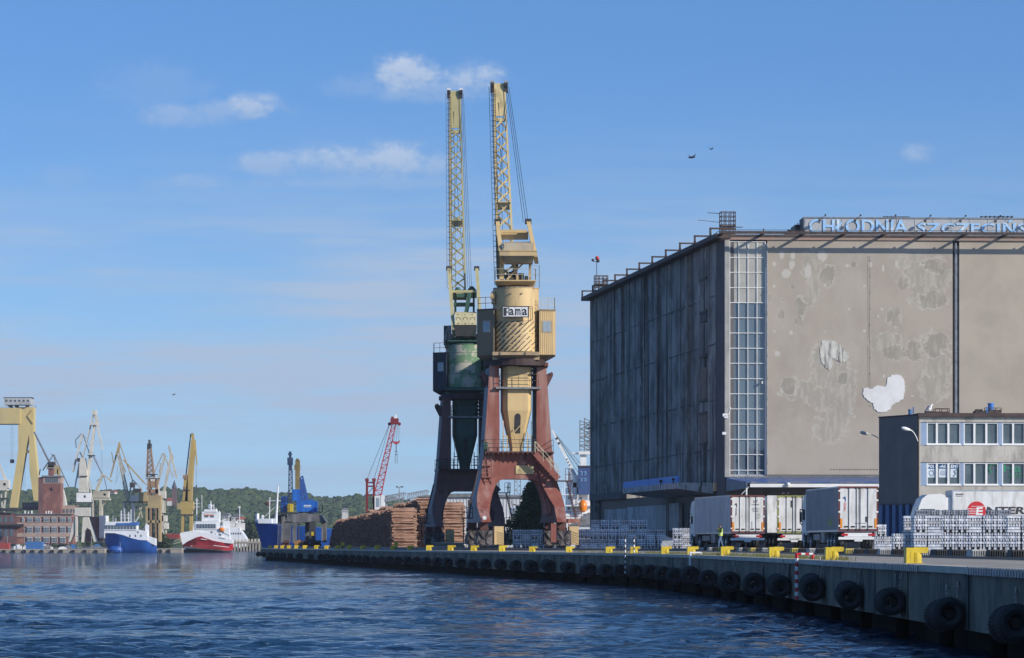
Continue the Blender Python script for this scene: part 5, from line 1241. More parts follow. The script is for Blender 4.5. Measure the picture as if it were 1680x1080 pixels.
    if not C.get('green'):
        # worn hazard stripes
        s=MB(); z0,z1=zz(578.5),zz(530)
        for k in range(-9,12):
            xs=-2.0+k*.46; 
            n=26
            for j in range(n):
                a=j/n; b=(j+.9)/n; x_a=xs+a*2.6; x_b=xs+b*2.6; 
                za=z0+(z1-z0)*a; zb_=z0+(z1-z0)*b
                if min(x_a,x_b)<-1.86 or max(x_a,x_b)>1.82: continue
                fade=.35+.3*math.sin(k*2.1+j*.9)+.35*(x_a/2) ; w=.17*random.uniform(.6,1.1)*(1 if x_a<.2 else .6)
                if random.random()<max(.0,fade*.30): continue
                s.add([(x_a,drum_y(x_a)-.012,za),(x_a+w,drum_y(x_a+w)-.012,za),(x_b+w,drum_y(x_b+w)-.012,zb_),(x_b,drum_y(x_b)-.012,zb_)],[(0,1,2,3)])
        s.build('hazard_stripes',m_txt,t)
        sg=MB(); xa,xb=xx(827),xx(868); ys=-2.45; z0,z1=zz(523),zz(507.5); sg.box(xa,xb,ys,ys+.12,z0,z1); sg.build('name_sign',m_white,t)
        f=MB(); f.box(xa-.05,xb+.06,ys-.02,ys+.2,z1,z1+.07); f.box(xa-.05,xb+.06,ys-.02,ys+.2,z0-.07,z0); f.box(xb,xb+.06,ys-.02,ys+.2,z0,z1)
        f.line([(xb,ys,z1+.05),(xb+.35,-1.7,z1+.05),(xb+.35,-1.7,z0-.2),(xb,ys,z0-.4),(xb,ys,z1)],.025); f.line([(xa,ys,z1),(xa-.4,-1.9,z1-.3)],.02)
        for x in (xa,(xa+xb)/2,xb): f.bar((x,ys+.1,z1-.1),(x,-1.9,z1-.1),.05)
        f.build('sign_bracket',m_rusty,t)
        w=(xb-xa); 
        f=MB()
        for k in (1,2,3): MB().box(xa+w*(.21+(k-1)*.263),xa+w*(.21+(k-1)*.263)+.02,ys-.012,ys,z0,z1).build('sign_divider',m_txt,t)
        f.box(xa+.05,xa+.30,ys-.016,ys,z0+.06,z1-.06); f.build('sign_letter',m_txt,t)
        f=MB(); f.box(xa+.30,xa+.55,ys-.016,ys,z1-.14,z1-.06); f.box(xa+.30,xa+.48,ys-.016,ys,z0+.33,z0+.42); f.build('sign_letter',m_txt,t)
        for i,c in enumerate('ama'): text('sign_letter',c,w*.20,.56,m_txt,t,Matrix.Translation((xa+w*(.232+i*.263),ys,z0+.1)),.018,bold=.02)
        s=MB()
        for px in (840,857.5):
            x=xx(px); s.tube((x,drum_y(x)-.12,zz(485)),(x,drum_y(x),zz(485)),.07,8); s.tube((x,drum_y(x)-.12,zz(534)),(x,drum_y(x),zz(534)),.07,8)
        s.build('house_fitting',m_brown,t)
    # cabins
    def cabin(name,pl,zb0,zt0,mm,side):
        n=len(pl); s=MB(); s.loft([[(x,y,zb0) for x,y in pl],[(x,y,zt0) for x,y in pl]]); c=s.build(name,mm,t)
        s=MB(); cx=sum(p[0] for p in pl)/n; cy=sum(p[1] for p in pl)/n
        s.loft([[(cx+(x-cx)*1.06,cy+(y-cy)*1.06,zt0)  for x,y in pl],[(cx+(x-cx)*1.06,cy+(y-cy)*1.06,zt0+.12) for x,y in pl]]); s.build('cabin_roof',C['dark'] if side<0 else m_brown,c)
        s=MB(); s.loft([[(cx*.72+(x-cx)*.7,cy+(y-cy)*.6,zb0-.55) for x,y in pl],[(x,y,zb0-.003) for x,y in pl]]); s.build('cabin_floor',C['under'],c)
        for i in range(n):
            a=Vector(pl[i]); b=Vector(pl[(i+1)%n]); d=(b-a); L_=d.length; d.normalize(); nn=Vector((d.y,-d.x))
            if (a+b-Vector((2*cx,2*cy))).dot(nn)<0: nn=-nn
            if nn.y>.3: continue
            s=MB(); k=.1
            while k<L_-.1:
                p=a+d*k; e=p+d*.07; s.hexa([(p.x,p.y,zb0),(e.x,e.y,zb0),(e.x+nn.x*.035,e.y+nn.y*.035,zb0),(p.x+nn.x*.035,p.y+nn.y*.035,zb0),(p.x,p.y,zt0),(e.x,e.y,zt0),(e.x+nn.x*.035,e.y+nn.y*.035,zt0),(p.x+nn.x*.035,p.y+nn.y*.035,zt0)]); k+=.17
            s.build('corrugation',mm,c)
            if i==0:
                m_=(a+b)/2+d*(.1 if side<0 else -.05); hw=.34; s=MB(); p=m_-d*hw; e=m_+d*hw
                def pb(o,z0,z1,m=0,ex=0): s.hexa([(*(p-d*ex+nn*.0),z0),(*(e+d*ex),z0),(*(e+d*ex+nn*o),z0),(*(p-d*ex+nn*o),z0),(*(p-d*ex),z1),(*(e+d*ex),z1),(*(e+d*ex+nn*o),z1),(*(p-d*ex+nn*o),z1)],m)
                zm=(zt0+zb0)/2; pb(.05,zm-.0-.3+.3,zm+.75+.3,1,.08); pb(.07,zm+.08,zm+.75+.22,0)
                s.build('cabin_window',[m_cabg,C['skirt']],c)
        return c
    lc=[(-3.30,-.55),(-1.86,-1.55),(-1.86,1.6),(-3.30,1.6)]; rc=[(2.02,-1.45),(3.35,-1.05),(3.35,1.8),(2.02,1.8)]
    cabin('left_cabin',lc,zz(585),zz(511),C['lcab'],-1); cabin('right_cabin',[(2.0,-1.45),(3.35,-1.15),(3.35,1.8),(2.0,1.8)],zz(584),zz(512),C['rcab'],1)
    MB().rail([(-1.95,-1.45,zz(509)),(-3.25,-.5,zz(509)),(-3.25,1.5,zz(509))],1.0,.65,.02).build('cabin_railing',C['rail'],t)
    MB().rail([(2.1,-1.4,zz(510)),(3.3,-1.1,zz(510)),(3.3,1.7,zz(510))],1.0,.6,.02,(.35,.7)).build('cabin_railing',C['rail2'],t)
    s=MB(); s.box(xx(808),xx(813),-1,0,zz(500),zz(480)); s.box(xx(806),xx(814),-1.2,-.2,zz(492),zz(484)); s.build('side_box',C['drum'],t)
    # upper works
    pf=P['plat']; s=MB(); s.loft([[(xx(818),-1.4,zz(pf+8)),(xx(874),-1.4,zz(pf+8)),(xx(874),1.4,zz(pf+8)),(xx(818),1.4,zz(pf+8))],[(xx(814),-2.1,zz(pf+2)),(xx(880),-2.1,zz(pf+2)),(xx(880),2.1,zz(pf+2)),(xx(814),2.1,zz(pf+2))],[(xx(814),-2.1,zz(pf)),(xx(880),-2.1,zz(pf)),(xx(880),2.1,zz(pf)),(xx(814),2.1,zz(pf))]])
    s.build('upper_platform',C['top'],t)
    s=MB(); s.box(xx(829),xx(866),-1.1,1.1,zz(dr),zz(pf+7)); s.box(xx(846),xx(851),-1.5,-1.1,zz(dr),zz(pf+6)); s.build('platform_support',m_mach,t)
    MB().rail([(xx(814),-2.05,zz(pf)),(xx(880),-2.05,zz(pf)),(xx(880),2,zz(pf))],.95,1.0,.02).rail([(xx(814),-2.05,zz(pf)),(xx(814),2,zz(pf))],.95,.9,.02).build('railing',C['rail2'],t)
    s=MB(); s.rail([(xx(872),-1.5,zz(dr)),(xx(886),-1.5,zz(dr)),(xx(886),.5,zz(dr))],1.9,.45,.018,(.3,.6)); s.build('end_ladder',C['rail2'],t)
    # A-frame posts and machinery
    s=MB()
    for a,b in ((821,828),(869,873)):
        for y in (-.9,1.4): s.box(xx(a),xx(b),y-.2,y+.2,zz(pf),zz(P['hull1']-6))
    s.bar((xx(833),-1.0,zz(pf-2)),(xx(860),-1.0,zz(P['hull1']-2)),.14); s.bar((xx(851),-.6,zz(pf)),(xx(846),-.6,zz(P['hull1'])),.22)
    s.build('tower_post',C['arm'],t)
    s=MB(); s.box(xx(830),xx(848),-.6,1,zz(pf),zz(pf-7)); s.tube((xx(852),-.2,zz(pf-6)),(xx(861),-.2,zz(pf-6)),.42,14); s.cyl((xx(845),0),.25,zz(pf-7),zz(pf-18),10); s.box(xx(862),xx(868),-.4,.8,zz(pf),zz(pf-9)); s.blob((xx(838),0,zz(pf-10)),.4)
    s.bar((xx(846),0,zz(pf-8)),(xx(850),.2,zz(P['hull1']-6)),.3); s.build('winch',m_mach,t)
    # counterweight between the lever arms
    c0,c1,h1=P['cw0'],P['cw1'],P['hull1']
    sp=P['arm']; cr=P['cross']; ax0,ax1=P['ax']; bx0,bx1=P['bx']
    for (pa,pb,dx) in ((ax0,ax1,1),(bx0,bx1,-1)):
        s=MB(); xa=xx(pa); xb=xx(pb); w=.34
        s.prism([(-.1,zz(sp)),(-.45,zz(sp+6)),(-2.6,zz(c1)),(-2.5,zz(c1+9)),(-1.6,zz(h1)),(-.6,zz(h1-6)),(.1,zz(c0)),(.3,zz(sp+4))],-w/2,w/2,ax='x')
        for i_,v_ in enumerate(s.v):
            f=(v_.z-zz(c1+9))/(zz(sp)-zz(c1+9)); v_.x += xb+(xa-xb)*f
        s.build('lever_arm',C['arm'],t)
        MB().tube((xa-.28,-.0,zz(sp+2)),(xa+.28,-.0,zz(sp+2)),.24,12).build('sheave',m_dark,t)
    s=MB(); s.box(xx(ax0)+.3,xx(bx0)-.1,-.95,-.6,zz(cr+3),zz(cr-2)); s.box(xx(ax0)+.2,xx(bx0)+.0,-.2,.0,zz(cr+13),zz(cr)); s.build('cross_girder',C['arm'],t)
    cx0,cx1=P['cwx']; ww=(cx1-cx0)/3
    for k in range(3):
        x0=xx(cx0+k*ww)+.012; x1=xx(cx0+(k+1)*ww)-.012
        s=MB(); s.hexa([(x0,-2.75,zz(c1)),(x1,-2.75,zz(c1)),(x1,-.9,zz(c1)),(x0,-.9,zz(c1)),(x0-.0,-2.55,zz(c0+3)),(x1,-2.55,zz(c0+3)),(x1,-1.0,zz(c0-2)),(x0,-1.0,zz(c0-2))]); o=s.build('counterweight_block',C['cw'],t)
        if C.get('green'):
            s=MB(); cxm=(x0+x1)/2; s.torus((cxm,-2.67,zz((c0+c1)/2+1)),(0,1,.1),.22,.02,16,4); s.bar((cxm-.1,-2.6,zz(c0+5)),(cxm+.02,-2.6,zz(c0+5)),.06); s.bar((cxm-.05,-2.78,zz(c1-3)),(cxm+.08,-2.78,zz(c1-3)),.06); s.build('cast_ring',m_brown,o)
    s=MB(); 
    if not C.get('green'): s.box(xx(ax1)-.15,xx(bx1)+.12,-2.95,-2.78,zz(c1+8),zz(c1)); s.box(xx(ax1)-.15,xx(bx1)+.12,-3.0,-2.6,zz(c1+.5),zz(c1-.8)); s.build('tray_beam',C['arm'],t); s=MB()
    x0,x1=xx(cx0-1),xx(cx1)
    s.loft([[(x0+.1,-2.2,zz(h1)),(x1-.1,-2.2,zz(h1)),(x1-.1,-.9,zz(h1)),(x0+.1,-.9,zz(h1))],[(x0,-2.7,zz(c1+8 if not C.get('green') else c1)),(x1,-2.7,zz(c1+8 if not C.get('green') else c1)),(x1,-.5,zz(c1+8 if not C.get('green') else c1)),(x0,-.5,zz(c1+8 if not C.get('green') else c1))]])
    s.build('counterweight_hull',C['hull'],t)
    if C.get('green'):
        s=MB(); s.loft([[(xx(812),-1.6,zz(dr)),(xx(884),-1.6,zz(dr)),(xx(884),1.8,zz(dr)),(xx(812),1.8,zz(dr))],[(xx(816),-1.0,zz(h1)),(xx(874),-1.0,zz(h1)),(xx(874),1.6,zz(h1)),(xx(816),1.6,zz(h1))]]); s.box(xx(806),xx(814),-.8,.8,zz(dr),zz(455)); s.build('green_top_house',m_green,t)
        s=MB(); s.prism([(xx(812),zz(dr)),(xx(806),zz(478)),(xx(809),zz(470)),(xx(815),zz(455)),(xx(821),zz(455)),(xx(823),zz(dr))],-1.2,-.9); s.build('green_gusset',m_steel,t)
        s=MB(); s.box(xx(826),xx(868),-.4,1.5,zz(cr+28),zz(cr+22)); s.box(xx(832),xx(850),-.9,.9,zz(cr+12),zz(cr+5)); s.cyl((xx(834),0),.4,zz(cr-2),zz(cr-9),10,r2=.2); s.cyl((xx(862),0),.55,zz(cr-2),zz(cr-11),10,r2=.15); s.bar((xx(858),-.9,zz(cr+4)),(xx(851),-.9,zz(c0)),.42)
        for a in (829,866): s.box(xx(a)-.1,xx(a)+.1,-.3,1.3,zz(c0),zz(cr))
        s.build('green_machinery',m_green,t)
    # jib
    (jb0,jb1,jby),(jt0,jt1,jty)=P['jib']; ya,yb=.6,P['lean']
    def jp(f,side,back):   # f 0 base, 1 top ; side 0/1
        w0=(xx(jb0),xx(jb1)); w1=(xx(jt0),xx(jt1)); x=w0[side]+(w1[side]-w0[side])*f; y=ya+(yb-ya)*f+back*(1.3-.8*f); return Vector((x,y,zz(jby)+(zz(jty)-zz(jby))*f))
    s=MB()
    for side in (0,1):
        for back in (0,1): s.bar(jp(0,side,back),jp(1,side,back),.19,.19,0,.15,.15)
    n=P['n']; fs=P['solid']
    for k in range(n):
        a,b=k/n*fs,(k+1)/n*fs
        for back in (0,1): s.bar(jp(a,0,back),jp(b,1,back),.085); s.bar(jp(a,1,back),jp(b,0,back),.085)
        for side in (0,1): s.bar(jp(a,side,0),jp(b,side,1),.07); s.bar(jp(a,side,0),jp(a,side,1),.07)
        c=(jp(a,0,0)+jp(b,1,0))/2; s.box(c.x-.13,c.x+.13,c.y-.03,c.y+.03,c.z-.13,c.z+.13)
    for f in (.0,.45*fs,.97*fs): s.hexa([jp(f,0,0),jp(f,1,0),jp(f,1,1),jp(f,0,1),jp(f+.015,0,0),jp(f+.015,1,0),jp(f+.015,1,1),jp(f+.015,0,1)])
    s.hexa([jp(fs,0,-.03),jp(fs,1,-.03),jp(fs,1,.3),jp(fs,0,.3),jp(1,0,-.03),jp(1,1,-.03),jp(1,1,.3),jp(1,0,.3)])
    s.build('jib',C['jib'],t)
    s=MB()
    for f in (.44*fs,): a=jp(f,0,.2); b=jp(f,1,.2); s.bar(a,b,.5,.6)
    s.build('jib_walkway',m_mach,t)
    s=MB(); a=jp(.0,0,-.25); b=jp(.97,0,-.2); 
    s.bar(a-Vector((.12,.1,0)),b-Vector((.12,.1,0)),.05); s.bar(a+Vector((.12,-.1,0)),b+Vector((.10,-.1,0)),.05)
    for k in range(70): p=a.lerp(b,k/70)-Vector((0,.1,0)); s.bar(p-Vector((.12,0,0)),p+Vector((.1,0,0)),.03)
    for k in range(34): p=a.lerp(b,.05+k/36); s.torus(p-Vector((.1,.1,0)),(0,.1,1),.22,.014,8,4)
    s.build('jib_ladder',m_rusty,t)
    T0,T1=jp(1,0,0),jp(1,1,0)
    s=MB()
    for p,sg_ in ((T0,-1),(T1,1)):
        for j in (0,1): s.tube(p+Vector((sg_*(.06+.16*j)-.04,0,-.25)),p+Vector((sg_*(.06+.16*j)+.04,0,-.25)),.38,16)
        s.box(p.x+sg_*.13-.17,p.x+sg_*.13+.17,p.y-.3,p.y+.3,p.z-.8,p.z+.05)
    s.build('head_sheaves',m_dark,t)
    s=MB()
    for p,sg_ in ((T0,-1),(T1,1)): s.box(p.x+sg_*.13-.18,p.x+sg_*.13+.18,p.y-.2,p.y+.3,p.z+.06,p.z+.22)
    s.build('head_cap',m_white if C.get('green') else m_gwing,t)
    s=MB(); rr_=.022
    for e_,f_ in (((P['rl'][0],P['rl'][1],-1.2),(-.42,0,-.3)),((P['rl'][0]+5,P['rl'][1],-.9),(-.22,0,-.3))): s.tube(q(*e_),T0+Vector(f_),rr_,5)
    for j,o_ in enumerate((0,4,9)): s.tube(q(P['rr'][0]-j*4,P['rr'][1],-.6),T1+Vector((.38-.13*j,0,-.3)),rr_,5)
    s.tube(jp(.1,0,.6),jp(1,1,-.1)+Vector((0,-.1,-.5)),.02,5); s.tube(jp(.03,1,.5),jp(1,0,-.1),.02,5); s.tube(jp(0,0,.5)+Vector((.5,0,0)),jp(.9,0,-.1)+Vector((.4,0,0)),.02,5)
    s.build('hoist_rope',m_rope,t)
    return t,q
m_turn=mat('shadow dark maroon ring',(.045,.02,.02),(.03,.016,.016),ns=1)  # ring coloured darker than the oxide paint to hold its shadow
m_cabg=mat('cabin glass',(.28,.33,.36),(.2,.25,.3),rough=.12,ns=1.2,spec=.8)
m_jib2=mat('olive cream jib paint',(.42,.37,.18),(.35,.31,.16),rough=.6,ns=1,rust=(.2,.12,.06),rusta=.66)
C1=dict(leg=m_rust,legside=m_gleg,dark=m_rustd,bogie=mat('scuffed bogie steel',(.14,.12,.115),(.035,.03,.03),rough=.7,ns=1.6,lo=.46,hi=.54,amt=.9),col=m_cream,rail=m_rusty,rail2=mat('cream railing',(.5,.45,.33),ns=3),under=m_brown,skirt=mat('tan skirt',(.42,.31,.19),ns=1),drum=m_cream,lcab=m_brown,rcab=m_cream,top=m_cream,arm=m_cream,cw=mat('tan counterweight',(.42,.35,.24),(.35,.29,.2),ns=.8,rough=.8,streak=(.3,.25,.18),sk=1.2),hull=mat('tan hull',(.36,.29,.18),ns=1),jib=m_yel2)
C2=dict(green=True,leg=mat('dark brown oxide',(.20,.085,.07),(.14,.07,.06),rough=.7,ns=.8),legside=mat('dark grey oxide',(.22,.18,.18),ns=.8),dark=m_rustd,bogie=C1['bogie'],col=mat('deep green column',(.03,.085,.062),(.022,.065,.05),rough=.6,ns=1),rail=m_rusty,rail2=m_rusty,under=mat('dark underside',(.03,.045,.045),ns=1),skirt=m_green,drum=m_grn2,lcab=mat('blue green cabin sheet',(.035,.055,.075),(.028,.045,.06),ns=1),rcab=m_green,top=m_green,arm=mat('yellow cream arm',(.46,.41,.21),(.38,.34,.18),rough=.6,ns=1,rust=(.2,.12,.07),rusta=.66),cw=mat('light yellow blocks',(.62,.55,.32),ns=1),hull=mat('dark grey hull',(.09,.085,.075),(.06,.06,.055),ns=1,streak=(.04,.07,.05),sk=1.5),jib=m_jib2)
tA,qA=portal_crane('cream yellow portal crane on red legs with a name sign on its house',((846.5-840)/F*287.5,287.5,ZY),C1,
  dict(arm=362,cross=381,cw0=401,cw1=417,hull1=436,plat=463,drum=475,ax=(818,824),bx=(868,880),cwx=(828,877),jib=((819,845,455),(811,829,123)),lean=5.5,n=13,solid=.83,rl=(813,470),rr=(868,366),plate=True))
tB,qB=portal_crane('green and yellow portal crane on dark legs behind the cream crane, its jib raised higher',((762.5-840)/F*352,352,ZY),C2,
  dict(arm=337,cross=386,cw0=430,cw1=456,hull1=478,plat=486,drum=493,ax=(816,826),bx=(872,881),cwx=(829,872),jib=((820,849,400),(817,837,-27)),lean=3.5,n=16,solid=.82,rl=(813,380),rr=(862,378)))
def top_gull(px,py,Y,rz,lab): gull(W(px,py,Y),rz,lab,.8)
top_gull(738,153.5,355.3,0,'gull sitting on the left corner of the green crane jib head')
top_gull(808,143.5,293,20,'gull sitting on the left corner of the cream crane jib head')
def flying(px,py,Y,lab,sc_=1):
    t=MB(); c=W(px,py,Y); t.M=Matrix.Translation(c)@Matrix.Scale(sc_,4); t.lathe((-.25,0,0),(1,0,.1),[(0,.01),(.1,.06),(.3,.07),(.5,.02)],8); t.add([(-.05,0,0),(.12,0,0),(.25,-.45,.16),(.1,-.85,.05),(.15,.45,.16),(.05,.85,.05),(-.35,.1,.25),(.3,-.05,.3)],[(0,1,2),(0,2,3),(0,1,4),(0,4,5),(0,6,1),(1,7,0)])
    tag(t.build('flying_bird',m_gwing if py>600 else m_dark),lab,'bird')
flying(1135,259,230,'larger dark bird flying in the blue sky left of the cold store roof'); flying(1167,245,260,'smaller dark bird higher in the sky left of the cold store roof',.6); flying(285,648,400,'tiny pale bird flying over the shipyard cranes',.9)
# ============================================================ LOG PILES
m_log=mat('pine log bark',(.36,.19,.12),(.50,.31,.21),rough=.85,ns=1.4,amt=.9,streak=(.20,.10,.06),sk=2.5,zs=1,bump=.3)
m_logs=mat('pine log pile',(.34,.18,.115),(.48,.29,.20),rough=.85,ns=1.0,amt=.9,streak=(.17,.09,.06),sk=1.3,zs=1,bump=.3)
m_end=mat('shade dark log end',(.12,.07,.048),(.06,.038,.028),rough=.95,ns=5)  # log ends coloured dark, the shade of that face put into the colour
nlog=[0]; lmeshes=[]
def log_mesh(L,r,n=8):
    s=MB(); loops=[]; rr=[random.uniform(.88,1.08) for _ in range(6)]
    bx_=random.uniform(-.03,.03)
    for k in range(6):
        x=L*k/5; loops.append([(x,r*rr[k]*math.cos(a)+bx_*math.sin(k),r*rr[k]*math.sin(a)) for a in [2*math.pi*i/n for i in range(n)]])
    s.loft(loops); 
    for j in (len(s.f)-2,len(s.f)-1): s.m[j]=1
    return s
def pile(px0,px1,Y0,length,hfun,label,first,which,r=.10,zmin=0):
    x0=(px0-840)/F*Y0; x1=(px1-840)/F*Y0; L=x1-x0; a=R(7.66); ca,sa=math.cos(a),math.sin(a); st=MB(); dy=2*r*1.03; dz=r*1.78
    ncol=int(length/dy)
    for c in range(ncol):
        y=c*dy; hh=hfun(y); rows=int(hh/dz)
        for k in range(rows):
            z=r+k*dz; yy=y+(r if k%2 else 0)+random.uniform(-.02,.02)
            hidden = k<rows-3 and c>6 and (z<zmin)
            if hidden: continue
            jx=random.uniform(-.22,.22); jl=random.uniform(-.2,.25)
            if c>first and k>=rows-2: z+=random.uniform(-.05,.30); 
            wx=x0+jx-sa*yy; wy=Y0+ca*yy
            if c<first and nlog[0]<296:
                if len(lmeshes)<14:
                    o=log_mesh(1.0,r*random.uniform(.9,1.18)).build('log',[m_log,m_end],smooth=False); lmeshes.append(o.data)
                else: o=bpy.data.objects.new('log',random.choice(lmeshes)); COL.objects.link(o)
                o.location=(wx,wy-(.05 if c==0 else 0)+random.uniform(-.05,.05),ZY+z); o.rotation_euler=(random.uniform(0,6),R(random.uniform(-1.2,1.2)),R(random.uniform(-1.5,4))); o.scale=(L+jl,1,1)
                tag(o,label,'log',which); nlog[0]+=1
            else:
                rr=r*random.uniform(.85,1.12); b=len(st.v); n=6; e=random.uniform(-.05,.05)
                v=[Vector((wx,wy+rr*math.cos(q),ZY+z+rr*math.sin(q))) for q in [math.pi/3*i+.3 for i in range(n)]]
                w=[p+Vector((L+jl,e+(L)*math.sin(R(2)),e)) for p in v]
                st.v+=v+w; st.f+=[tuple(range(b+n-1,b-1,-1)),tuple(range(b+n,b+2*n))]+[(b+i,b+(i+1)%n,b+(i+1)%n+n,b+i+n) for i in range(n)]; st.m+=[1,1]+[0]*n
    o=st.build('stacked_logs',[m_logs,m_end]); tag(o,label.replace('log on','logs behind'),'logs',kind='stuff'); o['label']='mass of stacked pine logs of '+which.replace('logs at ','')
def h1(y): return (4.45-.010*y+.12*math.sin(y*.35)+.08*math.sin(y*1.1))*min(1,max(.0,(93-y)/9)**.6)
pile(644,681,400,93,h1,'brown pine log in the lit end of the left, lowest log pile',4,'logs at the lit end of the left log pile')
pile(688,723,404,70,lambda y:5.65+.15*math.sin(y*.3)-.012*y,'brown pine log in the lit end of the tallest log pile by the green crane',4,'logs at the lit end of the middle log pile',zmin=3.0)
pile(728,760,402,30,lambda y:5.25+.1*math.sin(y*.4)-.01*y,'brown pine log in the lit end of the log pile under the green crane arch',3,'logs at the lit end of the right log pile',zmin=2.0)
for px,Y,lab in ((737,330,'loose grey timber bundle lying under the green crane'),(792,330,'loose timber bundle by the left foot of the cream crane')):
    s=MB(); x=(px-840)/F*Y
    for k in range(14): s.tube((x-1.4+random.uniform(-.2,.2),Y+random.uniform(-.6,.6),ZY+.1+.12*(k%4)),(x+1.4+random.uniform(-.2,.2),Y+random.uniform(-.6,.6),ZY+.1+.12*(k%4)),.08,6)
    tag(s.build('timber_bundle',mat('pale timber',(.4,.36,.3),ns=3)),lab,'timber')
# ============================================================ CONIFER
def crown(s,c,rx,h,n,size,cone=True,seed=3,rz=1):
    rr=random.Random(seed)
    for k in range(n):
        f=rr.random()**.8; a=rr.uniform(0,6.283); prof=(1-f)**.75*(.55+.45*abs(math.sin(f*11+a*1.5)))+.06 if cone else math.sqrt(max(0,1-(2*f-1)**2))*(.75+.3*math.sin(a*3+f*7))
        rad=rx*prof*(.35+.65*rr.random()**.4); p=Vector((c[0]+rad*math.cos(a),c[1]+rad*math.sin(a),c[2]+h*f))
        for j in range(4):
            d=Vector((rr.gauss(0,1),rr.gauss(0,1),rr.gauss(0,.7)-(.3 if cone else 0))).normalized()*size*rr.uniform(.5,1.3); e=d.cross(Vector((rr.gauss(0,1),rr.gauss(0,1),rr.gauss(0,1)))).normalized()*size*.28
            q=p+Vector((rr.gauss(0,1),rr.gauss(0,1),rr.gauss(0,1)))*size*.4; s.add([q,q+d*.5+e,q+d,q+d*.5-e],[(0,1,2,3)])
m_fir=mat('dark fir foliage',(.035,.062,.020),(.075,.115,.040),rough=.8,ns=1.6,amt=.9); m_bark=mat('bark',(.08,.055,.04),ns=4)
t=thing('spruce_tree','bushy dark green conifer behind the aluminium bundles under the cream crane arch','tree',((874-840)/F*314,314,ZY-.1))
s=MB(); crown(s,(0,0,.5),2.3,5.6,2600,.34,True,4); crown(s,(-.6,0,.4),1.7,3.2,900,.32,False,5); crown(s,(.7,.2,.4),1.6,3.6,900,.32,False,6); s.build('crown',m_fir,t)
s=MB(); s.tube((0,0,0),(0,0,5.4),.2,8,r2=.04); 
for k in range(18): a=k*2.4; z=1+k*.24; s.tube((0,0,z),(1.6*(1-k/20)*math.cos(a),1.6*(1-k/20)*math.sin(a),z+.1),.04,5,r2=.01)
s.build('trunk',m_bark,t)
# ============================================================ WAREHOUSE, BRIDGE, RED CRANE
m_sid=mat('white siding',(.58,.60,.62),(.48,.50,.52),rough=.6,ns=.6)
Y=425; x=lambda p,Yy=Y: (p-840)/F*Yy
wh=thing('warehouse','long white sheet clad warehouse seen through the crane arches behind the log piles','building',(x(690),Y,ZY))
zt_=HC+(H-816)/F*Y-ZY; w_=x(872)-x(690); s=MB(); s.box(0,w_,0,18,0,zt_)
k=0.0
while k<w_: s.box(k,k+.12,-.05,0,0,zt_); k+=.42
s.build('wall',m_sid,wh)
MB().prism([(-.4,zt_),(w_+.4,zt_),(w_+.4,zt_+.15),(w_*.5,zt_+.5),(w_*.25,zt_+.45),(-.4,zt_+.15)],-.3,18).build('roof',m_steel,wh)
fr=MB().box(x(839)-x(690),x(851)-x(690),-.12,-.06,HC+(H-846)/F*Y-ZY,HC+(H-833)/F*Y-ZY).build('window',m_blueg,wh)
MB().box(x(840.2)-x(690),x(849.8)-x(690),-.14,-.121,HC+(H-844.5)/F*Y-ZY,HC+(H-834.5)/F*Y-ZY).build('pane',m_cabg,fr)
# conveyor style railing bridge
for i,(a,b,ya,yb) in enumerate(((631,664,823,817),(668,701,819,813))):
    Yb_=470; s=MB(); A=W(a,ya,Yb_); B=W(b,yb,Yb_); n=11
    s.bar(A,B,1.0,.2); s.bar(A+Vector((0,0,.75)),B+Vector((0,0,.75)),.12); 
    for k in range(n+1): p=A.lerp(B,k/n); s.bar(p,p+Vector((.12,0,.75)),.12); s.bar(p+Vector((0,.0,.0)),p+Vector((.25,0,.75)),.06)
    for f in (.1,.9): p=A.lerp(B,f); s.bar((p.x,p.y,ZY),(p.x,p.y,p.z),.25)
    tag(s.build('footbridge',mat('blue grey bridge steel',(.28,.31,.35),ns=3)),('left','right')[i]+' half of the raised grey railing bridge behind the log piles','bridge')
a=W(655,830,500); t=thing('flood_light_mast','thin mast with two flood lamp heads above the log piles','lamp',(a.x,500,ZY))
MB().tube((0,0,0),(0,0,W(655,800,500).z-ZY),.07).build('mast',m_steel,t)
z=W(655,800,500).z-ZY
for sx in (-1,1): s=MB(); s.bar((0,0,z),(sx*.4,0,z+.05),.06); s.box(sx*.35-.15,sx*.35+.25*sx if sx>0 else sx*.35+.15,-.15,.15,z,z+.18); s.build('lamp_head',m_dark,t)
def P_(px,py,Y): return W(px,py,Y)
def lattice(s,a0,a1,b0,b1,dy0,dy1,n,wc,wd):
    """four chords from pair a0,a1 to pair b0,b1 (screen pairs), depth dy"""
    ch=[(a0,b0,0),(a1,b1,0),(a0,b0,1),(a1,b1,1)]
    def p(i,f): a,b,k=ch[i]; v=Vector(a).lerp(Vector(b),f); return v+Vector((0,k*(dy0+(dy1-dy0)*f),0))
    for i in range(4): s.bar(p(i,0),p(i,1),wc)
    for k in range(n):
        f0,f1=k/n,(k+1)/n
        for i,j in ((0,1),(2,3),(0,2),(1,3)):
            if (k%2)==0: s.bar(p(i,f0),p(j,f1),wd)
            else: s.bar(p(j,f0),p(i,f1),wd)
            s.bar(p(i,f0),p(j,f0),wd)
Yr=482; m_rc=mat('mobile crane red',(.42,.035,.045),(.34,.10,.11),ns=1,rough=.5,amt=.5); m_rcd=mat('dark red',(.20,.02,.025),ns=1)
t=thing('mobile_harbour_crane','red lattice boom mobile harbour crane standing behind the log piles','crane',W(612,896,Yr))
O=Vector(t.location)
s=MB(); lattice(s,P_(612,817,Yr)-O,P_(624,817,Yr)-O,P_(643.5,695,Yr)-O,P_(649,696,Yr)-O,1.2,.6,20,.12,.065); s.build('boom',m_rc,t)
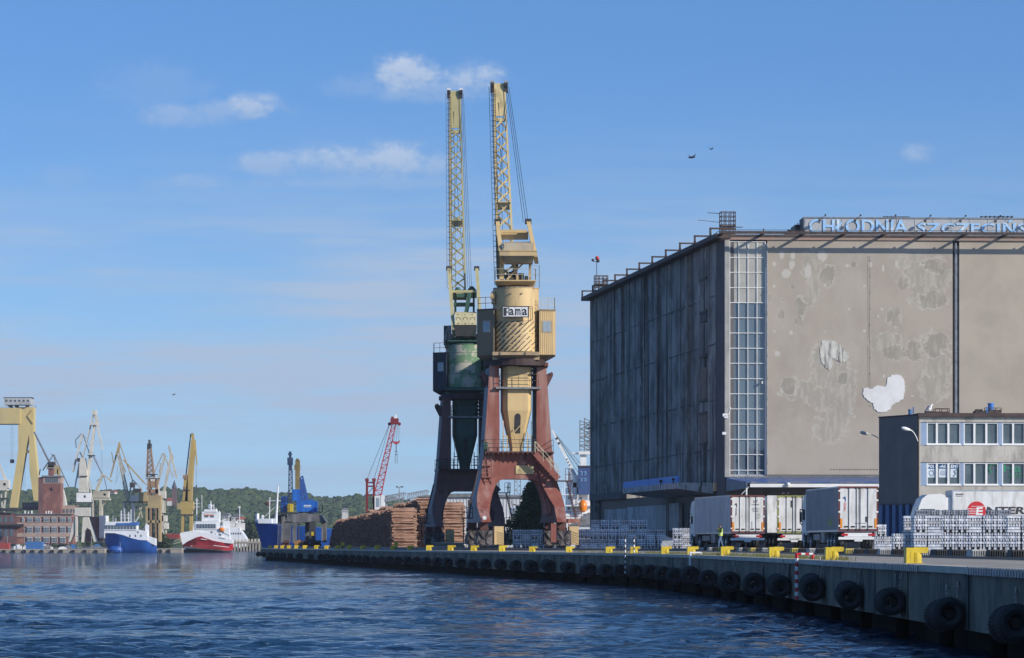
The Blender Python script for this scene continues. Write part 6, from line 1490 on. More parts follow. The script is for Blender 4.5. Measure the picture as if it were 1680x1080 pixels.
s=MB(); a=P_(647,690,Yr)-O; s.box(a.x-.55,a.x+.6,-.4,.6,a.z-.55,a.z+.3); s.tube((a.x-.7,.1,a.z-.5),(a.x-.7,.3,a.z-.5),.25,12); s.tube((a.x+.7,.1,a.z-.5),(a.x+.7,.3,a.z-.5),.25,12); s.box(a.x-.45,a.x-.1,-.2,.4,a.z+.3,a.z+.55); s.build('boom_head',m_rcd,t)
MB().prism([(a.x,a.z+.3),(a.x+.4,a.z+.3),(a.x+.25,a.z+1.0),(a.x+.1,a.z+.8)],0,.3).build('head_cap',m_white,t)
s=MB()
for p in (602,613.5): q=P_(p,0,Yr).x-O.x; s.box(q-.16,q+.16,-.3,.3,1,P_(0,787,Yr).z-O.z); s.box(q-.25,q+.25,-.35,.35,P_(0,790,Yr).z-O.z,P_(0,785,Yr).z-O.z)
q0,q1=P_(602,0,Yr).x-O.x,P_(613.5,0,Yr).x-O.x
for py in (792,798,812): s.box(q0,q1,-.15,.15,P_(0,py,Yr).z-O.z-.1,P_(0,py,Yr).z-O.z+.1)
s.bar((q0,0,P_(0,812,Yr).z-O.z),(q1,0,P_(0,798,Yr).z-O.z),.08); s.bar((q0,0,3),(q1,0,P_(0,812,Yr).z-O.z),.08); s.build('tower',m_rcd,t)
s=MB(); q0,q1=P_(615,0,Yr).x-O.x,P_(631,0,Yr).x-O.x; z0,z1=P_(0,840,Yr).z-O.z,P_(0,814,Yr).z-O.z; s.box(q0,q1,-.8,2,z0,z1); s.box(q1-.5,q1+.05,-.85,1,z0,z1+.1); c=s.build('machinery_house',m_white,t); MB().box(q0+.25,q1-.7,-.84,-.8,z0+.7,z1-.25).build('window',m_cabg,c)
s=MB(); s.box(-.9,2.5,-1.2,2,.9,3.2); s.box(-1.3,2.9,-1.6,2.4,.5,.95); 
for xx_ in (-.9,.1,1.3,2.4): s.tube((xx_,-1.7,.5),(xx_,-1.3,.5),.5,14)
s.build('carrier',m_dark,t)
s=MB(); hd_=P_(640,693,Yr)-O; 
for p in (602,613.5): s.tube(Vector((P_(p,0,Yr).x-O.x,0,P_(0,787,Yr).z-O.z)),hd_+Vector((.0,.2,0)),.03,5)
b_=P_(650,724,Yr)-O
for dx in (-.35,0,.35): s.tube((a.x+.5+dx*.5,0,a.z-.4),(b_.x+dx,0,b_.z),.022,5)
s.build('hoist_rope',m_rope,t)
s=MB(); s.prism([(b_.x-.5,b_.z+.15),(b_.x-.55,b_.z-.1),(b_.x-.2,b_.z-.45),(b_.x+.2,b_.z-.45),(b_.x+.55,b_.z-.1),(b_.x+.5,b_.z+.15),(b_.x+.3,b_.z-.05),(b_.x-.3,b_.z-.05)],-.15,.15); h=s.build('hook_block',m_rc,t)
s=MB(); s.tube((b_.x,0,b_.z-.4),(b_.x,0,b_.z-1.6),.06); s.tube((b_.x-.12,0,b_.z-1.4),(b_.x-.15,0,b_.z-3.2),.03); s.tube((b_.x+.12,0,b_.z-1.4),(b_.x+.15,0,b_.z-3.2),.03); s.box(b_.x-.15,b_.x+.15,-.05,.05,b_.z-2,b_.z-1.9); s.build('sling',m_dark,h)
# ============================================================ BLUE HARBOUR CRANES AT THE QUAY END
m_bl=mat('crane blue',(.02,.13,.50),(.015,.09,.36),rough=.45,ns=1.2,streak=(.03,.17,.55),sk=2); m_bld=mat('dark blue steel',(.03,.06,.13),(.02,.035,.07),ns=2)
m_blj=mat('mid blue jib',(.03,.10,.32),(.02,.06,.2),ns=1)
m_gport=mat('grey portal',(.13,.13,.135),(.07,.07,.075),rough=.7,ns=.8,streak=(.24,.24,.24),sk=1.5); m_gpd=mat('dark portal leg',(.05,.05,.055),ns=1)
def bxs(s,O,Y,x0,x1,y0,y1,d0,d1,m=0): a=W(x0,y1,Y)-O; b=W(x1,y0,Y)-O; s.box(a.x,b.x,d0,d1,a.z,b.z,m); return s
Yb=488; t=thing('blue_harbour_crane','squat blue harbour crane with angled blue house on a grey portal at the quay end','crane',W(500,0,Yb).xy.to_3d()+Vector((0,0,ZY))); O=Vector(t.location)
s=MB(); a=W(487,842,Yb)-O; b=W(521,822,Yb)-O; s.prism([(a.x+.15,a.z),(b.x,a.z+.1),(b.x,b.z-.1),(b.x-.2,b.z),(a.x,b.z),(a.x,a.z+.6)],-1,1.6); h=s.build('machinery_house',m_bl,t)
s=MB(); bxs(s,O,Yb,499,511,829,830.3,-1.03,-1); bxs(s,O,Yb,499,511,831.5,832.3,-1.03,-1); s.build('lettering',m_white,h)
s=MB(); lattice(s,W(488,822,Yb)-O,W(505,822,Yb)-O,W(490,781,Yb)-O,W(496,781,Yb)-O,1.0,.5,7,.2,.12); s.bar(W(497,822,Yb)-O,W(492,784,Yb)-O,.4); s.bar(W(505,822,Yb)-O,W(495,788,Yb)-O,.35); s.build('jib',m_blj,t)
s=MB(); bxs(s,O,Yb,484.5,492,755,803,-.3,.3); bxs(s,O,Yb,483,492.5,763,771,-.4,.4); bxs(s,O,Yb,486,490,752.5,756,-.3,.3); s.build('boom_tip',mat('olive boom',(.25,.19,.07),(.12,.1,.05),ns=2),t)
s=MB(); bxs(s,O,Yb,484,500,803,824,-.4,.8); bxs(s,O,Yb,492,514,819,825,-.6,.6); s.build('luffing_frame',m_blj,t)
s=MB(); bxs(s,O,Yb,480,492,803,822,-.7,-.2); s.build('blue_panel',m_bl,t)
s=MB(); c0=W(519,840,Yb)-O; s.rail([(c0.x,-.5,c0.z),(c0.x+.9,-.5,c0.z),(c0.x+.9,1,c0.z)],.9,.4,.03); s.box(c0.x,c0.x+.9,-.5,1,c0.z-.1,c0.z); s.build('platform',m_dark,t)
s=MB(); A=[W(468,858,Yb)-O,W(535,856,Yb)-O,W(529,846,Yb)-O,W(519,843.5,Yb)-O,W(480,844,Yb)-O,W(472,849,Yb)-O]; s.prism([(p.x,p.z) for p in A],-2,3.5)
bxs(s,O,Yb,490,512,840,844,-1,1); s.build('portal_roof',m_gport,t)
for p0,p1,mm,d in ((466,478,m_gport,-2),(499,507,m_gport,2.5),(509,518.5,m_gpd,-2),(526,534,m_gport,2.5)):
    s=MB(); bxs(s,O,Yb,p0,p1,856,890,d,d+1); s.build('leg',mm,t)
for p0 in (467,500,511,519):
    s=MB(); bxs(s,O,Yb,p0-1,p0+8,887,893,-2.2,-1); 
    for q in (1,6): a=W(p0+q,896,Yb)-O; s.tube((a.x,-2.2,.3),(a.x,-1.2,.3),.3,12)
    s.build('bogie',m_rustd,t)
MB_=MB(); bxs(MB_,O,Yb,512,516,873,879,-2.06,-2); MB_.build('yellow_notice',m_yellow,t)
Yc=500; t=thing('blue_harbour_crane','slim blue harbour crane with tall upright boom and yellow cab behind the squat blue crane','crane',W(470,0,Yc).xy.to_3d()+Vector((0,0,ZY))); O=Vector(t.location)
s=MB(); lattice(s,W(473,832,Yc)-O,W(480,832,Yc)-O,W(474,770,Yc)-O,W(479,770,Yc)-O,.6,.5,14,.12,.07); s.build('boom',m_bld,t)
s=MB(); bxs(s,O,Yc,471.5,480.5,751,763,-.3,.4); bxs(s,O,Yc,474,478,741,752,-.2,.3); bxs(s,O,Yc,472.5,479,744,746.5,-.3,.3); bxs(s,O,Yc,473.5,479,762,772,-.2,.3); s.build('boom_head',m_bld,t)
s=MB(); bxs(s,O,Yc,472.5,481,827,840,-.8,.4); s.build('yellow_cab',m_yellow,t)
s=MB(); bxs(s,O,Yc,461,472,815,842,-.3,1); s.build('blue_tower',m_bl,t)
s=MB(); q=W(461,842,Yc)-O; s.rail([(q.x,-.8,q.z),(q.x+1.3,-.8,q.z)],1.2,.4,.04); s.rail([(q.x+.2,-.6,q.z+1.5),(q.x+1.5,-.6,q.z+1.5)],1.0,.4,.04); bxs(s,O,Yc,456,490,841,844,-.9,1.2); s.build('gallery',m_dark,t)
s=MB(); bxs(s,O,Yc,462,468,843,890,-.5,.5); bxs(s,O,Yc,480,486,843,890,-.5,.5); bxs(s,O,Yc,455,470,845,860,.5,2.5); s.build('leg',m_gport,t)
s=MB(); a=W(456,893,Yc)-O; b=W(464,856,Yc)-O
for d in (0,.5): s.bar((a.x+d,-1,a.z),(b.x-.5+d,-1,b.z),.06)
for k in range(16): s.box(a.x+.03*k/16,a.x+.5,-1.03,-.97,a.z+(b.z-a.z)*k/16,a.z+(b.z-a.z)*k/16+.05)
s.build('ladder',m_steel,t)
t=thing('grab','rusty yellow cargo grab parked under the squat blue crane','grab',W(490,0,482).xy.to_3d()+Vector((0,0,ZY)))
s=MB(); s.prism([(-.5,.1),(.5,.1),(.7,.7),(.2,1.0),(-.2,1.0),(-.7,.7)],-.4,.4); s.build('jaws',mat('rusty orange',(.35,.17,.05),(.15,.08,.04),ns=2),t); MB().tube((0,0,1),(0,0,3.6),.1).build('stem',m_dark,t)
# generic ship hull: stations (x, half beam at deck, half beam at water, deck z)
def hull(st,m,parent,name='hull',z0=-.5,nz=5):
    loops=[]
    for x_,bd,bw,zd in st:
        L=[]
        for k in range(nz+1): f=k/nz; L.append((x_+ (0 if len(st[0])<5 else 0),-(bw+(bd-bw)*f**.7),z0+(zd-z0)*f))
        for k in range(nz,-1,-1): f=k/nz; L.append((x_,(bw+(bd-bw)*f**.7),z0+(zd-z0)*f))
        loops.append(L)
    s=MB(); s.loft(loops); return s.build(name,m,parent,True)
m_hb=mat('ship blue',(.02,.10,.38),(.015,.07,.28),rough=.35,ns=.4); m_sup=mat('ship white',(.76,.77,.78),(.62,.63,.64),rough=.4,ns=.5,amt=.3)
Ys=640; t=thing('cargo_ship','blue cargo ship bow with white mast moored beyond the quay end behind the blue cranes','ship',W(418,0,Ys).xy.to_3d(),-6)
zd=W(0,859,Ys).z
s=MB(); st=[(0,.15,.02,zd+.3,),(1.2,1.2,.3,zd),(3.4,2.6,1.1,zd-.1),(7,3.3,2.4,zd-.4),(12,3.4,3.2,zd-.7),(16,3.2,3.0,zd-1.2)]
loops=[]
for x_,bd,bw,zz_ in st:
    L=[]
    for k in range(7): f=k/6; L.append((x_+(1-f)*(2.2 if x_<3 else .8 if x_<6 else 0),-(bw+(bd-bw)*f**1.5),-.5+(zz_+.5)*f))
    for k in range(6,-1,-1): f=k/6; L.append((x_+(1-f)*(2.2 if x_<3 else .8 if x_<6 else 0),(bw+(bd-bw)*f**1.5),-.5+(zz_+.5)*f))
    loops.append(L)
s.loft(loops); s.build('hull',m_hb,t,True)
s=MB(); s.box(1,3.6,-2,2,zd,zd+.9); s.cyl((.5,0),.35,zd,zd+1.9,8); s.cyl((1.4,.5),.25,zd,zd+1.6,8); s.build('forecastle',m_sup,t)
s=MB(); a=W(455,0,Ys).x-W(418,0,Ys).x; s.tube((a-.2,0,zd),(a+.2,0,W(0,797,Ys).z),.28,8,r2=.12); s.tube((a-1.8,0,W(0,822,Ys).z),(a+1.5,0,W(0,822,Ys).z),.07); s.tube((a,0,W(0,822,Ys).z-.8),(a-3.5,0,zd+.3),.05); s.tube((2.8,0,zd),(2.9,0,zd+5),.09); s.build('mast',m_white,t)
s=MB(); s.blob((a-1.9,0,W(0,824,Ys).z-.3),.45); s.build('black_ball',m_rustd,t)
# ============================================================ SHIP BEHIND THE COLD STORE
Yq=560; t=thing('ferry_ship','white ship with blue funnel, white deck crane and orange lifeboat behind the right crane leg','ship',W(950,0,Yq).xy.to_3d()); O=Vector(t.location)
s=MB(); bxs(s,O,Yq,930,985,800,862,0,14); bxs(s,O,Yq,933,975,787,800,1,9); bxs(s,O,Yq,920,990,843,880,-1,14); bxs(s,O,Yq,936,946,792,843,-.6,0); bxs(s,O,Yq,915,990,811,812.5,-1,0); bxs(s,O,Yq,928,975,829,831,-2,0)
for p,y0,y1 in ((926,790,843),(930,780,800),(934,776,790),(941,770,792),(922,800,843)): a=W(p,0,Yq).x-O.x; s.tube((a,-.4,W(0,y1,Yq).z-O.z),(a,-.4,W(0,y0,Yq).z-O.z),.06)
s.build('superstructure',m_sup,t)
s=MB()
for p in (932,937,942,947,952): 
    for y in (805,816,833): bxs(s,O,Yq,p,p+2.2,y,y+3,-.03-.0,0)
s.build('port_hole',m_glass,t)
s=MB(); bxs(s,O,Yq,948.5,968,767,812,-1.5,1.5); f=s.build('funnel',mat('funnel blue',(.05,.09,.22),(.04,.07,.17),ns=.8,rough=.5),t)
s=MB(); bxs(s,O,Yq,948,968.5,764.5,767.5,-1.6,1.6); s.cyl((W(957,0,Yq).x-O.x,0),.5,W(0,765,Yq).z-O.z,W(0,750,Yq).z-O.z,12); s.build('funnel_top',m_dark,t)
s=MB()
for p in (951.5,957.5): 
    for y0,y1 in ((774,780),(785,790)): bxs(s,O,Yq,p,p+4,y0,y1,-1.56,-1.5)
s.build('funnel_mark',mat('pale mark',(.25,.38,.6),ns=3),f)
s=MB()
for p in (952.3,958.3):
    for y0,y1 in ((775,779),(786,789)): bxs(s,O,Yq,p,p+2.3,y0,y1,-1.6,-1.561)
bxs(s,O,Yq,952,955.5,796,800,-1.55,-1.5); s.build('funnel_mark',m_pblue,f)
s=MB(); a=W(906,706,Yq)-O; b=W(945,783,Yq)-O; s.bar(b,a,.55,.55,0,.3,.3); bxs(s,O,Yq,940,948,780,800,-.6,.6); s.build('deck_crane',m_white,t)
s=MB()
for k,(x2,y2) in enumerate(((950,765),(951,770),(948,775),(953,762))): s.tube(a+Vector((0,.1*k,0)),W(x2,y2,Yq)-O,.035,5)
s.build('crane_rope',m_rope,t)
s=MB(); 
for f in (.18,.28,.62,.68,.74): p=a.lerp(b,f); s.blob(p+Vector((0,-.3,0)),.22 if f<.5 else .12)
s.build('crane_fitting',m_dark,t)
s=MB(); lattice(s,W(951.5,745,Yq)-O,W(967,745,Yq)-O,W(951.5,690,Yq)-O,W(967,690,Yq)-O,1.4,1.4,8,.13,.07); lattice(s,W(959,745,Yq)-O,W(972,745,Yq)-O,W(959,686,Yq)-O,W(972,686,Yq)-O,1.4,1.4,8,.13,.07); s.build('lattice_mast',m_steel,t)
s=MB(); bxs(s,O,Yq,938,972,743,745,-.6,1); bxs(s,O,Yq,949,972,741,746,-1,1); bxs(s,O,Yq,952,962,745,765,-.5,.5); s.build('radar_platform',m_white,t)
s=MB(); c=W(956,831,Yq)-O; s.lathe((c.x,-1.6,c.z-1.0),(0,0,1),[(0,.2),(.2,.55),(.9,.75),(1.5,.7),(1.9,.4),(2.1,.1)],12); s.build('lifeboat',m_orange,t,True)
s=MB(); bxs(s,O,Yq,947,948.5,812,845,-1.5,-1.2); bxs(s,O,Yq,964,965.5,812,845,-1.5,-1.2); s.build('davit',m_white,t)
# shed in front of the ship
Yh=450; a=W(936,0,Yh); t=thing('grey_shed','low grey roofed shed between the cream crane and the cold store','building',(a.x,Yh,ZY)); 
s=MB(); s.box(0,8,0,8,0,W(0,862,Yh).z-ZY); s.build('wall',m_sid,t); zq=W(0,862,Yh).z-ZY; s=MB(); s.prism([(-.3,zq),(8,zq),(8,zq+2.2),(2.4,zq+1.7),(.8,zq+.6)],-.3,8); s.build('roof',m_steel,t)
a=W(849,0,540); s=MB(); lattice(s,W(844,818,540),W(854,818,540),W(844,770,540),W(854,770,540),.9,.9,7,.1,.06); tag(s.build('lattice_mast',m_steel),'grey lattice mast seen through the arch of the cream crane','mast')
# ============================================================ FAR SHORE
YF=1010
m_fq=mat('far quay concrete',(.36,.32,.26),(.24,.21,.17),rough=.9,ns=.1,streak=(.16,.14,.12),sk=.5)
def far_quay(px0,px1,Y,top,label,dep=6,tyres=True):
    a=W(px0,0,Y).x; b=W(px1,0,Y).x; z=W(0,top,Y).z; t=thing('far_quay',label,'quay wall',(a,Y,0))
    MB().box(0,b-a,0,dep,-1,z).build('wall',m_fq,t); MB().box(-.1,b-a,-.15,dep,z,z+.15).build('coping',m_cap,t)
    if tyres:
        k=1.5
        while k<b-a-1: MB().torus((k,-.3,z*.45),(0,1,0),.42,.2,12,6).build('tyre',m_tyre,t); k+=random.uniform(2.3,3.6)
    return z
zq1=far_quay(-60,171,YF,902,'pale shipyard quay with tyres under the brick building left of the blue ship')
zq2=far_quay(255,298,YF,901,'short pale quay piece with tyres between the blue and the red ship')
o=MB().add([(-2400,YF+5,zq1-.02),(W(330,0,YF).x,YF+5,zq1-.02),(W(372,0,1400).x,1400,zq1-.02),(-90,3000,zq1-.02),(-2400,3000,zq1-.02)],[(0,1,2,3,4)]).build('ground',mat('shipyard ground',(.2,.18,.15),(.12,.12,.1),ns=.05)); tag(o,kind='structure')
# wooded hills
prof=[(-400,806),(-100,800),(60,806),(110,800),(150,806),(187,805),(230,809),(272,802),(300,804),(323,800),(364,804),(403,802),(427,807),(456,810),(480,809),(505,812),(542,817),(570,816),(588,812),(605,812),(650,818),(700,826),(800,840),(1000,860)]
YHL=2700
def ridge(px):
    for (a,b),(c,d) in zip(prof,prof[1:]):
        if a<=px<=c: return b+(d-b)*(px-a)/(c-a)
    return 850
s=MB(); nx=150; ny=10; pts=[]
for j in range(ny+1):
    f=j/ny; Y=1750+(YHL-1750)*f
    for i in range(nx+1):
        px=-400+1400*i/nx; zt_=(H-ridge(px)-9)/F*YHL; z=zt_*(f**1.25)*(1+.08*math.sin(px*.03+j)); x=(px-840)/F*YHL*(.72+.28*f); pts.append((x,Y,1+z))
s.add(pts,[(j*(nx+1)+i,j*(nx+1)+i+1,(j+1)*(nx+1)+i+1,(j+1)*(nx+1)+i) for j in range(ny) for i in range(nx)])
tag(s.build('hills',mat('hill ground',(.05,.07,.03),(.09,.10,.05),ns=.02)),kind='structure')
rf=random.Random(11); s=MB()
def hz(x,Y):
    f=(Y-1750)/(YHL-1750); px=x/(.72+.28*f)/YHL*F+840; return 1+(H-ridge(px)-9)/F*YHL*(max(f,0)**1.25), px
for k in range(9000):
    f=rf.random()**.6; Y=1750+(YHL-1750)*f; pxx=rf.uniform(-60,760); x=(pxx-840)/F*YHL*(.72+.28*f); z,_=hz(x,Y)
    r=rf.uniform(2.6,6.2); b=len(s.v); n=6; c=Vector((x,Y,z+r*.35))
    for j,(rz_,rr_) in enumerate(((-.5,.75),(.0,1.0),(.45,.85),(.85,.35))):
        for i in range(n): a=2*math.pi*i/n+j*.4; q=rr_*r*rf.uniform(.75,1.2); s.v.append(c+Vector((q*math.cos(a),q*math.sin(a),rz_*r*rf.uniform(.85,1.15))))
    for j in range(3):
        for i in range(n): s.f.append((b+j*n+i,b+j*n+(i+1)%n,b+(j+1)*n+(i+1)%n,b+(j+1)*n+i)); s.m.append(0)
    s.f.append(tuple(b+3*n+i for i in range(n))); s.m.append(0)
m_for=mat('forest canopy',(.020,.040,.012),(.060,.085,.022),rough=.9,ns=.03,amt=.9,bump=0,streak=(.05,.085,.03),sk=.09,zs=1)
tag(s.build('woods',m_for),'wooded hills beyond the shipyard and the quay',kind='stuff')
# houses on the hill
m_hw=mat('pale house wall',(.62,.60,.56),ns=.2); m_tile=mat('red tile',(.36,.10,.06),ns=.3)
spots=[(186,812,2600,'red'),(566,843,2100,'w'),(390,853,1800,'w'),(396,858,1700,'w'),(372,852,1800,'w')]
for i,(px,py,Y,c) in enumerate(spots):
    a=W(px,py,Y); w=random.uniform(1.6,3.4); h=random.uniform(1.8,3); t=thing('hill_house',('red roofed house high on the wooded hill above the middle shipyard cranes' if c=='red' else ORD[i]+' small pale house at the foot of the hill '+('right of the squat blue crane' if px>500 else 'behind the red ship stern')),'house',a,random.uniform(-20,20),None if c=='red' else ('pale houses right of the blue cranes' if px>500 else 'pale houses behind the red ship'))
    MB().box(-w,w,-3,3,-6,h).build('wall',m_hw,t); MB().prism([(-w-.4,h),(w+.4,h),(w*.5,h+1.2),(-w*.5,h+1.2)],-3.4,3.4).build('roof',m_tile if (c=='red' or i%3==0) else m_steel,t)
    s=MB()
    for k in range(3): s.box(-w+.5+k*w*.6,-w+1.1+k*w*.6,-3.05,-3,h-1.6,h-.8)
    s.build('window',m_glass,t)
a=W(286,0,2300); t=thing('church','slender dark church spire with red nave roof on the hill behind the shipyard','church',(a.x,2300,W(0,830,2300).z)); zb_=a.z-0; O=Vector(t.location)
zt_=W(0,800,2300).z-O.z; MB().box(-1.6,1.6,-1.6,1.6,0,zt_).build('tower',mat('dark brick',(.14,.08,.07),ns=.3),t); MB().lathe((0,0,zt_),(0,0,1),[(0,1.9),(2,1.1),(W(0,788,2300).z-W(0,800,2300).z,.1)],8).build('spire',mat('spire slate',(.07,.075,.09),ns=.3),t)
MB().box(-5,-1.5,-2,2,0,W(0,822,2300).z-O.z).build('nave',m_hw,t); z1=W(0,822,2300).z-O.z; MB().prism([(-5.4,z1),(-1.2,z1),(-1.6,z1+2),(-5,z1+2)],-2.3,2.3).build('roof',m_tile,t)
# ------------------------------------------------------------ drawing helpers for the shipyard
class FB:
    """a far thing: members given where they stand in the picture, built at their own distance with real thickness"""
    def __init__(s,name,label,cat,px,Y,group=None,z=None): s.Y=Y; s.t=thing(name,label,cat,(W(px,0,Y).x,Y,zq1 if z is None else z),0,group); s.O=Vector(s.t.location); s.k=Y/F
    def p(s,x,y,d=0): v=W(x,y,s.Y)-s.O; v.y=d; return v
    def bars(s,name,m,L,depth=(0,)):
        b=MB()
        for e in L:
            x0,y0,x1,y1,w=e[:5]; w2=e[5] if len(e)>5 else w
            for d in depth: b.bar(s.p(x0,y0,d),s.p(x1,y1,d),w*s.k,w*s.k,0,w2*s.k,w2*s.k)
        return b.build(name,m,s.t)
    def lat(s,name,m,a0,a1,b0,b1,d,n,w=.9,wd=.5):
        b=MB(); lattice(b,s.p(*a0,-d/2),s.p(*a1,-d/2),s.p(*b0,-d/2),s.p(*b1,-d/2),d,d*.5,n,w*s.k,wd*s.k); return b.build(name,m,s.t)
    def box(s,name,m,L,d0=-2,d1=2,parent=None):
        b=MB()
        for x0,y0,x1,y1 in L: a=s.p(x0,y1); c=s.p(x1,y0); b.box(a.x,c.x,d0,d1,a.z,c.z)
        return b.build(name,m,parent or s.t)
    def poly(s,name,m,P,d0=-2,d1=2,parent=None): return MB().prism([(s.p(x,y).x,s.p(x,y).z) for x,y in P],d0,d1).build(name,m,parent or s.t)
m_gy=mat('gantry yellow',(.55,.43,.17),(.48,.38,.16),rough=.6,ns=.1,streak=(.42,.34,.16),sk=.2,zs=.3)
m_cg=mat('cream grey crane',(.50,.47,.38),(.36,.33,.25),rough=.7,ns=.25,amt=.8,rust=(.25,.15,.08),rusta=.63)
m_co=mat('ochre crane',(.40,.30,.14),(.30,.23,.12),rough=.7,ns=.3,amt=.8,rust=(.20,.10,.05),rusta=.62)
m_cy=mat('mustard crane',(.42,.30,.09),(.34,.25,.09),rough=.6,ns=.3,rust=(.16,.09,.04),rusta=.66)
m_crust=mat('rusty crane',(.30,.19,.11),(.22,.13,.08),rough=.8,ns=.4)
m_wc=mat('white crane',(.60,.57,.50),(.48,.45,.38),rough=.6,ns=.3,rust=(.3,.2,.12),rusta=.66)
# gantry crane
g=FB('gantry_crane','huge yellow shipyard gantry crane with grey cabin on top, cut by the left edge','crane',40,1500,z=1.5)
g.box('girder',m_gy,[(-120,670,35,696)],-4,4); g.poly('leg',m_gy,[(31,668.5),(57,668.5),(56.5,712),(64,785),(65,822),(57,822),(50,775),(49,713),(44,738),(28.5,833),(17,833),(31.5,740)],-3,3)
g.box('leg_tie',m_gy,[(42,739,54,743)],-2,2)
g.box('trolley_cabin',mat('cabin grey',(.42,.43,.43),ns=.3),[(9,654,53,665)],-5,5)
g.box('cabin_support',m_dark,[(16,665,19,669),(26,665,29,669),(44,665,46,669),(8,652.5,54,654)],-4,4)
g.box('window',m_glass,[(12+k*7,657,15+k*7,660) for k in range(6)],-5.1,-5)
g.bars('railing',m_dark,[(0,668,60,668.5,.5),(9,652,54,652,.3),(57,668,59,664,.4)]); g.bars('girder_truss',m_dark,[(-20,696.5,30,696.5,1.4)])
g.bars('gantry_stair',m_cy,[(47,683,56,696,1.6),(47,683,54,674,1.3),(56,696,52,690,.8)],(-3.2,))
g.bars('hoist_rope',m_dark,[(18,697,18,760,.25),(21,697,21,760,.25),(38,760,38,800,.3),(41,755,41,800,.3)]); g.box('hoist_block',m_dark,[(17,754,23,760),(38,752,42,757)],-.8,.8)
# brick building
m_brk=mat('red brick',(.20,.085,.07),(.16,.07,.06),rough=.9,ns=.3,streak=(.32,.16,.12),sk=.4,zs=.5); m_bpl=mat('pale plaster band',(.40,.30,.25),(.30,.22,.19),rough=.9,ns=.25); m_bdk=mat('dark brick and tower shade',(.16,.08,.075),ns=.3)
m_win=glass_mat('far window',(.08,.10,.12),.2)
b=FB('brick_building','long pink brick shipyard building with white window bands and a square clock tower','building',60,1085)
b.box('wall',m_brk,[(28,844,119,893)],0,14); b.box('wall_band',m_bpl,[(28,844,119,848.5),(28,857.5,119,864),(28,874.5,119,881)],-.25,0)
wf=[]
for r,(y0,y1,ps) in enumerate(((849.5,856.5,[(36,40),(44,54),(57,67),(71,81),(84,94),(98,108),(111,117)]),(864.5,874,[(44,54),(57,67),(71,81),(84,94),(98,108),(111,117)]),(881.5,891,[(44,54),(57,67),(71,81),(84,94),(98,108)]))):
    for (p0,p1) in ps:
        f=b.box('window',m_white,[(p0,y0,p1,y1)],-.3,-.05); n=4; w=(p1-p0)/n
        b.box('pane',m_win,[(p0+w*k+.4,y0+.8,p0+w*(k+1)-.2,(y0+y1)/2-.2) for k in range(n)]+[(p0+w*k+.4,(y0+y1)/2+.2,p0+w*(k+1)-.2,y1-.6) for k in range(n)],-.36,-.3,f)
b.box('roof_edge',m_steel,[(26,843,120,844)],-.8,14)
b.poly('left_wing',m_bdk,[(-30,838),(28,843),(28,893),(-30,893)],-.5,12); b.box('wing_window',m_win,[(k*9-20,848,k*9-14,857) for k in range(5)]+[(k*9-20,868,k*9-14,880) for k in range(5)],-.6,-.5)
b.box('wing_roof',m_dark,[(-30,834,28,838.5),(-30,860,40,862.5)],-2,10)
tw=b.box('tower',m_brk,[(68,786,97,846)],4,10); b.poly('tower_side',m_bdk,[(60,783),(68,782),(68,843),(60,843)],4,12); b.box('tower_head',m_bpl,[(68,782,98,793)],3.9,10)  # tower_side: shade of the left face painted as a darker brick
b.box('tower_roof',m_steel,[(66,780,99,782.3)],3.4,11); b.box('tower_window',m_win,[(72+k*3.6,784.5,74.6+k*3.6,791.5) for k in range(6)],3.8,3.9); b.box('cupola',m_brk,[(75,768,83,780)],6,9); b.box('cupola_cap',m_steel,[(74,766.5,84,768.5)],5.6,9.4)
b.bars('tower_emblem',m_dark,[(79,803,85,802,1),(82,799,82,806,.8),(80,800,84,804,.7)],(3.9,))
b.box('back_block',m_bpl,[(96,829,121,846)],8,16); b.box('back_window',m_win,[(97.5+k*6,835,101+k*6,841) for k in range(4)],7.9,8); b.box('dark_block',m_bdk,[(30,824,60,836)],9,16); b.box('back_window',m_win,[(33+k*5,826,35+k*5,831) for k in range(5)],8.9,9)
b.box('chimney',m_white,[(40+k*5.5,838+(k%2)*1.5,41.6+k*5.5,844) for k in range(3)]+[(75,839,76.5,844),(79,838,80.5,844),(83,839,84.5,844)],0,1)
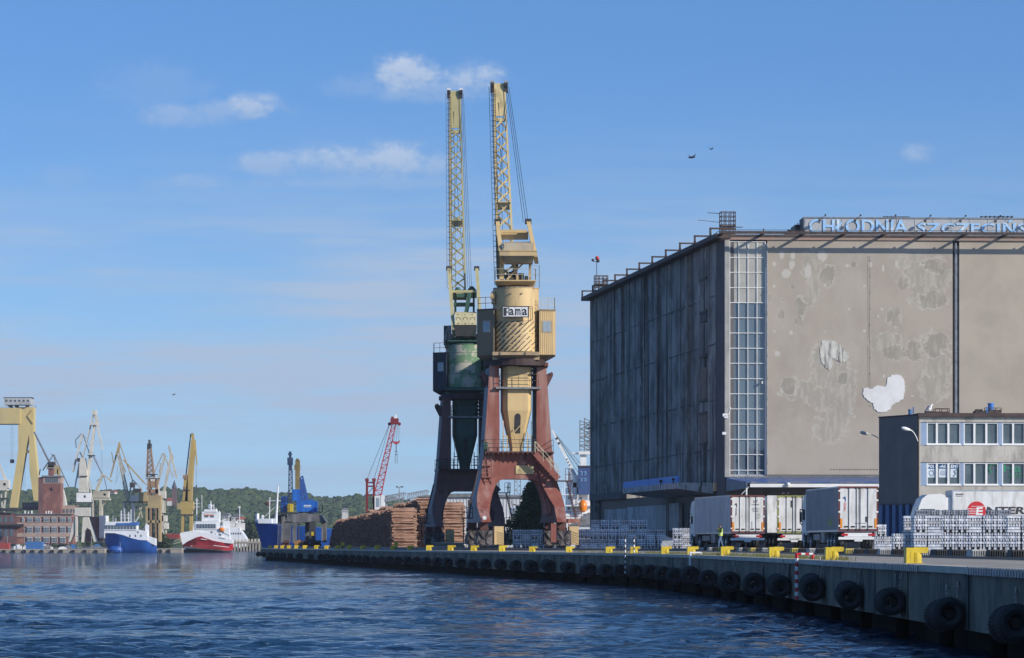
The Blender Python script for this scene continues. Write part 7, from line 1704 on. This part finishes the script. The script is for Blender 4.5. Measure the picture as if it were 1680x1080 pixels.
# generic level luffing crane
def dockcrane(label,px,Y,m,mh,D,group='grey and ochre shipyard dock cranes'):
    c=FB('dock_crane',label,'crane',px,Y,group)
    for nm,mm,kind,L in D:
        mm=mm or m
        if kind=='b': c.bars(nm,mm,L,(-1.4,1.4))
        elif kind=='s': c.bars(nm,mm,L,(0,))
        elif kind=='x': c.box(nm,mm,L,-2.2,2.2)
        elif kind=='p': c.poly(nm,mm,L,-1.8,1.8)
        elif kind=='l':
            for a in L: c.lat(nm,mm,*a)
        elif kind=='r': c.bars(nm,mm,L,(-.5,.5))
    return c
K=m_wc
dockcrane('tall pale double link dock crane in front of the brick building, its jib the highest',136,1060,K,K,[
 ('leg',K,'p',[(124,846),(120,862),(114,889),(116.5,889),(124,872),(129,850)]),('leg',K,'p',[(145,846),(150,862),(159,889),(155,889),(150,870),(144,866),(140,872),(138,890),(134.5,890),(137,850)]),
 ('portal_top',K,'x',[(124,833,149,847)]),('leg',K,'x',[(125,846,128.5,889)]),
 ('machinery_house',m_white,'x',[(127,809,150,824)]),('cabin_window',m_win,'x',[(139,813,142,817)]),('gallery',m_dark,'x',[(121,824,151,825.5),(125,831,150,832.5)]),
 ('tower',K,'p',[(130,808),(131,765),(133,751),(140,752),(143,770),(146,808)]),('counterweight',m_dark,'x',[(128,752,132,758)]),
 ('jib',K,'r',[(144,785,155.5,695,5,3.4)]),('jib_base',K,'r',[(141,808,144,783,5)]),('jib_tie',K,'r',[(127,785,153,682,1.6)]),('fly_jib',K,'r',[(154.5,676,168.5,738,3,1.6),(155.6,674,162,697,1.6)]),('jib_head',K,'x',[(152,674,158,681),(149,694,160,698)]),
 ('lever',K,'r',[(119.5,775,135.5,711,2.2)]),('lever_tie',m_steel,'r',[(125,735,124,722,.8),(124,722,133,712,.8),(136,751,131,742,2),(135.5,711,147,745,1)]),('mid_gallery',m_dark,'x',[(145,747,155,748.5),(133,781,144,782.5)]),
 ('hoist_rope',m_dark,'s',[(167,738,167.5,780,.3),(140,716,160,760,.3)]),('support',K,'r',[(123,800,130,760,1.4),(147,790,152,820,1.6)])])
dockcrane('low pale dock crane with a short drooping jib right of the tall pale crane',165,1120,m_cg,m_cg,[
 ('machinery_house',m_cg,'x',[(154,806,179,817)]),('cabin_window',m_win,'x',[(171,810,175,813.5)]),('jib',m_cg,'r',[(158,806,168.5,778,4.5,3)]),('fly_jib',m_cg,'r',[(167,777,184,790.5,2.6,2)]),('jib_tie',m_steel,'r',[(153,749,167,777,1.2),(170,780,176,806,.6),(172,780,158,790,.6)]),
 ('portal_top',m_cg,'x',[(152,818,181,821)]),('leg',m_cg,'x',[(152,821,155,889),(164,821,168,889)]),('brace',m_cg,'r',[(155,822,164,842,1.2),(155,842,164,822,1.2),(168,830,178,820,1.2)])])
dockcrane('yellowish dock crane with long raking jib behind the brick tower',92,1150,m_co,m_co,[
 ('jib',m_steel,'r',[(56,709,85,767,2,2.6)]),('jib_head',m_dark,'x',[(80,758,90,767)]),('machinery_house',m_co,'x',[(78,764,97,770),(86,770,97,778)]),('fly_jib',m_steel,'r',[(88,746,114,801,1.2)]),('jib_tie',m_steel,'r',[(88,746,70,772,1),(88,746,92,765,1)]),('gallery',m_dark,'r',[(84,746,90,748,1),(66,770,64,780,1)]),
 ('tower',m_wc,'p',[(98,792),(101,790),(108,820),(110,835),(98,835)]),('support',m_co,'x',[(95,770,98,836)]),('leg',m_co,'x',[(99,835,102,889),(110,835,113,889)])])
dockcrane('pale dock crane house and legs cut by the left edge of the photo',6,1110,m_wc,m_wc,[
 ('machinery_house',m_wc,'x',[(-12,788,15.5,801)]),('cabin_window',m_win,'x',[(7,793,11,797)]),('jib',m_wc,'r',[(-8,740,8,788,2),(0,765,12,788,1)]),('portal_top',m_wc,'x',[(-10,801,13,805)]),('leg',m_wc,'r',[(10,805,7,833,2),(2,805,4,833,2),(-4,805,-8,889,2.4),(7,833,9,889,2.2)]),('gallery',m_dark,'x',[(-10,817,12,818.5)])])
dockcrane('thin weathered dock crane with scissor jib left of the rusty upright crane',212,1090,m_cg,m_cg,[
 ('jib',m_cg,'l',[((208,822),(213,822),(193,745),(196.5,744),2.4,16,1.2,.7)]),('fly_jib',m_co,'r',[(196,727,181,784,2.4,1.5),(194.5,744,196,726,2.4),(183,742,186,760,.8)]),('jib_tie',m_co,'r',[(196,727,217.5,788,1),(203,755,236,792,2),(236,792,243,797,1.2),(199,757,206,775,1)]),
 ('tower',m_cg,'r',[(217.5,788,211,815,1.6),(218,788,230,800,1.6),(222,792,217,815,1.8),(230,800,228,815,1.2)]),('machinery',m_crust,'x',[(214,792,220,800),(220,802,232,808)]),('machinery_house',m_wc,'x',[(214,813,229.6,823)]),('house',m_co,'x',[(229,808,243,826)]),
 ('gallery',m_dark,'x',[(203,823,243,825)]),('leg',m_wc,'x',[(203,825,205.5,889),(217,825,220.3,889)]),('brace',m_cg,'r',[(205,828,217,848,1),(205,848,217,828,1),(227,826,234,850,1.4),(234,826,227,850,1.4)]),('hoist_rope',m_dark,'s',[(190,790,194,760,.3),(189,795,198,770,.3)])])
dockcrane('rusty upright dock crane with lattice boom and boxy ochre house, seen end on',253,1050,m_crust,m_co,[
 ('boom',m_crust,'l',[((241,783),(253,785),(243,735),(248,735),3,12,1.6,.9)]),('boom_head',m_dark,'x',[(242.5,728,248,736),(244.5,722,246,728)]),('boom_side',m_co,'r',[(247.5,738,252,783,1.6)]),
 ('gallery',m_dark,'x',[(240,785,261,786.2),(243,778,258,779)]),('tower',m_crust,'x',[(243,786,248,813),(256,786,260,813)]),('machinery',m_crust,'x',[(247,790,257,800),(246,803,260,810)]),('counterweight',m_wc,'x',[(246,786,258,790)]),('jib_side',m_wc,'r',[(262,813,258,790,2.4),(241,800,246,812,1.5)]),
 ('machinery_house',m_co,'x',[(244,813,265,831)]),('portal_top',m_co,'x',[(240,831,265,834),(241,854,264,858)]),('leg',m_co,'x',[(240,834,243.5,889),(261,834,264.5,889)]),('leg',m_crust,'x',[(247,834,250,889),(256,834,258,889)]),('brace',m_crust,'r',[(243,836,262,853,1),(243,853,262,836,1),(243,860,262,872,1.2)])])
dockcrane('pale dock crane pair of raised jibs right of the rusty upright crane',272,1130,m_cg,m_cg,[
 ('jib',m_cg,'r',[(268,814,280.6,747,3.4,3)]),('jib_head',m_cg,'r',[(280.6,750,277,731.6,2.8,2)]),('fly_jib',m_cg,'r',[(278,736,290,785,2.6,2),(282,745,284,752,2)]),('second_jib',m_cg,'r',[(260,790,270,749,2.6)]),('second_fly',m_cg,'r',[(269,747,284,783,2,1.4),(268,744,272,750,2.2)]),('jib_tie',m_cg,'r',[(267,744,253,775,1.2),(263,760,262,775,1)]),
 ('machinery_house',m_wc,'x',[(262,806,272,818)]),('tower',m_wc,'x',[(266,818,269,889)]),('leg',m_cg,'r',[(270,818,273,889,2),(263,818,262,889,2)]),('gallery',m_dark,'x',[(258,818,274,819.5),(262,842,275,843.5)]),('lower_house',m_wc,'x',[(266,846,274,856),(268,858,276,868)])])
dockcrane('mustard yellow dock crane with broad boom beside the red ship',308,1075,m_cy,m_cy,[
 ('boom',m_cy,'p',[(314.5,722),(319,724),(320,732),(315,822),(304,822),(305,812)]),('boom_head',m_cy,'r',[(316,712,317.5,728,4)]),('fly_jib',m_cy,'r',[(319.5,722,323,764,2.6,1.4)]),('jib_tie',m_dark,'r',[(313,712,305,781,1.3),(316,711,312,716,2),(310,752,316,753,.8)]),('tower',m_cy,'p',[(303,780),(309,779),(309,822),(300,822)]),('machinery',m_crust,'x',[(301,780,308,786),(301,799,306,803)]),
 ('machinery_house',m_cy,'x',[(297,823,318,837)]),('side_house',m_co,'x',[(291.5,826,297,836)]),('portal_top',m_cy,'x',[(298,837,316,844)]),('leg',m_cy,'p',[(299,844),(303,844),(301.5,889),(296.5,889)]),('leg',m_cy,'p',[(311.5,844),(316,844),(317,889),(312,889)]),('gallery',m_dark,'x',[(291,844,318,845.3),(304,804,313,805)]),
 ('hoist_rope',m_dark,'s',[(322,764,322,797,.35)]),('hook',m_dark,'s',[(322,796,322,800,1.8)])])
# small clutter along the far quay: separate things
cl=[]
for i in range(26):
    px=random.uniform(2,168); kind=random.choice(['white','white','grey','grey','grey','blue'])
    cl.append((px,kind))
mm={'white':m_white,'yellow':m_yellow,'blue':mat('tarp blue',(.05,.17,.42),ns=2),'grey':m_steel,'red':mat('container red',(.38,.06,.05),ns=1)}
cl.sort(); ecount={}
for px,kind in cl:
    ecount[kind]=ecount.get(kind,0)+1
    Y=1030+random.uniform(0,20); a=W(px,0,Y); w=random.uniform(.6,1.3); h=random.uniform(.7,1.9); s=MB(); s.box(-w,w,-.5,.5,0,h*.7); s.box(-w*.6,w*.5,-.45,.45,h*.7,h); s.box(-w-.1,-w+.1,-.55,.5,0,.3)
    o=s.build('equipment_box',mm[kind],loc=(a.x,Y,zq1)); tag(o,'%s small %s equipment box from the left on the far quay'%(ORD[ecount[kind]-1],kind),'equipment','equipment boxes on the far quay')
for (p0,p1,y0,kind,lab) in ((0,15,891,'red','red container at the left edge of the far quay'),(42,70,889,'blue','blue tarpaulin covered stack on the far quay below the brick building')):
    a=W(p0,0,1028); b_=W(p1,0,1028); s=MB(); s.box(0,b_.x-a.x,0,2.4,0,W(0,y0,1028).z-zq1)
    for k in range(10): q=(b_.x-a.x)*k/10; s.box(q,q+.1,-.05,0,0,W(0,y0,1028).z-zq1)
    tag(s.build('container',mm[kind],loc=(a.x,1028,zq1)),lab,'container')
for ip,px in enumerate((12,40,62,112,128,150)):
    a=W(px,0,1035); s=MB(); s.tube((0,0,0),(0,0,W(0,865 if px in(40,62) else 880,1035).z-zq1),.12); s.box(-.5,.5,-.1,.1,W(0,868 if px in (40,62) else 881,1035).z-zq1,W(0,867 if px in (40,62) else 880,1035).z-zq1)
    tag(s.build('lamp_post',m_steel,loc=(a.x,1035,zq1)),ORD[ip]+' thin grey post from the left on the far quay','post','thin posts on the far quay')
c=FB('white_panel_building','dark hall with a tall white end wall left of the blue ship','building',165,1100); c.box('end_wall',m_white,[(163.5,846,172.5,883)],-1,10); c.box('hall',m_bdk,[(140,848,163.5,889)],0,12); c.box('hall_back',m_steel,[(172.5,858,178,889)],0,6)
c=FB('red_container','stack of red containers between the blue and the red ship','container',283,1090); c.box('container_box',mm['red'],[(272,876,283.5,883.5),(284,876,295,884)],-1.2,1.2); c.box('container_ribs',m_rustd,[(272+k*2,877,272.5+k*2,883) for k in range(11)],-1.26,-1.2)
# bushes between the ships
t=thing('bush','dark green bush on the far quay right of the blue ship','bush',(W(260,0,1070).x,1070,zq1)); s=MB(); crown(s,(0,0,0),3.6,4.8,700,.9,False,21); s.build('foliage',mat('bush foliage',(.05,.075,.025),(.03,.05,.02),ns=.5),t); MB().tube((0,0,0),(0,0,2.5),.2).build('trunk',m_bark,t)
t=thing('bush','smaller green bush on the far quay beside the red containers','bush',(W(272,0,1066).x,1066,zq1)); s=MB(); crown(s,(0,0,0),1.8,3,300,.7,False,22); s.build('foliage',m_for,t); MB().tube((0,0,0),(0,0,1.5),.12).build('trunk',m_bark,t)
# ------------------------------------------------------------ ships
def ship_hull(f,top,bot,m,beam,parent=None,name='hull',flare=1.0,n=10):
    """side outline (screen columns/rows) swept into a hull that narrows at bow and stern"""
    s=MB(); loops=[]; xs=[p[0] for p in top]; x0,x1=min(xs),max(xs)
    def yat(L,x):
        for (a,b),(c,d) in zip(L,L[1:]):
            if a<=x<=c: return b+(d-b)*(x-a)/(c-a+1e-9)
        return L[-1][1] if x>L[-1][0] else L[0][1]
    for i in range(n+1):
        x=x0+(x1-x0)*i/n; zt=f.p(x,yat(top,x)).z; zb=f.p(x,yat(bot,x)).z; w=beam*min(1,(.06+ (i/n)*3.2))*min(1,.35+ (1-i/n)*3); xx=f.p(x,0).x
        L=[(xx,-w*(.35+.65*(k/5)**.6),zb+(zt-zb)*k/5) for k in range(6)]+[(xx,w*(.35+.65*(k/5)**.6),zb+(zt-zb)*k/5) for k in range(5,-1,-1)]
        loops.append(L)
    return s.loft(loops).build(name,m,parent or f.t,True)
c=FB('blue_ship','blue hulled ship with white superstructure and blue bridge roof moored at the shipyard','ship',214,985,z=0)
ship_hull(c,[(172.5,875.5),(180,874.5),(192,876),(205,879),(217,884),(230,886.5),(243,887.5),(250,892),(257,896)],[(172.5,890),(178,902),(184,909),(215,909),(257,909)],m_hb,3.4,n=16)
MB().blob((c.p(191,0).x,-2.0,c.p(0,902).z),1.9,12,8,sq=(1.15,.8,.62)).build('bulbous_bow',m_hb,c.t,True)
c.poly('superstructure',m_sup,[(172.5,874.5),(173,869),(226,869),(243,872),(243.5,886.8),(230,886),(217,883),(205,878.5),(190,875)],-2.6,2.8); c.box('bridge',m_sup,[(173,861.5,226,870)],-2.8,2.8); c.box('bridge_roof',mat('bridge blue',(.04,.14,.42),ns=.5),[(192,857,227,862)],-3.1,3); c.poly('roof_white',m_sup,[(174,862),(176,856.5),(215,856),(216,858),(192,858.5),(191,862)],-3.15,3)
c.box('bridge_window',m_win,[(174+k*5.2,863,178+k*5.2,868.3) for k in range(10)],-2.9,-2.8)
c.box('aft_funnel',m_sup,[(239,861,244,887)],-1,1); c.poly('aft_deck',m_sup,[(243.5,880),(256,884),(256,895),(243.5,889)],-2.2,2.2); c.box('port_hole',m_win,[(214+k*9,877.5,216+k*9,881) for k in range(3)]+[(227,872,229,875)],-2.68,-2.6)
c.bars('mast',m_sup,[(199,857,199,838,.8),(205,857,204,834,.6),(211,857,211,840,.8),(215,857,215,836,.6),(197,845,216,845,.5),(186,857,186,846,.4),(190,857,190,850,.5),(222,857,228,848,.6),(201,850,214,850,.6)],(-1,1)); 
c.bars('anchor_rope',m_white,[(199,890,200,908,.25),(198,897,185,907,.25)],(-3.2,)); c.bars('aft_mast',m_sup,[(241,861,241,853,.6),(234,872,240,860,.7)],(0,))
c=FB('red_ship','red hulled fishing ship with tall white superstructure and orange lifeboat moored at the shipyard','ship',342,1020,z=0)
R_top=[(300,895.5),(310,890),(320,884),(331,880),(340,884),(352,888),(366,890.5),(382.5,891.5)]
ship_hull(c,[(300,895),(310,888),(320,883),(331,880),(340,883.5),(352,887.5),(366,890),(382.5,891.5)],[(300,898),(303,897),(340,901.5),(378,905),(382.5,903)],mat('ship red',(.45,.025,.035),(.36,.02,.03),rough=.35,ns=.4),3.3,n=16)
ship_hull(c,[(302.5,896.5),(340,901),(378,904.6),(382,903)],[(303,899),(308,901),(340,903),(378,906),(382,904)],m_white,3.33,n=10,name='white_stripe')
ship_hull(c,[(304.5,899.5),(340,902.6),(379,905.8)],[(306,909),(340,909),(379,909)],mat('boot top',(.09,.08,.085),ns=.4),3.2,n=10,name='boot_topping')
c.poly('bow_bulwark',m_sup,[(296.5,875),(317,871),(330,873),(352,876),(382,886),(382,892),(366,890.5),(352,887.8),(340,884),(331,880.5),(320,883.5),(309,888.5),(301,894)],-2.9,2.9)
c.poly('superstructure',m_sup,[(317,874),(320,856),(360,854),(362,868),(376,866),(378,886),(352,880),(330,874)],-2.7,2.7)
c.box('bridge',m_sup,[(322,857,358,869)],-2.9,2.9); c.box('bridge_window',m_win,[(324+k*4.6,860,327.6+k*4.6,867) for k in range(7)],-3.0,-2.9); c.box('upper_deck',m_sup,[(332,840,361,857),(336,836,356,841)],-2.2,2.2); c.box('deck_window',m_win,[(337,846,343,849),(346,846,352,849)],-2.3,-2.2)
c.box('deck_line',m_orange,[(336,844.5,352,845.8)],-2.32,-2.25); c.box('funnel',m_sup,[(367,855,376,872)],-1.4,1.4)
MB().blob((c.p(365,0).x,-2.9,c.p(0,869).z),.75,10,7,sq=(1.2,.7,.9)).build('lifeboat',m_orange,c.t,True)
c.bars('mast',m_sup,[(323,875,323,817,1.3,.7),(319,826,327,826,.6),(318,832,328,832,.6),(320,821,326,821,.5),(332,857,331,812,.4),(347,840,346,822,1.2,.6),(343,829,350,829,.8),(351,836,351,828,.5),(355,840,355,834,.5),(360,850,360,838,.5),(341,846,336,838,.8),(362,856,370,852,.7)],(-.8,.8)); MB().blob((c.p(344.5,0).x,0,c.p(0,831).z),.75,10,7).build('radar_dome',m_sup,c.t,True)
c.bars('white_trim',m_white,[(352,895,377,898,.9),(363,881,373,883,.8)],(-3.25,)); c.bars('railing',m_sup,[(300,874,318,871,.4),(358,868,382,880,.5),(322,856,360,854,.4),(334,840,361,840,.4)]+[(300+k*3,874-k*.5,300+k*3,877-k*.5,.3) for k in range(7)],(-2.9,)); c.box('port_hole',m_win,[(352,876,356,879),(360,876,364,880),(366,872,369,875),(347,872,350,875)],-2.76,-2.7)
c.bars('mooring_rope',m_white,[(326,880,285,893,.35),(318,878,287,888,.3)],(-3,)); c.bars('bow_marking',m_white,[(331,884.5,341,885.8,1.0),(315,896,317,896,.8)],(-3.2,))
# aft white building and pier right of the red ship
c=FB('white_hall','white harbour buildings behind the stern of the red ship','building',390,1300); c.poly('hall',m_sup,[(360,862),(392,866),(404,884),(404,897),(360,897)],0,10); c.box('annex',m_hw,[(385,858,398,870),(372,855,386,864)],4,12); c.box('hall_window',m_win,[(378+k*4,874,380+k*4,877) for k in range(5)],-.1,0)
c=FB('pier','low concrete pier on columns left of the blue cargo ship','pier',405,1250,z=0); c.box('pier_deck',m_fq,[(383,888.5,428,892)],0,8); c.box('pier_column',m_fq,[(384+k*5,891,386.5+k*5,906) for k in range(9)],0,1.2); c.box('pier_wall',m_dgrey,[(383,900,428,906)],1.3,8); c.box('pier_block',m_cap,[(384+k*5.5,884.5,387+k*5.5,888.5) for k in range(8)],1,2)
t=thing('tree_group','round green tree at the shore left of the blue ship bow','tree',(W(408,0,1350).x,1350,1.5)); s=MB(); crown(s,(0,0,0),4.5,10,700,1.4,False,31); s.build('crown',m_for,t); MB().tube((0,0,0),(0,0,5),.3).build('trunk',m_bark,t)
a=W(393,0,1300); s=MB(); s.tube((0,0,0),(0,0,W(0,831,1300).z-1.5),.15); s.box(-.4,.4,-.2,.2,W(0,834,1300).z-1.5,W(0,831,1300).z-1.5); tag(s.build('signal_mast',m_white,loc=(a.x,1300,1.5)),'thin white signal mast behind the stern of the red ship','mast')
# ------------------------------------------------------------ haze
hv=bpy.data.materials.new('haze'); hv.use_nodes=True; nt=hv.node_tree; nt.nodes.clear(); o_=nt.nodes.new('ShaderNodeOutputMaterial'); pv=nt.nodes.new('ShaderNodeVolumePrincipled')
pv.inputs['Color'].default_value=(.80,.88,1,1); pv.inputs['Density'].default_value=.00008; pv.inputs['Anisotropy'].default_value=.2; nt.links.new(pv.outputs[0],o_.inputs['Volume'])
if HAZE:
    o=MB().box(-4200,3200,-400,6200,-4,150).build('haze',hv); tag(o,kind='stuff')
